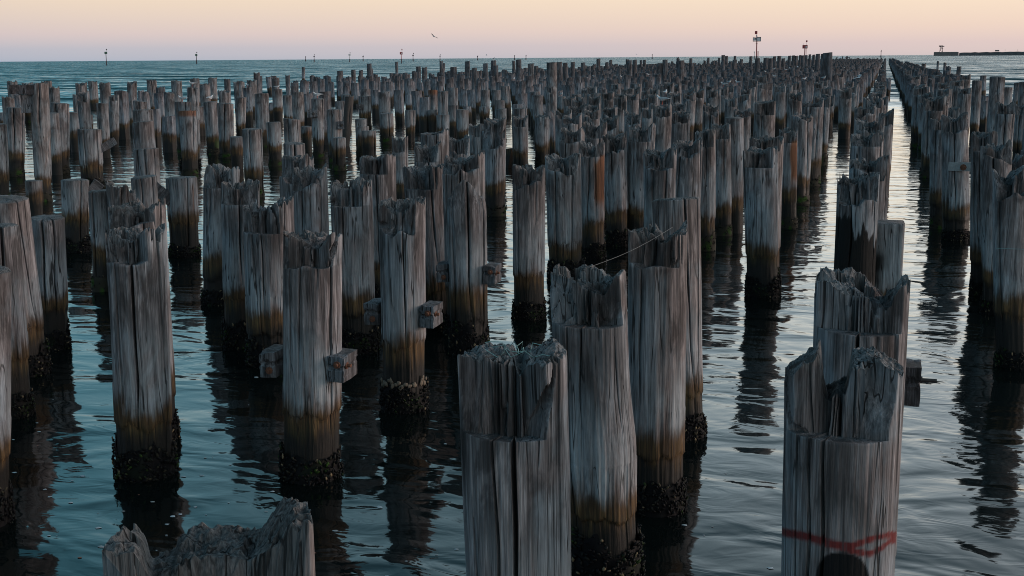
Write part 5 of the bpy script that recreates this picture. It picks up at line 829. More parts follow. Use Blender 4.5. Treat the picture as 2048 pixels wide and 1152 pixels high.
"-230,6316,22,n -212,6317,24,n -143,6318,23,n -18,6319,23,n -281,6324,25,n -72,6329,25,n -266,6330,23,n -158,6339,25,n -89,6339,22,n -298,6341,23,n "
"-3,6342,25,n -177,6345,23,n -37,6345,23,n -19,6347,23,n -54,6347,24,n -124,6348,23,n -106,6348,22,n -193,6349,23,n -143,6349,24,n 33,6350,23,n "
"-211,6351,22,n -229,6352,25,n -248,6356,24,n -73,6361,23,n -263,6362,28,n -280,6362,24,n -90,6373,24,n -157,6376,25,n -37,6377,21,n 18,6377,25,n "
"-123,6378,24,n -230,6380,22,n -173,6381,24,n -54,6381,23,n -1,6381,24,n -211,6381,27,n -141,6382,22,n -193,6382,22,n -106,6385,25,n 31,6386,26,n "
"-244,6387,25,n -18,6389,22,n -265,6395,24,n -72,6395,23,n -89,6407,25,n -160,6408,25,n -299,6409,25,n -3,6410,23,n -36,6412,24,n -122,6413,21,n "
"-194,6414,24,n 18,6414,23,n -51,6415,24,n -105,6417,25,n 32,6417,23,n -19,6419,28,n -210,6419,24,n -229,6420,34,n -244,6420,24,n -141,6421,23,n "
"-280,6431,23,n -72,6431,23,n -266,6435,21,n "
)
GULLS = [
(-27.61,48.15,2.26,1.5),
(-28.92,48.11,2.24,3.4),
(-37.62,70.12,2.30,2.3),
(-35.23,59.65,2.64,3.8),
(-22.15,47.18,2.43,3.9),
(-37.86,74.59,2.11,0.4),
(-22.75,87.72,1.85,0.1),
(-19.28,76.41,1.62,5.3),
(-35.05,119.91,1.83,1.6),
(-9.00,53.92,2.35,1.5),
(-11.12,76.55,1.58,6.3),
(-8.84,73.03,2.30,3.0),
(-8.85,75.81,2.36,5.3),
(-6.43,37.98,2.59,3.0),
(-21.24,117.30,2.24,4.0),
(-5.35,90.16,2.28,0.9),
(-2.53,88.68,1.92,4.0),
(-3.64,81.04,2.50,5.5),
(-8.88,108.26,2.19,3.3),
(-5.15,130.57,2.17,4.7),
(-5.43,178.98,2.19,4.2),
(-8.94,218.75,2.17,0.4),
(-6.98,131.38,2.31,4.8),
(-10.62,143.92,2.34,3.7),
(-8.94,138.15,2.65,1.9),
(-12.36,149.72,2.39,0.2),
(3.18,142.18,2.15,5.4),
(-31.41,139.45,1.76,3.0),
(-26.25,129.24,1.86,4.5),
(-37.96,122.57,3.80,5.5),
(-12.10,135.56,2.24,4.5),
(-21.23,341.54,2.29,5.8),
(-10.71,152.26,2.43,2.5),
(-1.73,90.76,2.45,5.0),
(-8.93,81.08,2.23,2.8),
]
BEACONS = [  # x, y, height of top mark, board top, board foot, board width, post width, colour, label
(-86.3,895.9,21.13,17.06,14.00,5.51,0.88,'lattice','tall red beacon with a pale two-panel sign frame, right of centre'),
(-53.7,898.4,14.36,11.32,8.95,3.49,0.88,'red','red beacon with a solid red board above the tall pile wall'),
(-393.4,1005.8,12.06,9.57,7.49,2.29,0.66,'red','red square-boarded beacon on a dark foot, left of centre on the horizon'),
(-682.4,1557.0,12.56,10.60,8.45,2.78,1.04,'white','small pale-boarded beacon left of the red square one'),
(-810.0,1718.7,10.99,8.82,7.36,2.02,1.16,'dark','dark-boarded marker farthest left of the centre group'),
(-862.0,2024.1,9.86,8.84,7.15,2.16,1.35,'dark','short dark marker just right of the pale-boarded beacon'),
(-675.8,1775.7,12.21,9.65,7.82,2.17,1.16,'dark','dark marker just right of the red square-boarded beacon'),
(-644.6,952.3,13.99,11.67,9.77,2.35,0.70,'green','green-boarded beacon farthest left on the horizon'),
(-681.7,1165.2,12.26,10.24,8.22,2.20,0.83,'green','green-boarded beacon second from left on the horizon'),
(-806.1,2260.6,11.25,9.12,7.27,2.16,1.47,'dark','lone dark marker between the red square beacon and the tall pile with a gull'),
(-739.2,2283.3,8.91,7.98,6.13,1.96,1.47,'dark','tiny marker left of the tall pile with a perched gull'),
(-1080.6,2254.4,10.45,9.49,8.06,1.43,1.53,'dark','tiniest marker left of the centre group on the horizon'),
(-700.5,2399.9,9.57,8.61,7.06,1.84,1.53,'dark','tiny marker left of a close pair on the horizon'),
(-678.8,2406.1,9.41,8.45,6.90,1.84,1.53,'dark','tiny marker right of a close pair on the horizon'),
(-438.0,2461.3,9.57,8.32,7.16,1.73,1.53,'dark','tiny lone marker on the horizon left of the tall red beacon'),
(-7.8,2200.0,12.59,10.96,9.81,1.44,1.35,'dark','tiny marker above the far end of the water channel'),
(-146.2,1492.9,9.31,9.31,8.18,1.35,0.92,'white','small pale marker close left of the tall red beacon'),
]

# ------------------------------------------------------------------ small helpers
def tag(o, label=None, category=None, group=None, kind=None):
    if label: o["label"] = label
    if category: o["category"] = category
    if group: o["group"] = group
    if kind: o["kind"] = kind
    return o

def empty(name, loc):
    o = bpy.data.objects.new(name, None)
    o.empty_display_size = 0.2
    o.location = loc
    COL.objects.link(o)
    return o

def mesh_object(name, verts, faces, material, parent=None, loc=(0, 0, 0), smooth=True, attrs=None, flat=None):
    me = bpy.data.meshes.new(name)
    me.from_pydata(verts.tolist() if hasattr(verts, 'tolist') else verts, [], faces.tolist() if hasattr(faces, 'tolist') else faces)
    if smooth:
        sm = np.ones(len(me.polygons), bool)
        if flat is not None:
            sm[np.asarray(flat, int)] = False
        me.polygons.foreach_set("use_smooth", sm)
    for k, v in (attrs or {}).items():
        a = me.attributes.new(k, 'FLOAT', 'POINT')
        a.data.foreach_set("value", np.asarray(v, np.float32).ravel())
    if material is not None:
        me.materials.append(material)
    me.update()
    o = bpy.data.objects.new(name, me)
    o.location = loc
    if parent is not None:
        o.parent = parent
    COL.objects.link(o)
    return o

def _hash(ix, iy, iz, seed):
    h = (ix.astype(np.int64) * 374761393 + iy.astype(np.int64) * 668265263 + iz.astype(np.int64) * 2147483647 + seed * 974711) & 0xffffffff
    h = ((h ^ (h >> 13)) * 1274126177) & 0xffffffff
    h = h ^ (h >> 16)
    return (h & 0xffff) / 32767.5 - 1.0

def vn(x, y, z=0.0, seed=0):
    """value noise in -1..1"""
    x, y, z = np.broadcast_arrays(np.asarray(x, float), np.asarray(y, float), np.asarray(z, float))
    ix, iy, iz = np.floor(x), np.floor(y), np.floor(z)
    fx, fy, fz = x - ix, y - iy, z - iz
    fx = fx * fx * (3 - 2 * fx); fy = fy * fy * (3 - 2 * fy); fz = fz * fz * (3 - 2 * fz)
    def c(a, b, d):
        return _hash(ix + a, iy + b, iz + d, seed)
    x00 = c(0, 0, 0) * (1 - fx) + c(1, 0, 0) * fx
    x10 = c(0, 1, 0) * (1 - fx) + c(1, 1, 0) * fx
    x01 = c(0, 0, 1) * (1 - fx) + c(1, 0, 1) * fx
    x11 = c(0, 1, 1) * (1 - fx) + c(1, 1, 1) * fx
    return (x00 * (1 - fy) + x10 * fy) * (1 - fz) + (x01 * (1 - fy) + x11 * fy) * fz

def sstep(a, b, x):
    t = np.clip((x - a) / (b - a), 0, 1)
    return t * t * (3 - 2 * t)

# ------------------------------------------------------------------ materials
def new_mat(name):
    m = bpy.data.materials.new(name)
    m.use_nodes = True
    t = m.node_tree
    for n in list(t.nodes):
        if n.type not in ('BSDF_PRINCIPLED', 'OUTPUT_MATERIAL'):
            t.nodes.remove(n)
    b = next(n for n in t.nodes if n.type == 'BSDF_PRINCIPLED')
    return m, t, b

def noise(t, vec, scale, detail=4.0, rough=0.55, dist=0.0):
    n = N(t, 'ShaderNodeTexNoise')
    n.inputs['Scale'].default_value = scale
    n.inputs['Detail'].default_value = detail
    n.inputs['Roughness'].default_value = rough
    n.inputs['Distortion'].default_value = dist
    if vec is not None:
        link(t, vec, n.inputs['Vector'])
    return n.outputs['Fac']

def vec_scale(t, vec, s):
    n = N(t, 'ShaderNodeVectorMath', operation='MULTIPLY')
    link(t, vec, n.inputs[0])
    n.inputs[1].default_value = s
    return n.outputs[0]

def maprange(t, v, a, b, c=0.0, d=1.0, smooth=True):
    n = N(t, 'ShaderNodeMapRange', interpolation_type='SMOOTHSTEP' if smooth else 'LINEAR')
    link(t, v, n.inputs[0])
    for i, x in enumerate((a, b, c, d)):
        n.inputs[i + 1].default_value = x
    return n.outputs[0]

def attr(t, name):
    n = N(t, 'ShaderNodeAttribute', attribute_name=name)
    return n.outputs['Fac']

def wood_material(name, banded=True, tint=(1, 1, 1), far=False):
    m, t, b = new_mat(name)
    geo = N(t, 'ShaderNodeNewGeometry')
    tco = N(t, 'ShaderNodeTexCoord')
    info = N(t, 'ShaderNodeObjectInfo')
    off = N(t, 'ShaderNodeVectorMath', operation='ADD')
    if far:
        link(t, geo.outputs['Position'], off.inputs[0])
        rnd = geo.outputs['Random Per Island']
    else:
        link(t, tco.outputs['Object'], off.inputs[0])
        rnd = info.outputs['Random']
    cmb = N(t, 'ShaderNodeCombineXYZ')
    r50 = math_node(t, 'MULTIPLY', rnd, 53.0)
    for i in range(3):
        link(t, r50, cmb.inputs[i])
    link(t, cmb.outputs[0], off.inputs[1])
    v = off.outputs[0]
    streak = noise(t, vec_scale(t, v, (1, 1, .05)), 17.0, 8.0, .68, .15)
    fine = noise(t, vec_scale(t, v, (1, 1, .025)), 95.0, 4.0, .65, .0)
    blot = noise(t, vec_scale(t, v, (1, 1, .6)), 2.1, 5.0, .6, .4)
    blot2 = noise(t, vec_scale(t, v, (1, 1, .30)), 4.6, 5.0, .62, 1.0)
    grain = math_node(t, 'ADD', math_node(t, 'MULTIPLY', streak, .60), math_node(t, 'MULTIPLY', fine, .40))
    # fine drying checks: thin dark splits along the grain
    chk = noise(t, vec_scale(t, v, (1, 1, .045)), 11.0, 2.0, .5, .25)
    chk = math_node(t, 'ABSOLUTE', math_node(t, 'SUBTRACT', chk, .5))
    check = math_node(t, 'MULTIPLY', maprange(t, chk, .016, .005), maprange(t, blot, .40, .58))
    base = ramp(t, grain, [(.36, (.022, .018, .019)), (.44, (.088, .077, .078)), (.54, (.205, .184, .187)), (.66, (.46, .425, .43))])
    # old dark weather stains and cool bleached areas
    stain = maprange(t, blot2, .44, .60)
    base = mix(t, math_node(t, 'MULTIPLY', stain, .85), base, mix(t, .8, base, (.026, .022, .022)))
    cool = maprange(t, blot, .46, .64)
    base = mix(t, math_node(t, 'MULTIPLY', cool, .6), base, ramp(t, grain, [(.35, (.06, .073, .083)), (.65, (.38, .435, .485))]))
    warm = maprange(t, rnd, 0.0, 1.0, -0.6, .35, False)
    base = mix(t, warm, base, mix(t, 1.0, base, (1.10, .92, .80), 'MULTIPLY'))
    rough_sock = None
    if banded:
        spz = N(t, 'ShaderNodeSeparateXYZ')
        link(t, geo.outputs['Position'], spz.inputs[0])
        jag = math_node(t, 'ADD', math_node(t, 'MULTIPLY', math_node(t, 'SUBTRACT', streak, .5), .38),
                        math_node(t, 'MULTIPLY', math_node(t, 'SUBTRACT', blot, .5), .55))
        z = math_node(t, 'ADD', spz.outputs[2], jag)
        z = math_node(t, 'ADD', z, maprange(t, rnd, 0, 1, -.12, .12, False))
        # salt-bleached band above the tide mark
        salt = math_node(t, 'MULTIPLY', maprange(t, z, .74, .96), maprange(t, z, 1.75, 1.10))
        salt = math_node(t, 'MULTIPLY', salt, maprange(t, blot2, .36, .66))
        base = mix(t, math_node(t, 'MULTIPLY', salt, .85), base, ramp(t, grain, [(.33, (.11, .12, .13)), (.65, (.42, .44, .46))]))
        if far:       # wood once capped by the deck beams: stained dark above the bearing level
            base = mix(t, math_node(t, 'MULTIPLY', maprange(t, z, 1.75, 2.15), .5), base, (.022, .019, .019))
        # wet brown zone
        wet = maprange(t, z, .90, .70)
        brown = ramp(t, grain, [(.36, (.008, .005, .003)), (.5, (.058, .033, .015)), (.64, (.17, .10, .042))])
        base = mix(t, wet, base, brown)
        olive = math_node(t, 'MULTIPLY', maprange(t, z, .72, .52), maprange(t, blot, .42, .6))
        base = mix(t, math_node(t, 'MULTIPLY', olive, .7), base, (.030, .028, .010))
        black = maprange(t, z, .66, .42)
        base = mix(t, black, base, (.009, .008, .007))
        rough_sock = maprange(t, z, .9, .4, .88, .55)
    # marks with a shape of their own, stored on the mesh
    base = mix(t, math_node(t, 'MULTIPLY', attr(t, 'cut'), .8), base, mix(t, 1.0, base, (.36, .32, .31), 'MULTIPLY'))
    base = mix(t, math_node(t, 'MULTIPLY', attr(t, 'moss'), .6), base, ramp(t, fine, [(.38, (.020, .022, .023)), (.62, (.135, .138, .138))]))
    base = mix(t, attr(t, 'rust'), base, ramp(t, grain, [(.33, (.035, .014, .008)), (.5, (.15, .062, .032)), (.68, (.28, .13, .07))]))
    base = mix(t, attr(t, 'weed'), base, (.02, .045, .006))
    base = mix(t, attr(t, 'char'), base, (.006, .006, .006))
    base = mix(t, math_node(t, 'MULTIPLY', attr(t, 'red_paint'), maprange(t, grain, .36, .50, .35, 1.0)), base, (.13, .010, .009))
    base = mix(t, attr(t, 'black_paint'), base, (.004, .004, .005))
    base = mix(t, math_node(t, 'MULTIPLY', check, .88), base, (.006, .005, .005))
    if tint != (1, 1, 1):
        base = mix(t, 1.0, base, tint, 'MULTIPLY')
    link(t, base, b.inputs['Base Color'])
    if rough_sock is not None:
        link(t, rough_sock, b.inputs['Roughness'])
    else:
        b.inputs['Roughness'].default_value = .88
    b.inputs['Specular IOR Level'].default_value = .3
    if not far:
        bump = N(t, 'ShaderNodeBump')
        bump.inputs['Strength'].default_value = .9
        bump.inputs['Distance'].default_value = .02
        link(t, math_node(t, 'SUBTRACT', grain, math_node(t, 'MULTIPLY', check, .35)), bump.inputs['Height'])
        link(t, bump.outputs[0], b.inputs['Normal'])
    return m

def plain_material(name, col, rough=.7, var=.35, scale=12.0, metallic=0.0):
    m, t, b = new_mat(name)
    tco = N(t, 'ShaderNodeTexCoord')
    n = noise(t, tco.outputs['Object'], scale, 5.0, .6)
    lo = tuple(c * (1 - var) for c in col)
    hi = tuple(min(1, c * (1 + var)) for c in col)
    link(t, ramp(t, n, [(.3, lo), (.7, hi)]), b.inputs['Base Color'])
    b.inputs['Roughness'].default_value = rough
    b.inputs['Metallic'].default_value = metallic
    return m

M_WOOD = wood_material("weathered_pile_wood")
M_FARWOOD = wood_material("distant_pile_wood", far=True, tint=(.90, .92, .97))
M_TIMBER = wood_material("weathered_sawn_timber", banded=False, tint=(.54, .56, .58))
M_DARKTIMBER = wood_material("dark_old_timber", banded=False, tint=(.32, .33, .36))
M_RUST = plain_material("rusted_iron", (.11, .042, .022), .85, .6, 30)
M_DARKIRON = plain_material("dark_iron", (.03, .024, .022), .7, .5, 30)
M_STEEL = plain_material("galvanised_strap", (.17, .19, .20), .6, .3, 14)
M_LINE = plain_material("nylon_line", (.13, .125, .12), .4, .1)
M_GREENLINE = plain_material("green_twine", (.16, .30, .30), .5, .1)

M_OYSTER = plain_material("oyster_shell", (.13, .10, .072), .8, .5, 40)

def mussel_material():
    m, t, b = new_mat("mussels_and_weed")
    geo = N(t, 'ShaderNodeNewGeometry')
    r = geo.outputs['Random Per Island']
    tco = N(t, 'ShaderNodeTexCoord')
    n = noise(t, tco.outputs['Object'], 3.2, 3.0)
    base = ramp(t, r, [(.0, (.004, .004, .005)), (.55, (.011, .011, .010)), (.86, (.022, .020, .014)), (.93, (.05, .042, .028)), (.975, (.16, .12, .075))], 'CONSTANT')
    green = math_node(t, 'MULTIPLY', maprange(t, n, .56, .66), maprange(t, r, .45, .8))
    base = mix(t, green, base, (.022, .050, .008))
    link(t, base, b.inputs['Base Color'])
    b.inputs['Roughness'].default_value = .6
    b.inputs['Specular IOR Level'].default_value = .12
    return m
M_MUSSEL = mussel_material()

# ------------------------------------------------------------------ water
def water_material():
    m, t, b = new_mat("sea_water")
    geo = N(t, 'ShaderNodeNewGeometry')
    pos = geo.outputs['Position']
    ln = N(t, 'ShaderNodeVectorMath', operation='DISTANCE')
    link(t, pos, ln.inputs[0])
    ln.inputs[1].default_value = (-14, 30, 0)
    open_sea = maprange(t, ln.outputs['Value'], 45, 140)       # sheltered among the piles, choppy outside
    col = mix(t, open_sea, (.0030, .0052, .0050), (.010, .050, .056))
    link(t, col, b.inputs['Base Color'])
    b.inputs['Roughness'].default_value = .055
    b.inputs['IOR'].default_value = 1.333
    # long slow ripples and finer wrinkles between the piles
    n1 = noise(t, vec_scale(t, pos, (.60, 1.0, 1)), 1.0, 2.0, .5, .8)
    n2 = noise(t, vec_scale(t, pos, (.50, 1.0, 1)), 3.6, 2.0, .5, 1.2)
    n3 = noise(t, vec_scale(t, pos, (.8, 1.0, 1)), 16.0, 2.0, .5, .4)
    patch = maprange(t, noise(t, pos, .45, 2.0), .40, .64, .12, 1.0)
    h = math_node(t, 'ADD', math_node(t, 'MULTIPLY', n1, .052), math_node(t, 'MULTIPLY', math_node(t, 'MULTIPLY', n2, .0085), math_node(t, 'ADD', math_node(t, 'MULTIPLY', patch, .6), .4)))
    h = math_node(t, 'ADD', h, math_node(t, 'MULTIPLY', math_node(t, 'MULTIPLY', n3, .0009), patch))
    bump = N(t, 'ShaderNodeBump')
    bump.inputs['Strength'].default_value = 1.0
    bump.inputs['Distance'].default_value = 1.0
    link(t, h, bump.inputs['Height'])
    # wind chop in the open: the slope of every facet comes straight from noise, so it survives distance
    def slopes(scale, amp, det):
        n = N(t, 'ShaderNodeTexNoise')
        n.inputs['Scale'].default_value = scale
        n.inputs['Detail'].default_value = det
        n.inputs['Roughness'].default_value = .6
        link(t, vec_scale(t, pos, (.45, 1.0, 1)), n.inputs['Vector'])
        sub = N(t, 'ShaderNodeVectorMath', operation='SUBTRACT')
        link(t, n.outputs['Color'], sub.inputs[0]); sub.inputs[1].default_value = (.5, .5, .5)
        mul = N(t, 'ShaderNodeVectorMath', operation='MULTIPLY')
        link(t, sub.outputs[0], mul.inputs[0]); mul.inputs[1].default_value = (amp * .7, amp, 0)
        return mul.outputs[0]
    def vadd(a_, b_):
        n = N(t, 'ShaderNodeVectorMath', operation='ADD')
        link(t, a_, n.inputs[0]); link(t, b_, n.inputs[1])
        return n.outputs[0]
    lat = vadd(slopes(.9, .5, 3.0), slopes(.10, .4, 4.0))
    # wavelets run in from the open bay, so their steep fronts face the pier
    c1 = math_node(t, 'ABSOLUTE', math_node(t, 'SUBTRACT', noise(t, vec_scale(t, pos, (.40, 1.0, 1)), .55, 4.0, .62, .5), .5))
    c2 = math_node(t, 'ABSOLUTE', math_node(t, 'SUBTRACT', noise(t, vec_scale(t, pos, (.30, 1.0, 1)), .07, 5.0, .62, .5), .47))
    steep = math_node(t, 'ADD', math_node(t, 'ADD', math_node(t, 'MULTIPLY', c1, 2.1), math_node(t, 'MULTIPLY', c2, 2.4)), .03)
    din = N(t, 'ShaderNodeVectorMath', operation='NORMALIZE')
    link(t, vec_scale(t, pos, (-1, -1, 0)), din.inputs[0])
    fr = N(t, 'ShaderNodeVectorMath', operation='SCALE')
    link(t, din.outputs[0], fr.inputs[0]); link(t, steep, fr.inputs['Scale'])
    ch = vadd(lat, fr.outputs[0])
    sc = N(t, 'ShaderNodeVectorMath', operation='SCALE')
    link(t, ch, sc.inputs[0]); link(t, maprange(t, ln.outputs['Value'], 45, 140, .04, 1.0), sc.inputs['Scale'])
    nn = N(t, 'ShaderNodeVectorMath', operation='NORMALIZE')
    link(t, vadd(bump.outputs[0], sc.outputs[0]), nn.inputs[0])
    link(t, nn.outputs[0], b.inputs['Normal'])
    return m
M_WATER = water_material()

def build_water():
    # one sheet to the horizon, finer rings near the pier
    rr = [0, 3, 6, 10, 16, 25, 40, 70, 120, 220, 400, 800, 1600, 3500, 8000, 18000, 40000]
    n = 64
    vs_ = [(0, 0, 0)]
    for r in rr[1:]:
        for i in range(n):
            a = 2 * math.pi * i / n
            vs_.append((r * math.cos(a), r * math.sin(a), 0))
    fs = [(0, 1 + i, 1 + (i + 1) % n) for i in range(n)]
    for k in range(len(rr) - 2):
        o = 1 + k * n
        for i in range(n):
            j = (i + 1) % n
            fs.append((o + i, o + n + i, o + n + j, o + j))
    return mesh_object("sea_water", vs_, fs, M_WATER, smooth=True)
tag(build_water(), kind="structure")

def build_seabed():
    m = plain_material("dark_seabed_mud", (.02, .022, .02), .9, .3, 2)
    vs_ = [(-40000, -40000, -6), (40000, -40000, -6), (40000, 40000, -6), (-40000, 40000, -6)]
    tag(mesh_object("seabed", vs_, [(0, 1, 2, 3)], m, smooth=False), kind="structure")
build_seabed()

# ------------------------------------------------------------------ piles
RES = {5: (264, .013, 30, 20), 4: (144, .024, 18, 10), 3: (80, .042, 11, 6), 2: (44, .085, 7, 4), 1: (22, .16, 4, 2)}

def pile_shape(i, x, y, h, Rad, lx, ly, st, led, mark, size):
    """side grid + cap of one pile; returns verts, faces, attributes"""
    rng = np.random.default_rng(1000 + i)
    nth, dz, ntop, ncap = RES[size]
    seed = 17 * i + 3
    cam_a = math.atan2(-y, -x)                       # side of the pile that faces the pier head
    notch_a = -math.pi / 2 + rng.normal(0, .09)
    notch = st == 'n'
    d_cut = Rad * rng.uniform(.42, .66)
    if notch and not led:
        led = h - rng.uniform(.26, .46)
    if mark == 'bowl':
        d_cut = Rad * .10; notch_a = cam_a - .12
    if mark in ('paint', 'frayed'):
        d_cut = Rad * .56; notch_a = -math.pi / 2 - .05
    tilt = rng.normal(0, .05, 2)
    dip = rng.uniform(0, .13) if notch else 0
    dipx = rng.normal(0, .3) * Rad
    rise = rng.uniform(.0, .05)
    slat_amp = rng.choice([.06, .12, .20]) if size >= 2 else .06
    hollow = rng.choice([.06, .16, .28])
    ca, sa = math.cos(cam_a + math.pi / 2), math.sin(cam_a + math.pi / 2)      # "right" as seen from the pier head

    def top(xx, yy):
        rho2 = (xx * xx + yy * yy) / Rad ** 2
        u = (xx * ca + yy * sa) / Rad
        v = -(xx * math.cos(cam_a) + yy * math.sin(cam_a)) / Rad                # + is away from the viewer
        sp = vn(xx * 34, yy * 34, 0, seed) * .6 + vn(xx * 75, yy * 75, 0, seed + 1) * .4
        lo = vn(xx * 8, yy * 8, 0, seed + 2)
        if mark == 'paint':
            z = h - .055 + .03 * sp
            mid = sstep(-.48, -.34, u) * sstep(.16, .04, u)
            z = z - mid * (.24 + .10 * lo + .06 * sp) - .035 * sstep(.55, 1.0, u) - .05 * sstep(-.62, -.95, u)
            z = z + .05 * np.exp(-((u - .42) / .34) ** 2 - ((v - .1) / .6) ** 2) + .05 * sstep(-.55, -.45, u) * sstep(-.30, -.40, u)
            return z
        if mark == 'frayed':
            z = h - .035 + .028 * sp + .02 * lo
            z = z - .075 * np.exp(-((u - .12) / .10) ** 2) + .065 * np.exp(-((u - .72) / .2) ** 2 - ((v - .1) / .5) ** 2) - .02 * sstep(-.4, -1, u)
            return z
        if mark == 'bowl':
            cell = _hash(np.floor(xx * 21 + .5 * lo), np.floor(yy * 21 + .5 * lo), np.zeros_like(xx), seed + 3)
            z = h - .19 + .022 * sp + .02 * lo - .035 * np.maximum(0, cell) + .16 * sstep(.40, .92, u) + .085 * sstep(-.55, -.75, u)
            z = z - .035 * sstep(-.66, -.60, u) * sstep(-.26, -.36, u + .05 * sp) + .03 * v
            return z - .34 * sstep(.30, .10, v + .06 * sp + .55 * np.abs(u) ** 2)
        if st == 'f':
            return h + tilt[0] * xx + tilt[1] * yy + .006 * sp - .02 * sstep(.8, 1.05, rho2) + .008 * lo
        if st == 's':
            return h - .30 * np.abs(u + .1) ** 1.4 - .06 * v + .015 * sp
        if st == 't':
            return h + tilt[0] * xx + .02 * sp + .03 * lo
        if st == 'j':
            return h - .05 + .07 * lo + .06 * sp - .17 * (1 - rho2) * sstep(-.6, .3, vn(xx * 4, yy * 4, 5, seed)) - .10 * sstep(.0, .8, vn(np.arctan2(yy, xx) * 1.1, 0, 3, seed))
        slat = np.maximum(0, _hash(np.floor(xx * 17 + .4 * lo), np.floor(yy * 17 + .4 * lo), np.zeros_like(xx), seed + 3))
        z = h - .02 + .030 * sp + .045 * lo + rise * u - slat_amp * slat - dip * np.exp(-((xx - dipx) / (.42 * Rad)) ** 2)
        return z - hollow * (1 - np.clip(rho2 * 1.35, 0, 1)) * (.6 + .4 * lo)

    th = np.linspace(0, 2 * math.pi, nth, endpoint=False)[None, :]
    zs = led if notch else h - (.22 if st in 'js' else .05)
    zb = np.arange(-.45, zs, dz)
    zb = np.append(zb[zb < zs - dz * .4], zs)
    nb = len(zb)
    tt = np.concatenate([[0.0], np.linspace(0, 1, ntop)[1:]]) if notch else np.linspace(0, 1, ntop)[1:]
    nrow = nb + len(tt)
    Z = np.zeros((nrow, nth)); Z[:nb] = zb[:, None]
    TH = np.repeat(th, nrow, 0).copy()
    c, s = np.cos(TH), np.sin(TH)
    is_top = np.zeros((nrow, 1)); is_top[nb:] = 1
    T = np.zeros((nrow, 1)); T[nb:, 0] = tt
    Zp = np.where(is_top > 0, zs + T * (h - zs), Z)

    # outline: slightly irregular, thicker towards the top, worn below the tide mark
    prof = 1 + .05 * (Zp / h - .6) + .02 * vn(Zp * 1.3, seed % 7, 0, seed)
    r = Rad * prof * (1 + .055 * vn(c * 1.3 + 9, s * 1.3, Zp * .35, seed + 4))
    if mark == 'bulge':
        r = r * (1 + .07 * np.exp(-((Zp - 1.05) / .30) ** 2) - .02)
    r = r * (1 + .022 * vn(c * 3.1, s * 3.1 + 5, Zp * .8, seed + 5))
    gz = np.where(Zp < .95, 2.4, 1.0)
    if size >= 2:
        r = r + .0045 * gz * vn(c * 13, s * 13, Zp * .9, seed + 6)
    if size >= 4:
        r = r + .0026 * gz * vn(c * 30, s * 30, Zp * 1.2, seed + 7)
    zp = rng.uniform(.42, .78) + .07 * vn(c * 2.5, s * 2.5, 0, seed + 8) + .02 * vn(c * 11, s * 11, 0, seed + 9)
    r = r - .016 * sstep(zp + .015, zp - .01, Zp)

    cut = np.zeros((nrow, nth))
    u_all = Rad * np.sin(TH - notch_a)
    if notch:
        cosn = np.cos(TH - notch_a)
        face = d_cut + .020 * vn(u_all * 26, 0, Zp * 2.2, seed + 10) + .03 * vn(u_all * 9, 3, Zp * 1.2, seed + 11)
        if size >= 2:                                     # slats left standing between deep checks
            ridge = np.abs(vn(u_all * (15 if size < 4 else 19) + .15 * Zp, 7, Zp * .7, seed + 13))
            face = face - .13 * np.clip(1.15 - ridge * (6 if size >= 4 else 3.4), 0, 1) * (.35 + .65 * T)
        for _ in range(rng.integers(2, 5)):            # rotted hollows running down the cut face
            u0, ww, dd = rng.uniform(-.75, .75) * Rad, rng.uniform(.014, .038), rng.uniform(.06, .15)
            face = face - dd * np.exp(-((u_all - u0) / ww) ** 2) * (1 - .35 * sstep(.45, 0, T) * rng.random())
        rc = np.where(cosn > .05, face / np.maximum(cosn, .05), 9.0)
        rc = np.maximum(rc, .04)
        newr = np.where(is_top > 0, np.minimum(r, rc), r)
        cut = np.where((is_top > 0) & (newr < r - .004), 1.0, 0.0)
        r = newr
    if st in 'j' or mark == 'slats':
        gro = .05 * np.maximum(0, vn(TH * Rad * 26, 0, Zp * 1.1, seed + 12)) * sstep(h - .7, h - .1, Zp)
        r = r - gro
    if st == 's':
        r = r * (1 - .16 * sstep(h - .45, h, Zp))
    if mark == 'lean':
        pass

    # drying cracks: grid columns are bent to follow each crack so that it stays sharp
    dth = 2 * math.pi / nth
    ncr = {5: 9, 4: 8, 3: 6, 2: 4, 1: 2}[size]
    taken = []
    for k in range(ncr):
        a0 = cam_a + rng.uniform(-1.15, 1.15) if k < ncr - 2 else rng.uniform(0, 2 * math.pi)
        if k == 0 and mark == 'frayed': a0 = cam_a + .02
        if k == 0 and mark == 'paint': a0 = cam_a - .55
        ci = int(round(a0 / dth)) % nth
        if any(min((ci - q) % nth, (q - ci) % nth) < (9 if size >= 4 else 6) for q in taken): continue
        taken.append(ci)
        big = k < 3 and st != 'p'
        ln_ = rng.uniform(1.2, 2.6) if big else rng.uniform(.35, 1.1)
        if mark in ('frayed', 'paint') and k == 0: ln_ = 2.6
        z1 = h + .1 if (big or rng.random() < .5) else rng.uniform(.9, h)
        z0 = z1 - ln_
        wd = (rng.uniform(.014, .032) if big else rng.uniform(.006, .014)) * (1 if size >= 3 else 1.3)
        if mark == 'frayed' and k == 0: wd = .030
        dp = rng.uniform(.12, .19) if big else rng.uniform(.04, .09)
        env = sstep(z0, z0 + .35 * ln_, Zp[:, :1]) * sstep(z1 + .02, z1 - .2 * ln_ if z1 < h else z1 + .0, Zp[:, :1])
        path = rng.normal(0, .09) * (Zp[:, :1] - h) + .05 * vn(Zp[:, :1] * 2.0, k, 0, seed + 20)
        idx = np.arange(nth)
        dist = (idx - ci + nth // 2) % nth - nth // 2
        fall = np.exp(-(dist / (nth * .03 + 1.5)) ** 2)[None, :]
        TH += path * fall
        hw = np.minimum(wd * (.35 + .65 * env) / Rad * .5, dth * 3.0) * env
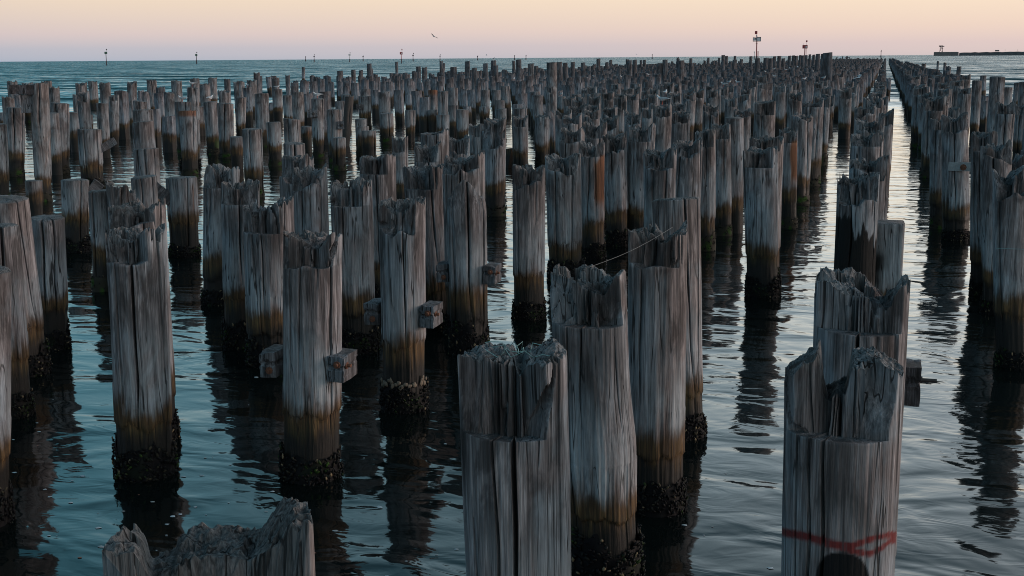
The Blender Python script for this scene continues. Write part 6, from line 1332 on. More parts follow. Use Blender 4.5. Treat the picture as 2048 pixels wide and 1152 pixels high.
        for sgn in (-1, 1):
            for j in (1, 2, 3, 4):
                q = (ci + sgn * j) % nth
                need = np.maximum(hw[:, 0], .0015) + (j - 1) * .3 * dth
                cur = np.abs(TH[:, q] - TH[:, ci] - (2 * math.pi * np.round((TH[:, q] - TH[:, ci]) / (2 * math.pi))))
                use = np.where(j == 1, need, np.maximum(cur, need))
                TH[:, q] = np.where(env[:, 0] > .02, TH[:, ci] + sgn * use, TH[:, q])
        r[:, ci] -= (dp * np.minimum(1, env[:, 0] * 1.6) * np.minimum(1, r[:, ci] / Rad) ** 2)
    r = np.maximum(r, .02)
    X, Y = r * np.cos(TH), r * np.sin(TH)
    # height of every top row follows the broken rim
    zt = top(X, Y)
    if notch:
        ledz = zs + .006 * vn(X * 30, Y * 30, 0, seed + 30) - .02 * (1 - np.hypot(X, Y) / Rad)
        if mark not in ('paint', 'frayed', 'bowl', 'stub') and rng.random() < .6:      # ledges rotted or sawn out of level
            off = np.clip(rng.normal(0, .5), -.7, .7) * u_all[0] * .5 + .045 * vn(u_all[0] * 11, 2, 0, seed + 31)
            off = np.where(cut[nb] > 0, off, 0)
            Z[:nb] = np.where(cut[nb] > 0, np.minimum(Z[:nb], zs + off), Z[:nb])
            Z[nb - 1] = np.where(cut[nb] > 0, zs + off, Z[nb - 1])
            ledz = ledz + off
        Z = np.where(is_top > 0, np.where(T == 0, np.where(cut > 0, ledz, zs + .001), zs + T * (np.maximum(zt, zs + .03) - zs)), Z)
    else:
        Z = np.where(is_top > 0, zs + T * (np.maximum(zt, zs + .01) - zs), Z)

    # cap
    rim = (X[-1], Y[-1])
    CX, CY, CZ = [], [], []
    for k in range(1, ncap + 1):
        f = 1 - (k / ncap) ** 1.35
        f = max(f, 0.0)
        if k < ncap:
            xx, yy = rim[0] * f, rim[1] * f
            CX.append(xx); CY.append(yy); CZ.append(np.maximum(top(xx, yy), zs + .02))
    cx0, cy0 = rim[0].mean(), rim[1].mean()
    V = [np.stack([X, Y, Z], -1).reshape(-1, 3)]
    if CX:
        V.append(np.stack([np.array(CX), np.array(CY), np.array(CZ)], -1).reshape(-1, 3))
    V.append(np.array([[cx0 * .2, cy0 * .2, float(max(top(np.array([0.0]), np.array([0.0]))[0], zs + .02))]]))
    V = np.concatenate(V)
    tot = nrow + len(CX)
    a = np.arange(nth)[None, :] + nth * np.arange(tot - 1)[:, None]
    bcol = (np.arange(nth) + 1) % nth
    b_ = bcol[None, :] + nth * np.arange(tot - 1)[:, None]
    F = np.stack([a, b_, b_ + nth, a + nth], -1).reshape(-1, 4).tolist()
    last = nth * (tot - 1)
    cen = len(V) - 1
    F += [(last + q, last + int(bcol[q]), cen) for q in range(nth)]

    # crisp creases: the walls of the cracks, the ledge, the split faces above it and the broken top
    fl = np.zeros((tot - 1, nth), bool)
    for ci in taken:
        for q in (ci - 1, ci):
            fl[:nrow, q % nth] = True
    if notch:
        fl[nb - 1, :] = True
        fl[nb:nrow - 1] |= cut[nb:nrow - 1] > 0
    if st != 'f':
        fl[nrow - 1:] = True
    flat = np.where(fl.ravel())[0]

    # marks
    zz = V[:, 2]
    ang = np.arctan2(V[:, 1], V[:, 0])
    rel = (ang - cam_a + math.pi) % (2 * math.pi) - math.pi            # + is to the right seen from the pier head
    A = {}
    cutv = np.zeros(len(V)); cutv[:nrow * nth] = cut.ravel()
    ns = vn(V[:, 0] * 7, V[:, 1] * 7, zz * 1.1, seed + 44)
    sl = rng.uniform(.35, 1.0); sa_ = rng.uniform(.35, 1.0)
    zref = zs if notch else h
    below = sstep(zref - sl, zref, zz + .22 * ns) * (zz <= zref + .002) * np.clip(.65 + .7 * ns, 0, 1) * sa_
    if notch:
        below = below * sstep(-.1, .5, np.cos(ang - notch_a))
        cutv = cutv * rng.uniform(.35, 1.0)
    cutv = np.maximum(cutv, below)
    mossv = np.zeros(len(V)); mossv[nrow * nth:] = 1.0
    mossv[(nrow - 1) * nth:nrow * nth] = .8
    if notch: mossv[nb * nth:(nb + 1) * nth] = .5 * (cut[nb] > 0)
    A['cut'] = cutv; A['moss'] = mossv if st not in 'p' else mossv * 0
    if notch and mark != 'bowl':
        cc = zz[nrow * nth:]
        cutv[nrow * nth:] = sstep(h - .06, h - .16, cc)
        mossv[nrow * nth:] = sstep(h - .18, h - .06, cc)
    if mark == 'bowl':
        cutv[nrow * nth:] = 1.0; mossv[nrow * nth:] = sstep(h - .30, h - .16, zz[nrow * nth:])
    n1 = vn(V[:, 0] * 9, V[:, 1] * 9, zz * 3, seed + 40)
    if mark == 'redpatch':
        A['rust'] = sstep(.15, .35, rel + .15 * n1) * sstep(1.5, 1.3, rel) * sstep(h - .38, h - .46, zz + .10 * n1 - .12 * rel) * sstep(.95, 1.25, zz)
    if mark == 'redtop':
        A['rust'] = sstep(h - .22, h - .17, zz) * (np.abs(n1) < .75) * .85
    if mark == 'rust':
        A['rust'] = sstep(.16, .05, np.abs(rel - .2 + .05 * n1)) * sstep(.6, .9, zz) * sstep(h - .1, h - .3, zz) * .9
    if mark == 'plankL':
        A['rust'] = sstep(.08, .02, np.abs(rel - .75)) * sstep(h - .75, h - .6, zz) * sstep(h - .12, h - .2, zz) * .8
    if mark == 'moss':
        A['weed'] = sstep(.75, .45, zz + .15 * n1) * sstep(.0, .5, rel)
    if mark == 'burnt':
        A['char'] = sstep(h - .72, h - .78, zz + .16 * n1 + .22 * vn(rel * 2.6, zz * .5, 0, seed + 41) + .10 * vn(rel * 9, zz * 2, 0, seed + 42))
    if mark == 'paint':
        px = Rad * np.sin(rel)
        zc = zz - (h - .905) - .11 * np.cos(rel) + .03
        s_ = px / Rad
        zl = -.085 - .055 * sstep(-1, .25, s_)                            # the broad stroke, sagging to the middle
        up = zl + (.085 * sstep(.15, .95, s_))
        dn = zl - .02 + .07 * sstep(.55, .98, s_) - .012 * np.sin((s_ - .15) * 4)
        wv = .006 * n1
        st1 = sstep(.034, .014, np.abs(zc - zl + .01 + wv)) * sstep(.22, .12, s_)
        st2 = sstep(.024, .012, np.abs(zc - up + wv)) * sstep(.05, .14, s_)
        st3 = sstep(.024, .012, np.abs(zc - dn + wv)) * sstep(.05, .14, s_)
        vis = (np.abs(rel) < 1.62) & (zz < h - .5)
        A['red_paint'] = np.clip(st1 + st2 + st3, 0, 1) * vis * .93
        px2 = px - .035
        bl = (np.abs(px2 / .14) ** 2.6 + np.maximum(0, (zc + .38) / .20) ** 2.6)
        A['black_paint'] = sstep(1.08, .94, bl) * vis * (zc > -1.0)
    V[:, 0] += lx * np.clip(zz / h, -.3, 1.2)
    V[:, 1] += ly * np.clip(zz / h, -.3, 1.2)
    return V, F, A, flat

def square_post(i, h, half):
    n = 14; rows = 60
    rng = np.random.default_rng(5)
    pts = []
    for k in range(4 * n):
        e, q = divmod(k, n); f = q / n * 2 - 1
        p = [(f, -1), (1, f), (-f, 1), (-1, -f)][e]
        l = 1 / (abs(p[0]) ** 12 + abs(p[1]) ** 12) ** (1 / 12)
        pts.append((p[0] * l * half, p[1] * l * half))
    P = np.array(pts); N4 = len(P)
    zs = np.linspace(-.45, h, rows)
    V = []
    for z in zs:
        w = 1 + .02 * vn(P[:, 0] * 14, P[:, 1] * 14, z * .6, 71) + .012 * vn(P[:, 0] * 50, P[:, 1] * 50, z, 72)
        V.append(np.stack([P[:, 0] * w, P[:, 1] * w, np.full(N4, z) + (.015 * vn(P[:, 0] * 20, P[:, 1] * 20, 0, 73) if z == h else 0)], -1))
    V.append(np.stack([P[:, 0] * .94, P[:, 1] * .94, np.full(N4, h + .012)], -1))
    V = np.concatenate(V + [np.array([[0, 0, h + .014]])])
    F = []
    for r_ in range(rows):
        for k in range(N4):
            j = (k + 1) % N4
            F.append((r_ * N4 + k, r_ * N4 + j, (r_ + 1) * N4 + j, (r_ + 1) * N4 + k))
    F += [(rows * N4 + k, rows * N4 + (k + 1) % N4, len(V) - 1) for k in range(N4)]
    zz = V[:, 2]
    ch = sstep(.05, -.12, V[:, 0] + .06 * vn(V[:, 1] * 10, zz * 8, 0, 75)) * sstep(h - .30, h - .5, zz) * sstep(h - 1.1, h - .8, zz)
    return V, F, {'char': ch, 'moss': (zz > h - .001) * .6}

def sphere_shell(n=6, m=4):
    v = [(0, 0, -1)]
    for k in range(1, m):
        a = -math.pi / 2 + math.pi * k / m
        for i in range(n):
            b = 2 * math.pi * i / n
            v.append((math.cos(a) * math.cos(b), math.cos(a) * math.sin(b), math.sin(a)))
    v.append((0, 0, 1))
    f = [(0, 1 + (i + 1) % n, 1 + i) for i in range(n)]
    for k in range(m - 2):
        o = 1 + k * n
        for i in range(n):
            j = (i + 1) % n
            f.append((o + i, o + j, o + n + j, o + n + i))
    o = 1 + (m - 2) * n
    f += [(o + i, o + (i + 1) % n, len(v) - 1) for i in range(n)]
    return np.array(v), f

def crust_mesh(seed, Rad=.275, height=.36, count=420, n=64):
    """sleeve of mussels and weed round the foot of a pile"""
    rng = np.random.default_rng(seed)
    rows = 14
    th = np.linspace(0, 2 * math.pi, n, endpoint=False)
    V = []
    for k in range(rows):
        t = k / (rows - 1)
        top = height * (.85 + .28 * vn(np.cos(th) * 2.2, np.sin(th) * 2.2, 0, seed) + .12 * vn(np.cos(th) * 7, np.sin(th) * 7, 0, seed + 1))
        z = -.35 + t * (top + .35)
        bul = .024 * np.sqrt(np.clip(1 - t, 0, 1)) * (1 + .5 * vn(np.cos(th) * 2, np.sin(th) * 2, z * 3, seed + 2))
        r_ = Rad - .012 + bul + .014 * vn(np.cos(th) * 9, np.sin(th) * 9, z * 32, seed + 3)
        V.append(np.stack([r_ * np.cos(th), r_ * np.sin(th), z], -1))
    V = list(np.concatenate(V))
    F = []
    for k in range(rows - 1):
        for i in range(n):
            j = (i + 1) % n
            F.append((k * n + i, k * n + j, (k + 1) * n + j, (k + 1) * n + i))
    sv, sf = sphere_shell()
    for _ in range(count):
        a = rng.uniform(0, 2 * math.pi)
        zt = height * (.92 + .30 * float(vn(math.cos(a) * 2.2, math.sin(a) * 2.2, 0, seed)))
        z = rng.uniform(-.12, zt)
        t = np.clip((zt - z) / (zt + .2), 0, 1)
        r_ = Rad + .024 * math.sqrt(t) + rng.uniform(-.010, .012)
        sc = np.array([rng.uniform(.007, .013), rng.uniform(.009, .016), rng.uniform(.014, .030)])
        p = sv * sc
        e = Matrix.Rotation(a, 3, 'Z') @ Matrix.Rotation(rng.uniform(-.2, 1.1), 3, 'Y') @ Matrix.Rotation(rng.uniform(-.8, .8), 3, 'X')
        p = p @ np.array(e).T + np.array([r_ * math.cos(a), r_ * math.sin(a), z])
        o = len(V)
        V.extend(p)
        F.extend([tuple(o + q for q in f) for f in sf])
    me = bpy.data.meshes.new("mussel_crust")
    me.from_pydata([tuple(v) for v in V], [], F)
    me.polygons.foreach_set("use_smooth", [True] * len(me.polygons))
    me.materials.append(M_MUSSEL)
    return me
CRUSTS = [crust_mesh(900 + k, count=c, height=hh, n=nn) for k, (c, hh, nn) in enumerate([(640, .30, 72), (600, .40, 72), (640, .34, 72), (110, .32, 28), (110, .38, 28), (90, .28, 28)])]

def block(name, size, mat, parent, loc, rot=(0, 0, 0), seed=0, rough=.012, cuts=(6, 8, 6), chip=0.0, label=None):
    """a weathered length of sawn timber"""
    sx_, sy_, sz_ = size
    bm = bmesh.new()
    bmesh.ops.create_cube(bm, size=1.0)
    bmesh.ops.scale(bm, vec=size, verts=bm.verts)
    bmesh.ops.subdivide_edges(bm, edges=bm.edges[:], cuts=cuts[0], use_grid_fill=True)
    P = np.array([v.co for v in bm.verts])
    # softened edges, long grain along the longest side
    d = [vn(P[:, 0] * 34 + 7 * q, P[:, 1] * 7, P[:, 2] * 34, seed + q) * rough for q in range(3)]
    big = vn(P[:, 0] * 9, P[:, 1] * 6 + 3, P[:, 2] * 9, seed + 9)
    for k, v in enumerate(bm.verts):
        n = Vector((v.co.x / sx_, v.co.y / sy_, v.co.z / sz_)) * 2
        if sum(1 for q in n if abs(q) > .98) >= 2:
            v.co *= .985
        v.co += Vector((d[0][k], d[1][k], d[2][k])) * .8
        if chip and abs(n.z - .15 + .2 * big[k]) < .16 and (abs(n.x) > .9 or n.y < -.9):      # the split along the grain
            v.co.x -= math.copysign(chip * .5, n.x) * (abs(n.x) > .9)
            v.co.y += chip * .7 * (n.y < -.9)
        if chip and n.z > .6 and n.y < -.6 and big[k] > .1:
            v.co.z -= chip * 1.2 * big[k]
    me = bpy.data.meshes.new(name)
    bm.to_mesh(me); bm.free()
    me.materials.append(mat)
    o = bpy.data.objects.new(name, me)
    o.parent = parent
    o.location = loc
    o.rotation_euler = rot
    if label: o["label"] = label
    COL.objects.link(o)
    return o

def bolt(parent, loc, axis='Y', length=.09, r=.018, mat=None, name="bolt"):
    n = 8
    V, F = [], []
    prof = [(0, r * 2.0), (.012, r * 2.0), (.012, r * 1.05), (length, r), (length, 0.001)]
    for z, q in prof:
        for k in range(n):
            a = 2 * math.pi * k / n
            c, s = q * math.cos(a), q * math.sin(a)
            V.append({'Y': (c, -z, s), 'X': (z, c, s), 'Z': (c, s, z)}[axis])
    for k in range(len(prof) - 1):
        for i in range(n):
            j = (i + 1) % n
            F.append((k * n + i, k * n + j, (k + 1) * n + j, (k + 1) * n + i))
    return mesh_object(name, V, F, mat or M_RUST, parent, loc, smooth=False)

GROUP = "timber piles standing in the water"
pile_roots = []
for i, (x, y, h, rad, lx, ly, st, led, mark, size, label) in enumerate(PILES):
    if st == 'q':
        V, F, A = square_post(i, h, .252); flat = None
        name, cat = "timber_post", "post"
    else:
        V, F, A, flat = pile_shape(i, x, y, h, rad, lx, ly, st, led, mark, size)
        name, cat = ("rusty_pole", "pole") if st == 'p' else ("timber_pile", "pile")
    mat = M_WOOD
    if st == 'p':
        mat = M_DARKIRON
    needs_parts = size >= 2 or mark in ('walers', 'stub', 'strap', 'beam', 'cap', 'blockL', 'blockR', 'plankL', 'plankR', 'plankS')
    if needs_parts and st != 'p':
        root = empty(name, (x, y, 0))
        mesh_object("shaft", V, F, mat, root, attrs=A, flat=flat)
        me = CRUSTS[(i * 7) % 3] if size >= 3 else CRUSTS[3 + i % 3]
        cr = bpy.data.objects.new("mussel_crust", me)
        cr.parent = root
        k = rad / .275
        cr.scale = (k * 1.0, k * 1.0, random.Random(i).uniform(.8, 1.15))
        cr.rotation_euler[2] = i * 1.7
        COL.objects.link(cr)
    else:
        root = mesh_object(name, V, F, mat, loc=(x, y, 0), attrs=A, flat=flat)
    tag(root, label, cat, GROUP if cat == "pile" else None)
    pile_roots.append(root)
    ca_ = math.atan2(-y, -x)
    rgt = Vector((math.cos(ca_ + math.pi / 2), math.sin(ca_ + math.pi / 2), 0))
    fwd = Vector((math.cos(ca_), math.sin(ca_), 0))
    if mark == 'walers':
        zc = {0: 1.12}.get(0)
        for s_ in (-1, 1):
            lft = s_ < 0
            bl = block("waling_stub", (.17, .36, .25), M_TIMBER, root, (s_ * (rad + .075), .03, zc), (0, .03 * s_, .04), seed=i * 3 + s_, rough=.006, cuts=(11, 11, 11), chip=.026)
            bolt(bl, (s_ * .078, -.10, .03), 'X' , .05 if s_ > 0 else .03)
            bolt(bl, (.02, -.185, .05 * s_), 'Y', .04)
    if 'oyster' in label:
        rgo = np.random.default_rng(400 + i)
        sv0, sf0 = sphere_shell(8, 5)
        VV, FF_ = [], []
        for q in range(26):
            a = ca_ + rgo.uniform(-1.3, 1.3)
            e = np.array(Matrix.Rotation(a, 3, 'Z') @ Matrix.Rotation(rgo.uniform(-.4, .4), 3, 'X'))
            pp = (sv0 * np.array([.010, rgo.uniform(.016, .036), rgo.uniform(.016, .034)])) * (1 + .15 * rgo.normal(0, 1, (len(sv0), 1)))
            pp = pp @ e.T + np.array([(rad + .004) * math.cos(a), (rad + .004) * math.sin(a), rgo.uniform(.30, .40)])
            o_ = len(VV); VV.extend(pp.tolist()); FF_.extend([tuple(o_ + w for w in f) for f in sf0])
        oy = mesh_object("oyster_cluster", VV, FF_, M_OYSTER, root)
        oy["kind"] = "stuff"
    if mark == 'stub':
        bl = block("waling_stub", (.14, .24, .25), M_DARKTIMBER, root, (rad + .02, .10, 1.93), seed=4, rough=.008, cuts=(9, 9, 9), chip=.02)
        bolt(bl, (.07, 0, .02), 'X', .10, .012, M_DARKIRON)
    if mark in ('blockL', 'blockR'):
        s_ = -1 if mark == 'blockL' else 1
        p = rgt * (s_ * (rad * .8)) + fwd * (rad * .75)
        bl = block("bolted_block", (.42 if s_ < 0 else .26, .24, .30), M_TIMBER, root, (p.x, p.y, h - .60), (0, 0, ca_ + math.pi / 2), seed=i, cuts=(5, 5, 5))
        bolt(bl, (.03, -.12, 0), 'Y', .05, .03, M_DARKIRON)
    if mark in ('plankL', 'plankR', 'plankS'):
        s_ = -1 if mark == 'plankL' else 1
        L_ = {'plankL': .62, 'plankR': .6, 'plankS': .75}[mark]
        tl = {'plankL': .75, 'plankR': -.85, 'plankS': -.5}[mark]
        if mark == 'plankR':
            p = rgt * (rad * 1.25) + fwd * .05
        else:
            p = rgt * (s_ * (rad + .10)) + fwd * .12
        block("brace_plank", (L_, .11, .24), M_TIMBER, root, (p.x, p.y, h - (.55 if mark == 'plankS' else .30)), (0, tl * (1 if mark != 'plankL' else 1), ca_ + math.pi / 2), seed=i, rough=.008, cuts=(5, 5, 5))
    if mark == 'beam':
        p = rgt * (-.42) + fwd * .05
        block("cross_beam", (.78, .30, .26), M_DARKTIMBER, root, (p.x + lx, p.y + ly, h - .16), (0, .03, ca_ + math.pi / 2), seed=31, rough=.02, cuts=(8, 8, 8))
        p = rgt * (-.38) + fwd * .02
        block("hanging_block", (.30, .22, .52), M_TIMBER, root, (p.x + lx, p.y + ly, h - .56), (0, .02, ca_ + math.pi / 2), seed=32, rough=.015)
    if mark == 'cap':
        block("cap_block", (.95, .38, .34), M_DARKTIMBER, root, (0, -.05, h - .50), (0, 0, .05), seed=i, rough=.03)
    if mark == 'strap':
        p = fwd * (rad * 1.07)
        bl = block("strap_plate", (.50, .06, .19), M_STEEL, root, (p.x, p.y, 1.62), (0, 0, ca_ + math.pi / 2), seed=6, rough=.002, cuts=(3, 3, 3), label="grey steel strap plate with a rusted bolt")
        bolt(bl, (.06, -.03, -.01), 'Y', .05, .035)

# the rest of the pile field, too small and too many to tell apart
def far_field():
    rng = np.random.default_rng(77)
    n = 9
    th = np.linspace(0, 2 * math.pi, n, endpoint=False)
    V, F = [], []
    o = 0
    for item in "".join(FAR_PILES).split():
        xs, ys, hs, st = item.split(',')
        x, y, h = int(xs) / 10 + rng.uniform(-.05, .05), int(ys) / 10 + rng.uniform(-.05, .05), int(hs) / 10 + rng.uniform(-.05, .05)
        rad = .284 * rng.uniform(.74, 1.14)
        lx, ly = rng.normal(0, .08, 2) * (.25 if -1 < x < 2.5 else 1)
        rr = rad * (1 + .06 * rng.normal(0, 1, n))
        c, s = rr * np.cos(th), rr * np.sin(th)
        led = h - rng.uniform(.3, .5)
        jag = rng.uniform(-.13, .05, n) if st in 'jn' else rng.uniform(-.01, .01, n) + .02 * np.cos(th)
        rings = [(-.3, 1.0, 0), (led, 1.02, 0)]
        fr = np.where(np.cos(th + math.pi / 2) > .2, .62, 1.0) if st == 'n' else 1.0
        if st == 'n':
            rings.append((led + .01, fr, 0))
        rings.append((h, fr, 1))
        rings.append((h - .05, fr * .5, 1))
        k = 0
        for z, f, tp in rings:
            zz = np.full(n, z) + (jag if tp else 0)
            V.append(np.stack([c * f + x + lx * z / h, s * f + y + ly * z / h, zz], -1)); k += 1
        for q in range(k - 1):
            for a in range(n):
                b_ = (a + 1) % n
                F.append((o + q * n + a, o + q * n + b_, o + (q + 1) * n + b_, o + (q + 1) * n + a))
        F.append(tuple(o + (k - 1) * n + a for a in range(n)))
        o += k * n
    return np.concatenate(V), F
FV, FF = far_field()
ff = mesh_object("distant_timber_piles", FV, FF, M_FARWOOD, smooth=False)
tag(ff, "dense field of far timber piles running to the horizon", "piles", kind="stuff")

# ------------------------------------------------------------------ fishing lines
def tube(name, pts, r, mat, parent=None, n=5):
    V, F = [], []
    pts = [Vector(p) for p in pts]
    for k, p in enumerate(pts):
        d = (pts[min(k + 1, len(pts) - 1)] - pts[max(k - 1, 0)]).normalized()
        a = d.orthogonal().normalized(); b_ = d.cross(a)
        for i in range(n):
            q = 2 * math.pi * i / n
            V.append(tuple(p + (a * math.cos(q) + b_ * math.sin(q)) * r))
    for k in range(len(pts) - 1):
        for i in range(n):
            j = (i + 1) % n
            F.append((k * n + i, k * n + j, (k + 1) * n + j, (k + 1) * n + i))
    return mesh_object(name, V, F, mat, parent)

def find(words):
    for p in PILES:
        if words in p[10]:
            return p
pa, pb = find('taut fishing line'), find('bulging pile')
A_ = Vector((pa[0] + pa[4] + .15, pa[1] + pa[5] - .12, pa[2] - .01)); B_ = Vector((pb[0] + pb[4] - .02, pb[1] + pb[5] + .1, pb[2] + .0))
tag(tube("fishing_line", [A_.lerp(B_, k / 12) - Vector((0, 0, .03 * math.sin(math.pi * k / 12))) for k in range(13)], .0015, M_LINE),
    "thin fishing line stretched between the dark straight pile and the bulging one", "fishing line")
pc = find('dark pile at the right edge')
A_ = Vector((pc[0] - .35, pc[1] - .32, 1.58)); B_ = A_ + Vector((2.2, -.2, .02))
tag(tube("fishing_line", [A_.lerp(B_, k / 8) for k in range(9)], .003, M_GREENLINE),
    "thin green line running level across the dark pile at the right edge", "fishing line")
pf = find('frayed notched pile')
tw = empty("tangled_twine", (pf[0], pf[1], pf[2]))
rg = random.Random(5)
for k in range(5):
    p0 = Vector((rg.uniform(-.2, .0), rg.uniform(-.2, .05), .02))
    pts = [p0 + Vector((q * .03 + rg.uniform(-.02, .02), rg.uniform(-.03, .03), rg.uniform(-.03, .03))) for q in range(7)]
    tube("strand", pts, .002, M_GREENLINE, tw)
tag(tw, "tangle of green fishing twine caught on the frayed centre pile", "twine")

# ------------------------------------------------------------------ floating flecks
def flecks():
    rng = np.random.default_rng(12)
    V, F = [], []
    for cx, cy, cnt, sp in ((-5.6, 8.8, 34, .9), (-3.4, 8.0, 40, .9), (-7.0, 9.6, 22, 1.0), (-1.5, 9.4, 16, .6), (-8.6, 10.5, 18, 1.2), (-5.0, 12.5, 22, 1.6), (-2.2, 8.4, 18, .8)):
        for _ in range(cnt):
            x, y = cx + rng.normal(0, sp), cy + rng.normal(0, sp)
            r_ = rng.uniform(.006, .020) * (1.6 if rng.random() < .12 else 1)
            o = len(V); n = 7
            a0 = rng.uniform(0, 6)
            for k in range(n):
                a = a0 + 2 * math.pi * k / n
                q = r_ * rng.uniform(.6, 1.25)
                V.append((x + q * 1.5 * math.cos(a), y + q * math.sin(a), .004))
            V.append((x, y, .004 + r_ * .35))
            F += [(o + k, o + (k + 1) % n, o + n) for k in range(n)]
    m, t, b = new_mat("foam_and_leaf_flecks")
    geo = N(t, 'ShaderNodeNewGeometry')
    link(t, ramp(t, geo.outputs['Random Per Island'], [(0, (.42, .45, .47)), (.6, (.30, .30, .30)), (.84, (.20, .08, .05)), (.93, (.45, .47, .5))], 'CONSTANT'), b.inputs['Base Color'])
    b.inputs['Roughness'].default_value = .7
    return mesh_object("foam_flecks", V, F, m, smooth=True)
tag(flecks(), "pale foam flecks and bits of leaf drifting on the near water", "foam", kind="stuff")

# ------------------------------------------------------------------ gulls
M_GULLWHITE = plain_material("gull_white_feathers", (.55, .56, .58), .8, .06)
M_GULLGREY = plain_material("gull_grey_feathers", (.30, .33, .36), .8, .15)
M_GULLRED = plain_material("gull_red_beak_and_legs", (.35, .05, .03), .6, .1)

def rings_mesh(spec, n=10):
    """continuous body from elliptical rings: (x, z, half width, half height)"""
    V, F = [], []
    for x, z, w, hgt in spec:
        for k in range(n):
            a = 2 * math.pi * k / n
            V.append((x, w * math.cos(a), z + hgt * math.sin(a)))
    for k in range(len(spec) - 1):
        for i in range(n):
            j = (i + 1) % n
            F.append((k * n + i, (k + 1) * n + i, (k + 1) * n + j, k * n + j))
    F.append(tuple(range(n))); F.append(tuple(reversed(range((len(spec) - 1) * n, len(spec) * n))))
    return V, F
BODY = rings_mesh([(-.20, .175, .016, .005), (-.14, .175, .030, .018), (-.07, .170, .052, .045), (0, .165, .062, .060), (.06, .175, .056, .058),
                   (.10, .200, .040, .045), (.125, .232, .031, .034), (.150, .258, .033, .033), (.175, .262, .026, .026), (.190, .258, .010, .011)])
WING = rings_mesh([(-.24, .185, .004, .004), (-.17, .188, .010, .016), (-.06, .190, .014, .036), (.04, .190, .013, .042), (.085, .190, .006, .026)])
BEAK = rings_mesh([(.186, .257, .008, .008), (.205, .254, .005, .006), (.225, .249, .002, .002)], 6)

def gull(loc, rz, label, sc=1.0):
    root = empty("gull", loc)
    root.rotation_euler[2] = rz
    root.scale = (sc, sc, sc)
    mesh_object("body", *BODY, M_GULLWHITE, root)
    for s_ in (-1, 1):
        mesh_object("wing", *WING, M_GULLGREY, root, (0, .052 * s_, 0))
        tube("leg", [(.0, .022 * s_, .12), (.005, .024 * s_, .05), (.0, .024 * s_, .004), (.035, .026 * s_, .003)], .005, M_GULLRED, root)
    mesh_object("beak", *BEAK, M_GULLRED, root)
    tag(root, label, "gull", "gulls perched on the piles")

def pile_words(x, y):
    best = min(PILES, key=lambda p: (p[0] + p[4] - x) ** 2 + (p[1] + p[5] - y) ** 2)
    return best, (best[0] + best[4] - x) ** 2 + (best[1] + best[5] - y) ** 2
ORDW = 'first second third fourth fifth sixth seventh eighth ninth tenth eleventh twelfth thirteenth fourteenth fifteenth sixteenth seventeenth eighteenth nineteenth twentieth'.split()
def ordw(n):
    return ORDW[n] if n < 20 else 'twentieth' if n == 19 else ('twenty-' + ORDW[n - 20] if n < 29 else 'thirtieth' if n == 29 else 'thirty-' + ORDW[n - 30])
GS = sorted(GULLS, key=lambda g: math.atan2(g[0], g[1]))
for k, (x, y, z, a) in enumerate(GS):
    gull((x, y, z - .015), a, "white and grey gull perched on a pile top, %s from the left" % ordw(k), 1.0)

def flying_gull(loc, rz, bank, label):
    root = empty("gull", loc)
    root.scale = (.6, .6, .6)
    root.rotation_euler = (bank, 0, rz)
    mesh_object("body", *rings_mesh([(-.20, 0, .018, .004), (-.12, 0, .03, .02), (0, 0, .055, .05), (.09, .005, .045, .042), (.14, .012, .03, .03), (.18, .01, .012, .012), (.21, .004, .003, .003)]), M_GULLWHITE, root)
    for s_ in (-1, 1):
        V, F = [], []
        for q, (yy, x0, x1, zz) in enumerate([(.04, -.08, .09, 0), (.22, -.05, .13, .07), (.40, -.06, .08, .10), (.56, -.10, -.05, .08)]):
            for dz in (-.006, .006):
                V.append((x0, yy * s_, zz + dz)); V.append((x1, yy * s_, zz + dz * 1.5))
        for q in range(3):
            o = q * 4
            F += [(o, o + 1, o + 5, o + 4), (o + 2, o + 6, o + 7, o + 3), (o, o + 4, o + 6, o + 2), (o + 1, o + 3, o + 7, o + 5)]
        F += [(12, 13, 15, 14), (0, 2, 3, 1)]
        mesh_object("wing", V, F, M_GULLGREY, root, smooth=False)
    tag(root, label, "gull", "gulls in flight")
flying_gull((-30.6, 84.64, 5.52), 2.6, .5, "gull flying above the horizon left of centre")
flying_gull((-48.2, 152.57, 4.35), .4, .2, "gull skimming low over the horizon left of a tall pile")
flying_gull((-48.69, 255.4, 4.5), .8, .3, "tiny far gull flying just above the horizon right of centre")
flying_gull((-1.17, 59.99, 3.0), -.5, .3, "gull flying low over the piles left of the channel")

# ------------------------------------------------------------------ beacons on the horizon
M_RED = plain_material("red_beacon_paint", (.26, .022, .025), .6, .2, 3)
M_GREEN = plain_material("green_beacon_paint", (.025, .075, .055), .6, .2, 3)
M_PALE = plain_material("pale_beacon_paint", (.55, .52, .52), .6, .1, 3)
M_DARKPILE = plain_material("dark_beacon_pile", (.04, .03, .04), .7, .3, 3)

def boxmesh(sx_, sy_, sz_, bev=.04):
    bm = bmesh.new()
    bmesh.ops.create_cube(bm, size=1.0)
    bmesh.ops.scale(bm, vec=(sx_, sy_, sz_), verts=bm.verts)
    bmesh.ops.bevel(bm, geom=bm.edges[:], offset=min(sx_, sy_, sz_) * bev * 2, segments=1, affect='EDGES')
    me = bpy.data.meshes.new("box")
    bm.to_mesh(me); bm.free()
    return me

def box(name, size, mat, parent, loc, rot=(0, 0, 0), bev=.04):
    me = boxmesh(*size, bev)
    me.name = name
    me.materials.append(mat)
    o = bpy.data.objects.new(name, me)
    o.location = loc
    o.rotation_euler = rot
    o.parent = parent
    COL.objects.link(o)
    return o

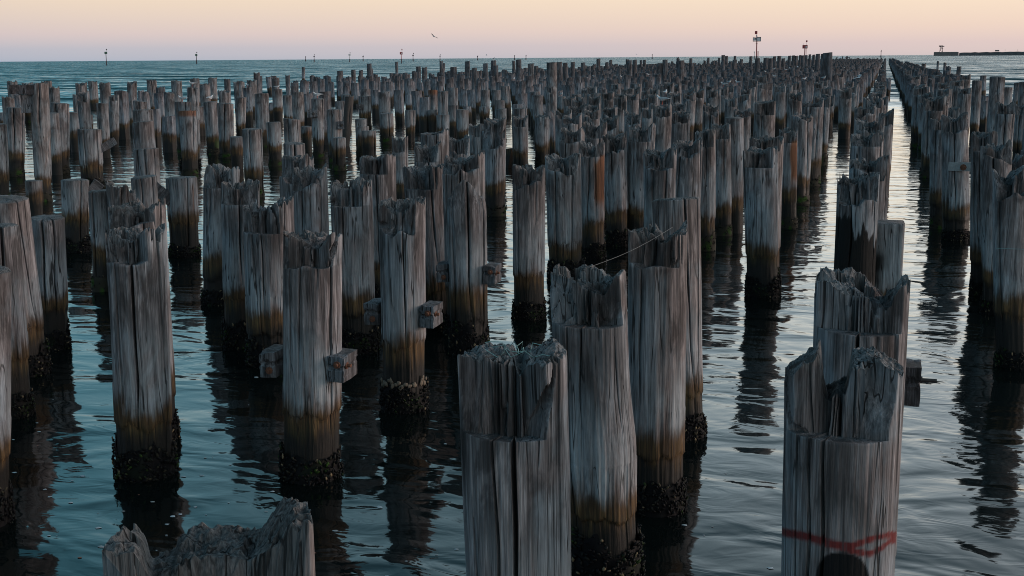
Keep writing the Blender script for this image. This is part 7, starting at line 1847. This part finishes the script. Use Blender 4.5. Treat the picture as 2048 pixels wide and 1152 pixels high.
def beacon(x, y, ht, b1, b0, bw, pw, kind, label):
    root = empty("channel_beacon", (x, y, 0))
    rz = math.atan2(x, -y) * 1.0
    root.rotation_euler[2] = -math.atan2(x, y)
    mat = {'lattice': M_RED, 'red': M_RED, 'green': M_GREEN, 'white': M_PALE, 'dark': M_DARKPILE}[kind]
    foot = min(4.0, b0 * .5)
    tube("foot_pile", [(0, 0, -2), (0, 0, foot)], pw * .62, M_DARKPILE, root, 8)
    tube("post", [(0, 0, foot), (0, 0, b0 if kind != 'lattice' else b1 + .4)], pw * (.40 if kind != 'dark' else .34), mat if kind in ('lattice', 'red') else (M_PALE if kind == 'white' else M_DARKPILE), root, 8)
    bh = b1 - b0
    if kind == 'lattice':
        fr = empty("sign_frame", (0, -.5, (b0 + b1) / 2)); fr.parent = root
        for sx_ in (-.5, -.04, .5):
            box("upright", (.30, .3, bh), M_DARKPILE if sx_ else M_RED, fr, (sx_ * (bw - .3), 0, 0))
        for sz_ in (-.5, .5):
            box("rail", (bw - .4, .28, .34), M_DARKPILE, fr, (0, .03, sz_ * (bh - .34)))
        box("panel", (bw * .42, .1, bh * .62), M_PALE, fr, (-bw * .25, .1, -.05))
        box("panel", (bw * .42, .1, bh * .80), M_PALE, fr, (bw * .24, .1, 0))
        box("lettering", (bw * .14, .06, bh * .34), M_DARKPILE, fr, (-bw * .20, -.01, bh * .12))
        box("platform", (1.6, 1.2, .2), M_RED, root, (0, 0, b0 - 1.2))
        for sx_ in (.75, 1.35):
            tube("ladder_rail", [(sx_, 0, 0), (sx_, 0, 7.5)], .10, M_RED, root)
        for k in range(9):
            box("rung", (.6, .1, .12), M_RED, root, (1.05, 0, 1.5 + k * .7))
        tube("lantern", [(-.1, 0, b1 + .3), (-.1, 0, b1 + 1.5)], .35, M_PALE, root, 8)
        tube("top_staff", [(-.5, 0, b1), (-.5, 0, ht - 1.6)], .09, M_PALE, root)
        box("top_mark", (1.75, 1.5, 2.1), M_RED, root, (-.65, 0, ht - 1.05))
        tag(root, label, "beacon", "channel beacons"); return
    bd = box("sign_board", (bw, max(.25, bw * .12), bh), mat, root, (0, -pw * .5, (b0 + b1) / 2))
    if bw > 2.2 and kind == 'red':
        if bw > 3:
            for k, wd in ((-.02, .10), (.22, .20)):
                box("number_mark", (bw * wd, .06, bh * .5), M_PALE, bd, (bw * (k + .02), -bw * .06 - .02, -bh * .02))
            tube("ladder_rail", [(bw * .28, 0, 0), (bw * .28, 0, b0)], .12, M_RED, root)
            tube("aerial", [(-bw * .28, 0, b1), (-bw * .28, 0, b1 + 1.1)], .08, M_PALE, root)
        else:
            box("number_mark", (bw * .4, .06, bh * .4), M_PALE, bd, (bw * .08, -bw * .06 - .02, 0))
    if ht > b1 + .6:
        sx_ = bw * .3
        tube("top_staff", [(sx_, 0, b1 - .1), (sx_, 0, ht - .5)], pw * .10, M_PALE, root)
        s_ = max(.8, pw * 1.15)
        box("top_mark", (s_, s_, min(1.2, (ht - b1) * .5)), M_DARKPILE if kind != 'red' else M_RED, root, (sx_, 0, ht - .5))
    tag(root, label, "beacon", "channel beacons")
for bspec in BEACONS:
    beacon(*bspec)

# ------------------------------------------------------------------ breakwater with its tower
M_ROCK = plain_material("breakwater_rock", (.060, .058, .060), .9, .4, .3)
M_CONC = plain_material("breakwater_concrete", (.10, .09, .085), .9, .2, .3)
bw_root = empty("breakwater", (171.5, 4997, 0))
bw_root.scale = (3.333, 3.333, 1.0)
def strip(name, pts, width, mat, parent, off):
    V, F = [], []
    for k, (x, y, z) in enumerate(pts):
        V += [(x, y - width, -2), (x, y - width * .45, z), (x, y + width * .45, z), (x, y + width, -2)]
    for k in range(len(pts) - 1):
        o = 4 * k
        F += [(o, o + 4, o + 5, o + 1), (o + 1, o + 5, o + 6, o + 2), (o + 2, o + 6, o + 7, o + 3)]
    F += [(0, 1, 2, 3), tuple(len(V) - 4 + q for q in (3, 2, 1, 0))]
    return mesh_object(name, V, F, mat, parent, smooth=False)
rg = random.Random(9)
rock = [(27, 0, 11)] + [(27 + k * 4, -k * .35, min(17, 12 + k * .10) + rg.uniform(-.9, .9)) for k in range(1, 70)]
strip("rock_bank", rock, 7, M_ROCK, bw_root, 0)
strip("concrete_head", [(0, 0, 14.2), (.6, 0, 14.6), (24, -1, 14.6), (26, -1, 13.8)], 5, M_CONC, bw_root, 0)
box("hut", (4.2, 3, 5), M_CONC, bw_root, (66, -3, 17.5))
for k in range(5):
    tube("lamp_post", [(74 + k * 13, -5, 15), (74 + k * 13, -5, 22)], .12, M_CONC, bw_root)
tag(bw_root, "long dark stone breakwater with a concrete head at the right horizon", "breakwater")
tr = empty("lattice_tower", (196.8, 4996, 14.5))
tr.scale = (3.333, 3.333, 3.333)
for sx_ in (-1, 1):
    for sy_ in (-1, 1):
        tube("leg", [(sx_ * 1.5, sy_ * 1.5, 0), (sx_ * 1.0, sy_ * 1.0, 6.0)], .22, M_DARKPILE, tr)
for k, z in enumerate((.2, 2.1, 4.0)):
    for sy_ in (-1.4, 1.4):
        s_ = 1 if k % 2 else -1
        tube("brace", [(-1.4 * s_, sy_, z), (1.3 * s_, sy_, z + 1.9)], .18, M_DARKPILE, tr)
box("platform", (5.6, 4.0, .9), M_DARKPILE, tr, (.3, 0, 6.2))
box("cabin_roof", (4.2, 3.0, .4), M_DARKPILE, tr, (-.4, 0, 6.9))
box("mid_deck", (3.2, 3, .4), M_DARKPILE, tr, (.4, 0, 3.6))
tag(tr, "small dark lattice tower standing on the breakwater head", "tower")

# ------------------------------------------------------------------ far motor boat with its spray
bt = empty("motor_boat", (-56.7, 2000, 0))
V, F = [], []
for k, (x, hw, z0, z1) in enumerate([(-3.5, 1.1, -.3, 1.0), (-1, 1.3, -.4, 1.1), (2, 1.1, -.3, 1.3), (4, .5, .1, 1.6), (4.8, .05, .8, 1.7)]):
    V += [(x, -hw, z1), (x, -hw * .6, z0), (x, hw * .6, z0), (x, hw, z1)]
for k in range(4):
    o = 4 * k
    F += [(o, o + 4, o + 5, o + 1), (o + 1, o + 5, o + 6, o + 2), (o + 2, o + 6, o + 7, o + 3), (o + 3, o + 7, o + 4, o)]
F += [(0, 1, 2, 3), (19, 18, 17, 16)]
mesh_object("hull", V, F, M_DARKPILE, bt, smooth=False)
box("cabin", (2.6, 1.8, 1.9), M_DARKPILE, bt, (.2, 0, 1.9), bev=.12)
box("windscreen", (.2, 1.6, .8), M_STEEL, bt, (1.6, 0, 2.2), (0, -.4, 0))
tag(bt, "tiny dark motor boat on the horizon near the end of the pile rows", "boat")
def spray():
    rng = np.random.default_rng(3)
    V, F = [], []
    sv, sf = sphere_shell(6, 4)
    for k in range(90):
        x = -4 - rng.uniform(0, 1) ** 1.3 * 12
        p = sv * rng.uniform(.25, .8) * np.array([1.6, 1, .8]) + np.array([x, rng.normal(0, 1.2), abs(rng.normal(0, 1.0)) * (1 + x / 20)])
        o = len(V); V.extend(p); F.extend([tuple(o + q for q in f) for f in sf])
    for k in range(60):
        p = sv * rng.uniform(.3, .8) * np.array([2.4, 1, .4]) + np.array([rng.uniform(2, 22), rng.normal(0, 1.5), .2])
        o = len(V); V.extend(p); F.extend([tuple(o + q for q in f) for f in sf])
    return [tuple(v) for v in V], F
sv_, sf_ = spray()
so = mesh_object("boat_spray", sv_, sf_, plain_material("white_spray", (.75, .76, .78), .9, .05), loc=(-56.7, 2000, 0))
tag(so, "white spray and wake thrown up around the far motor boat", "spray", kind="stuff")
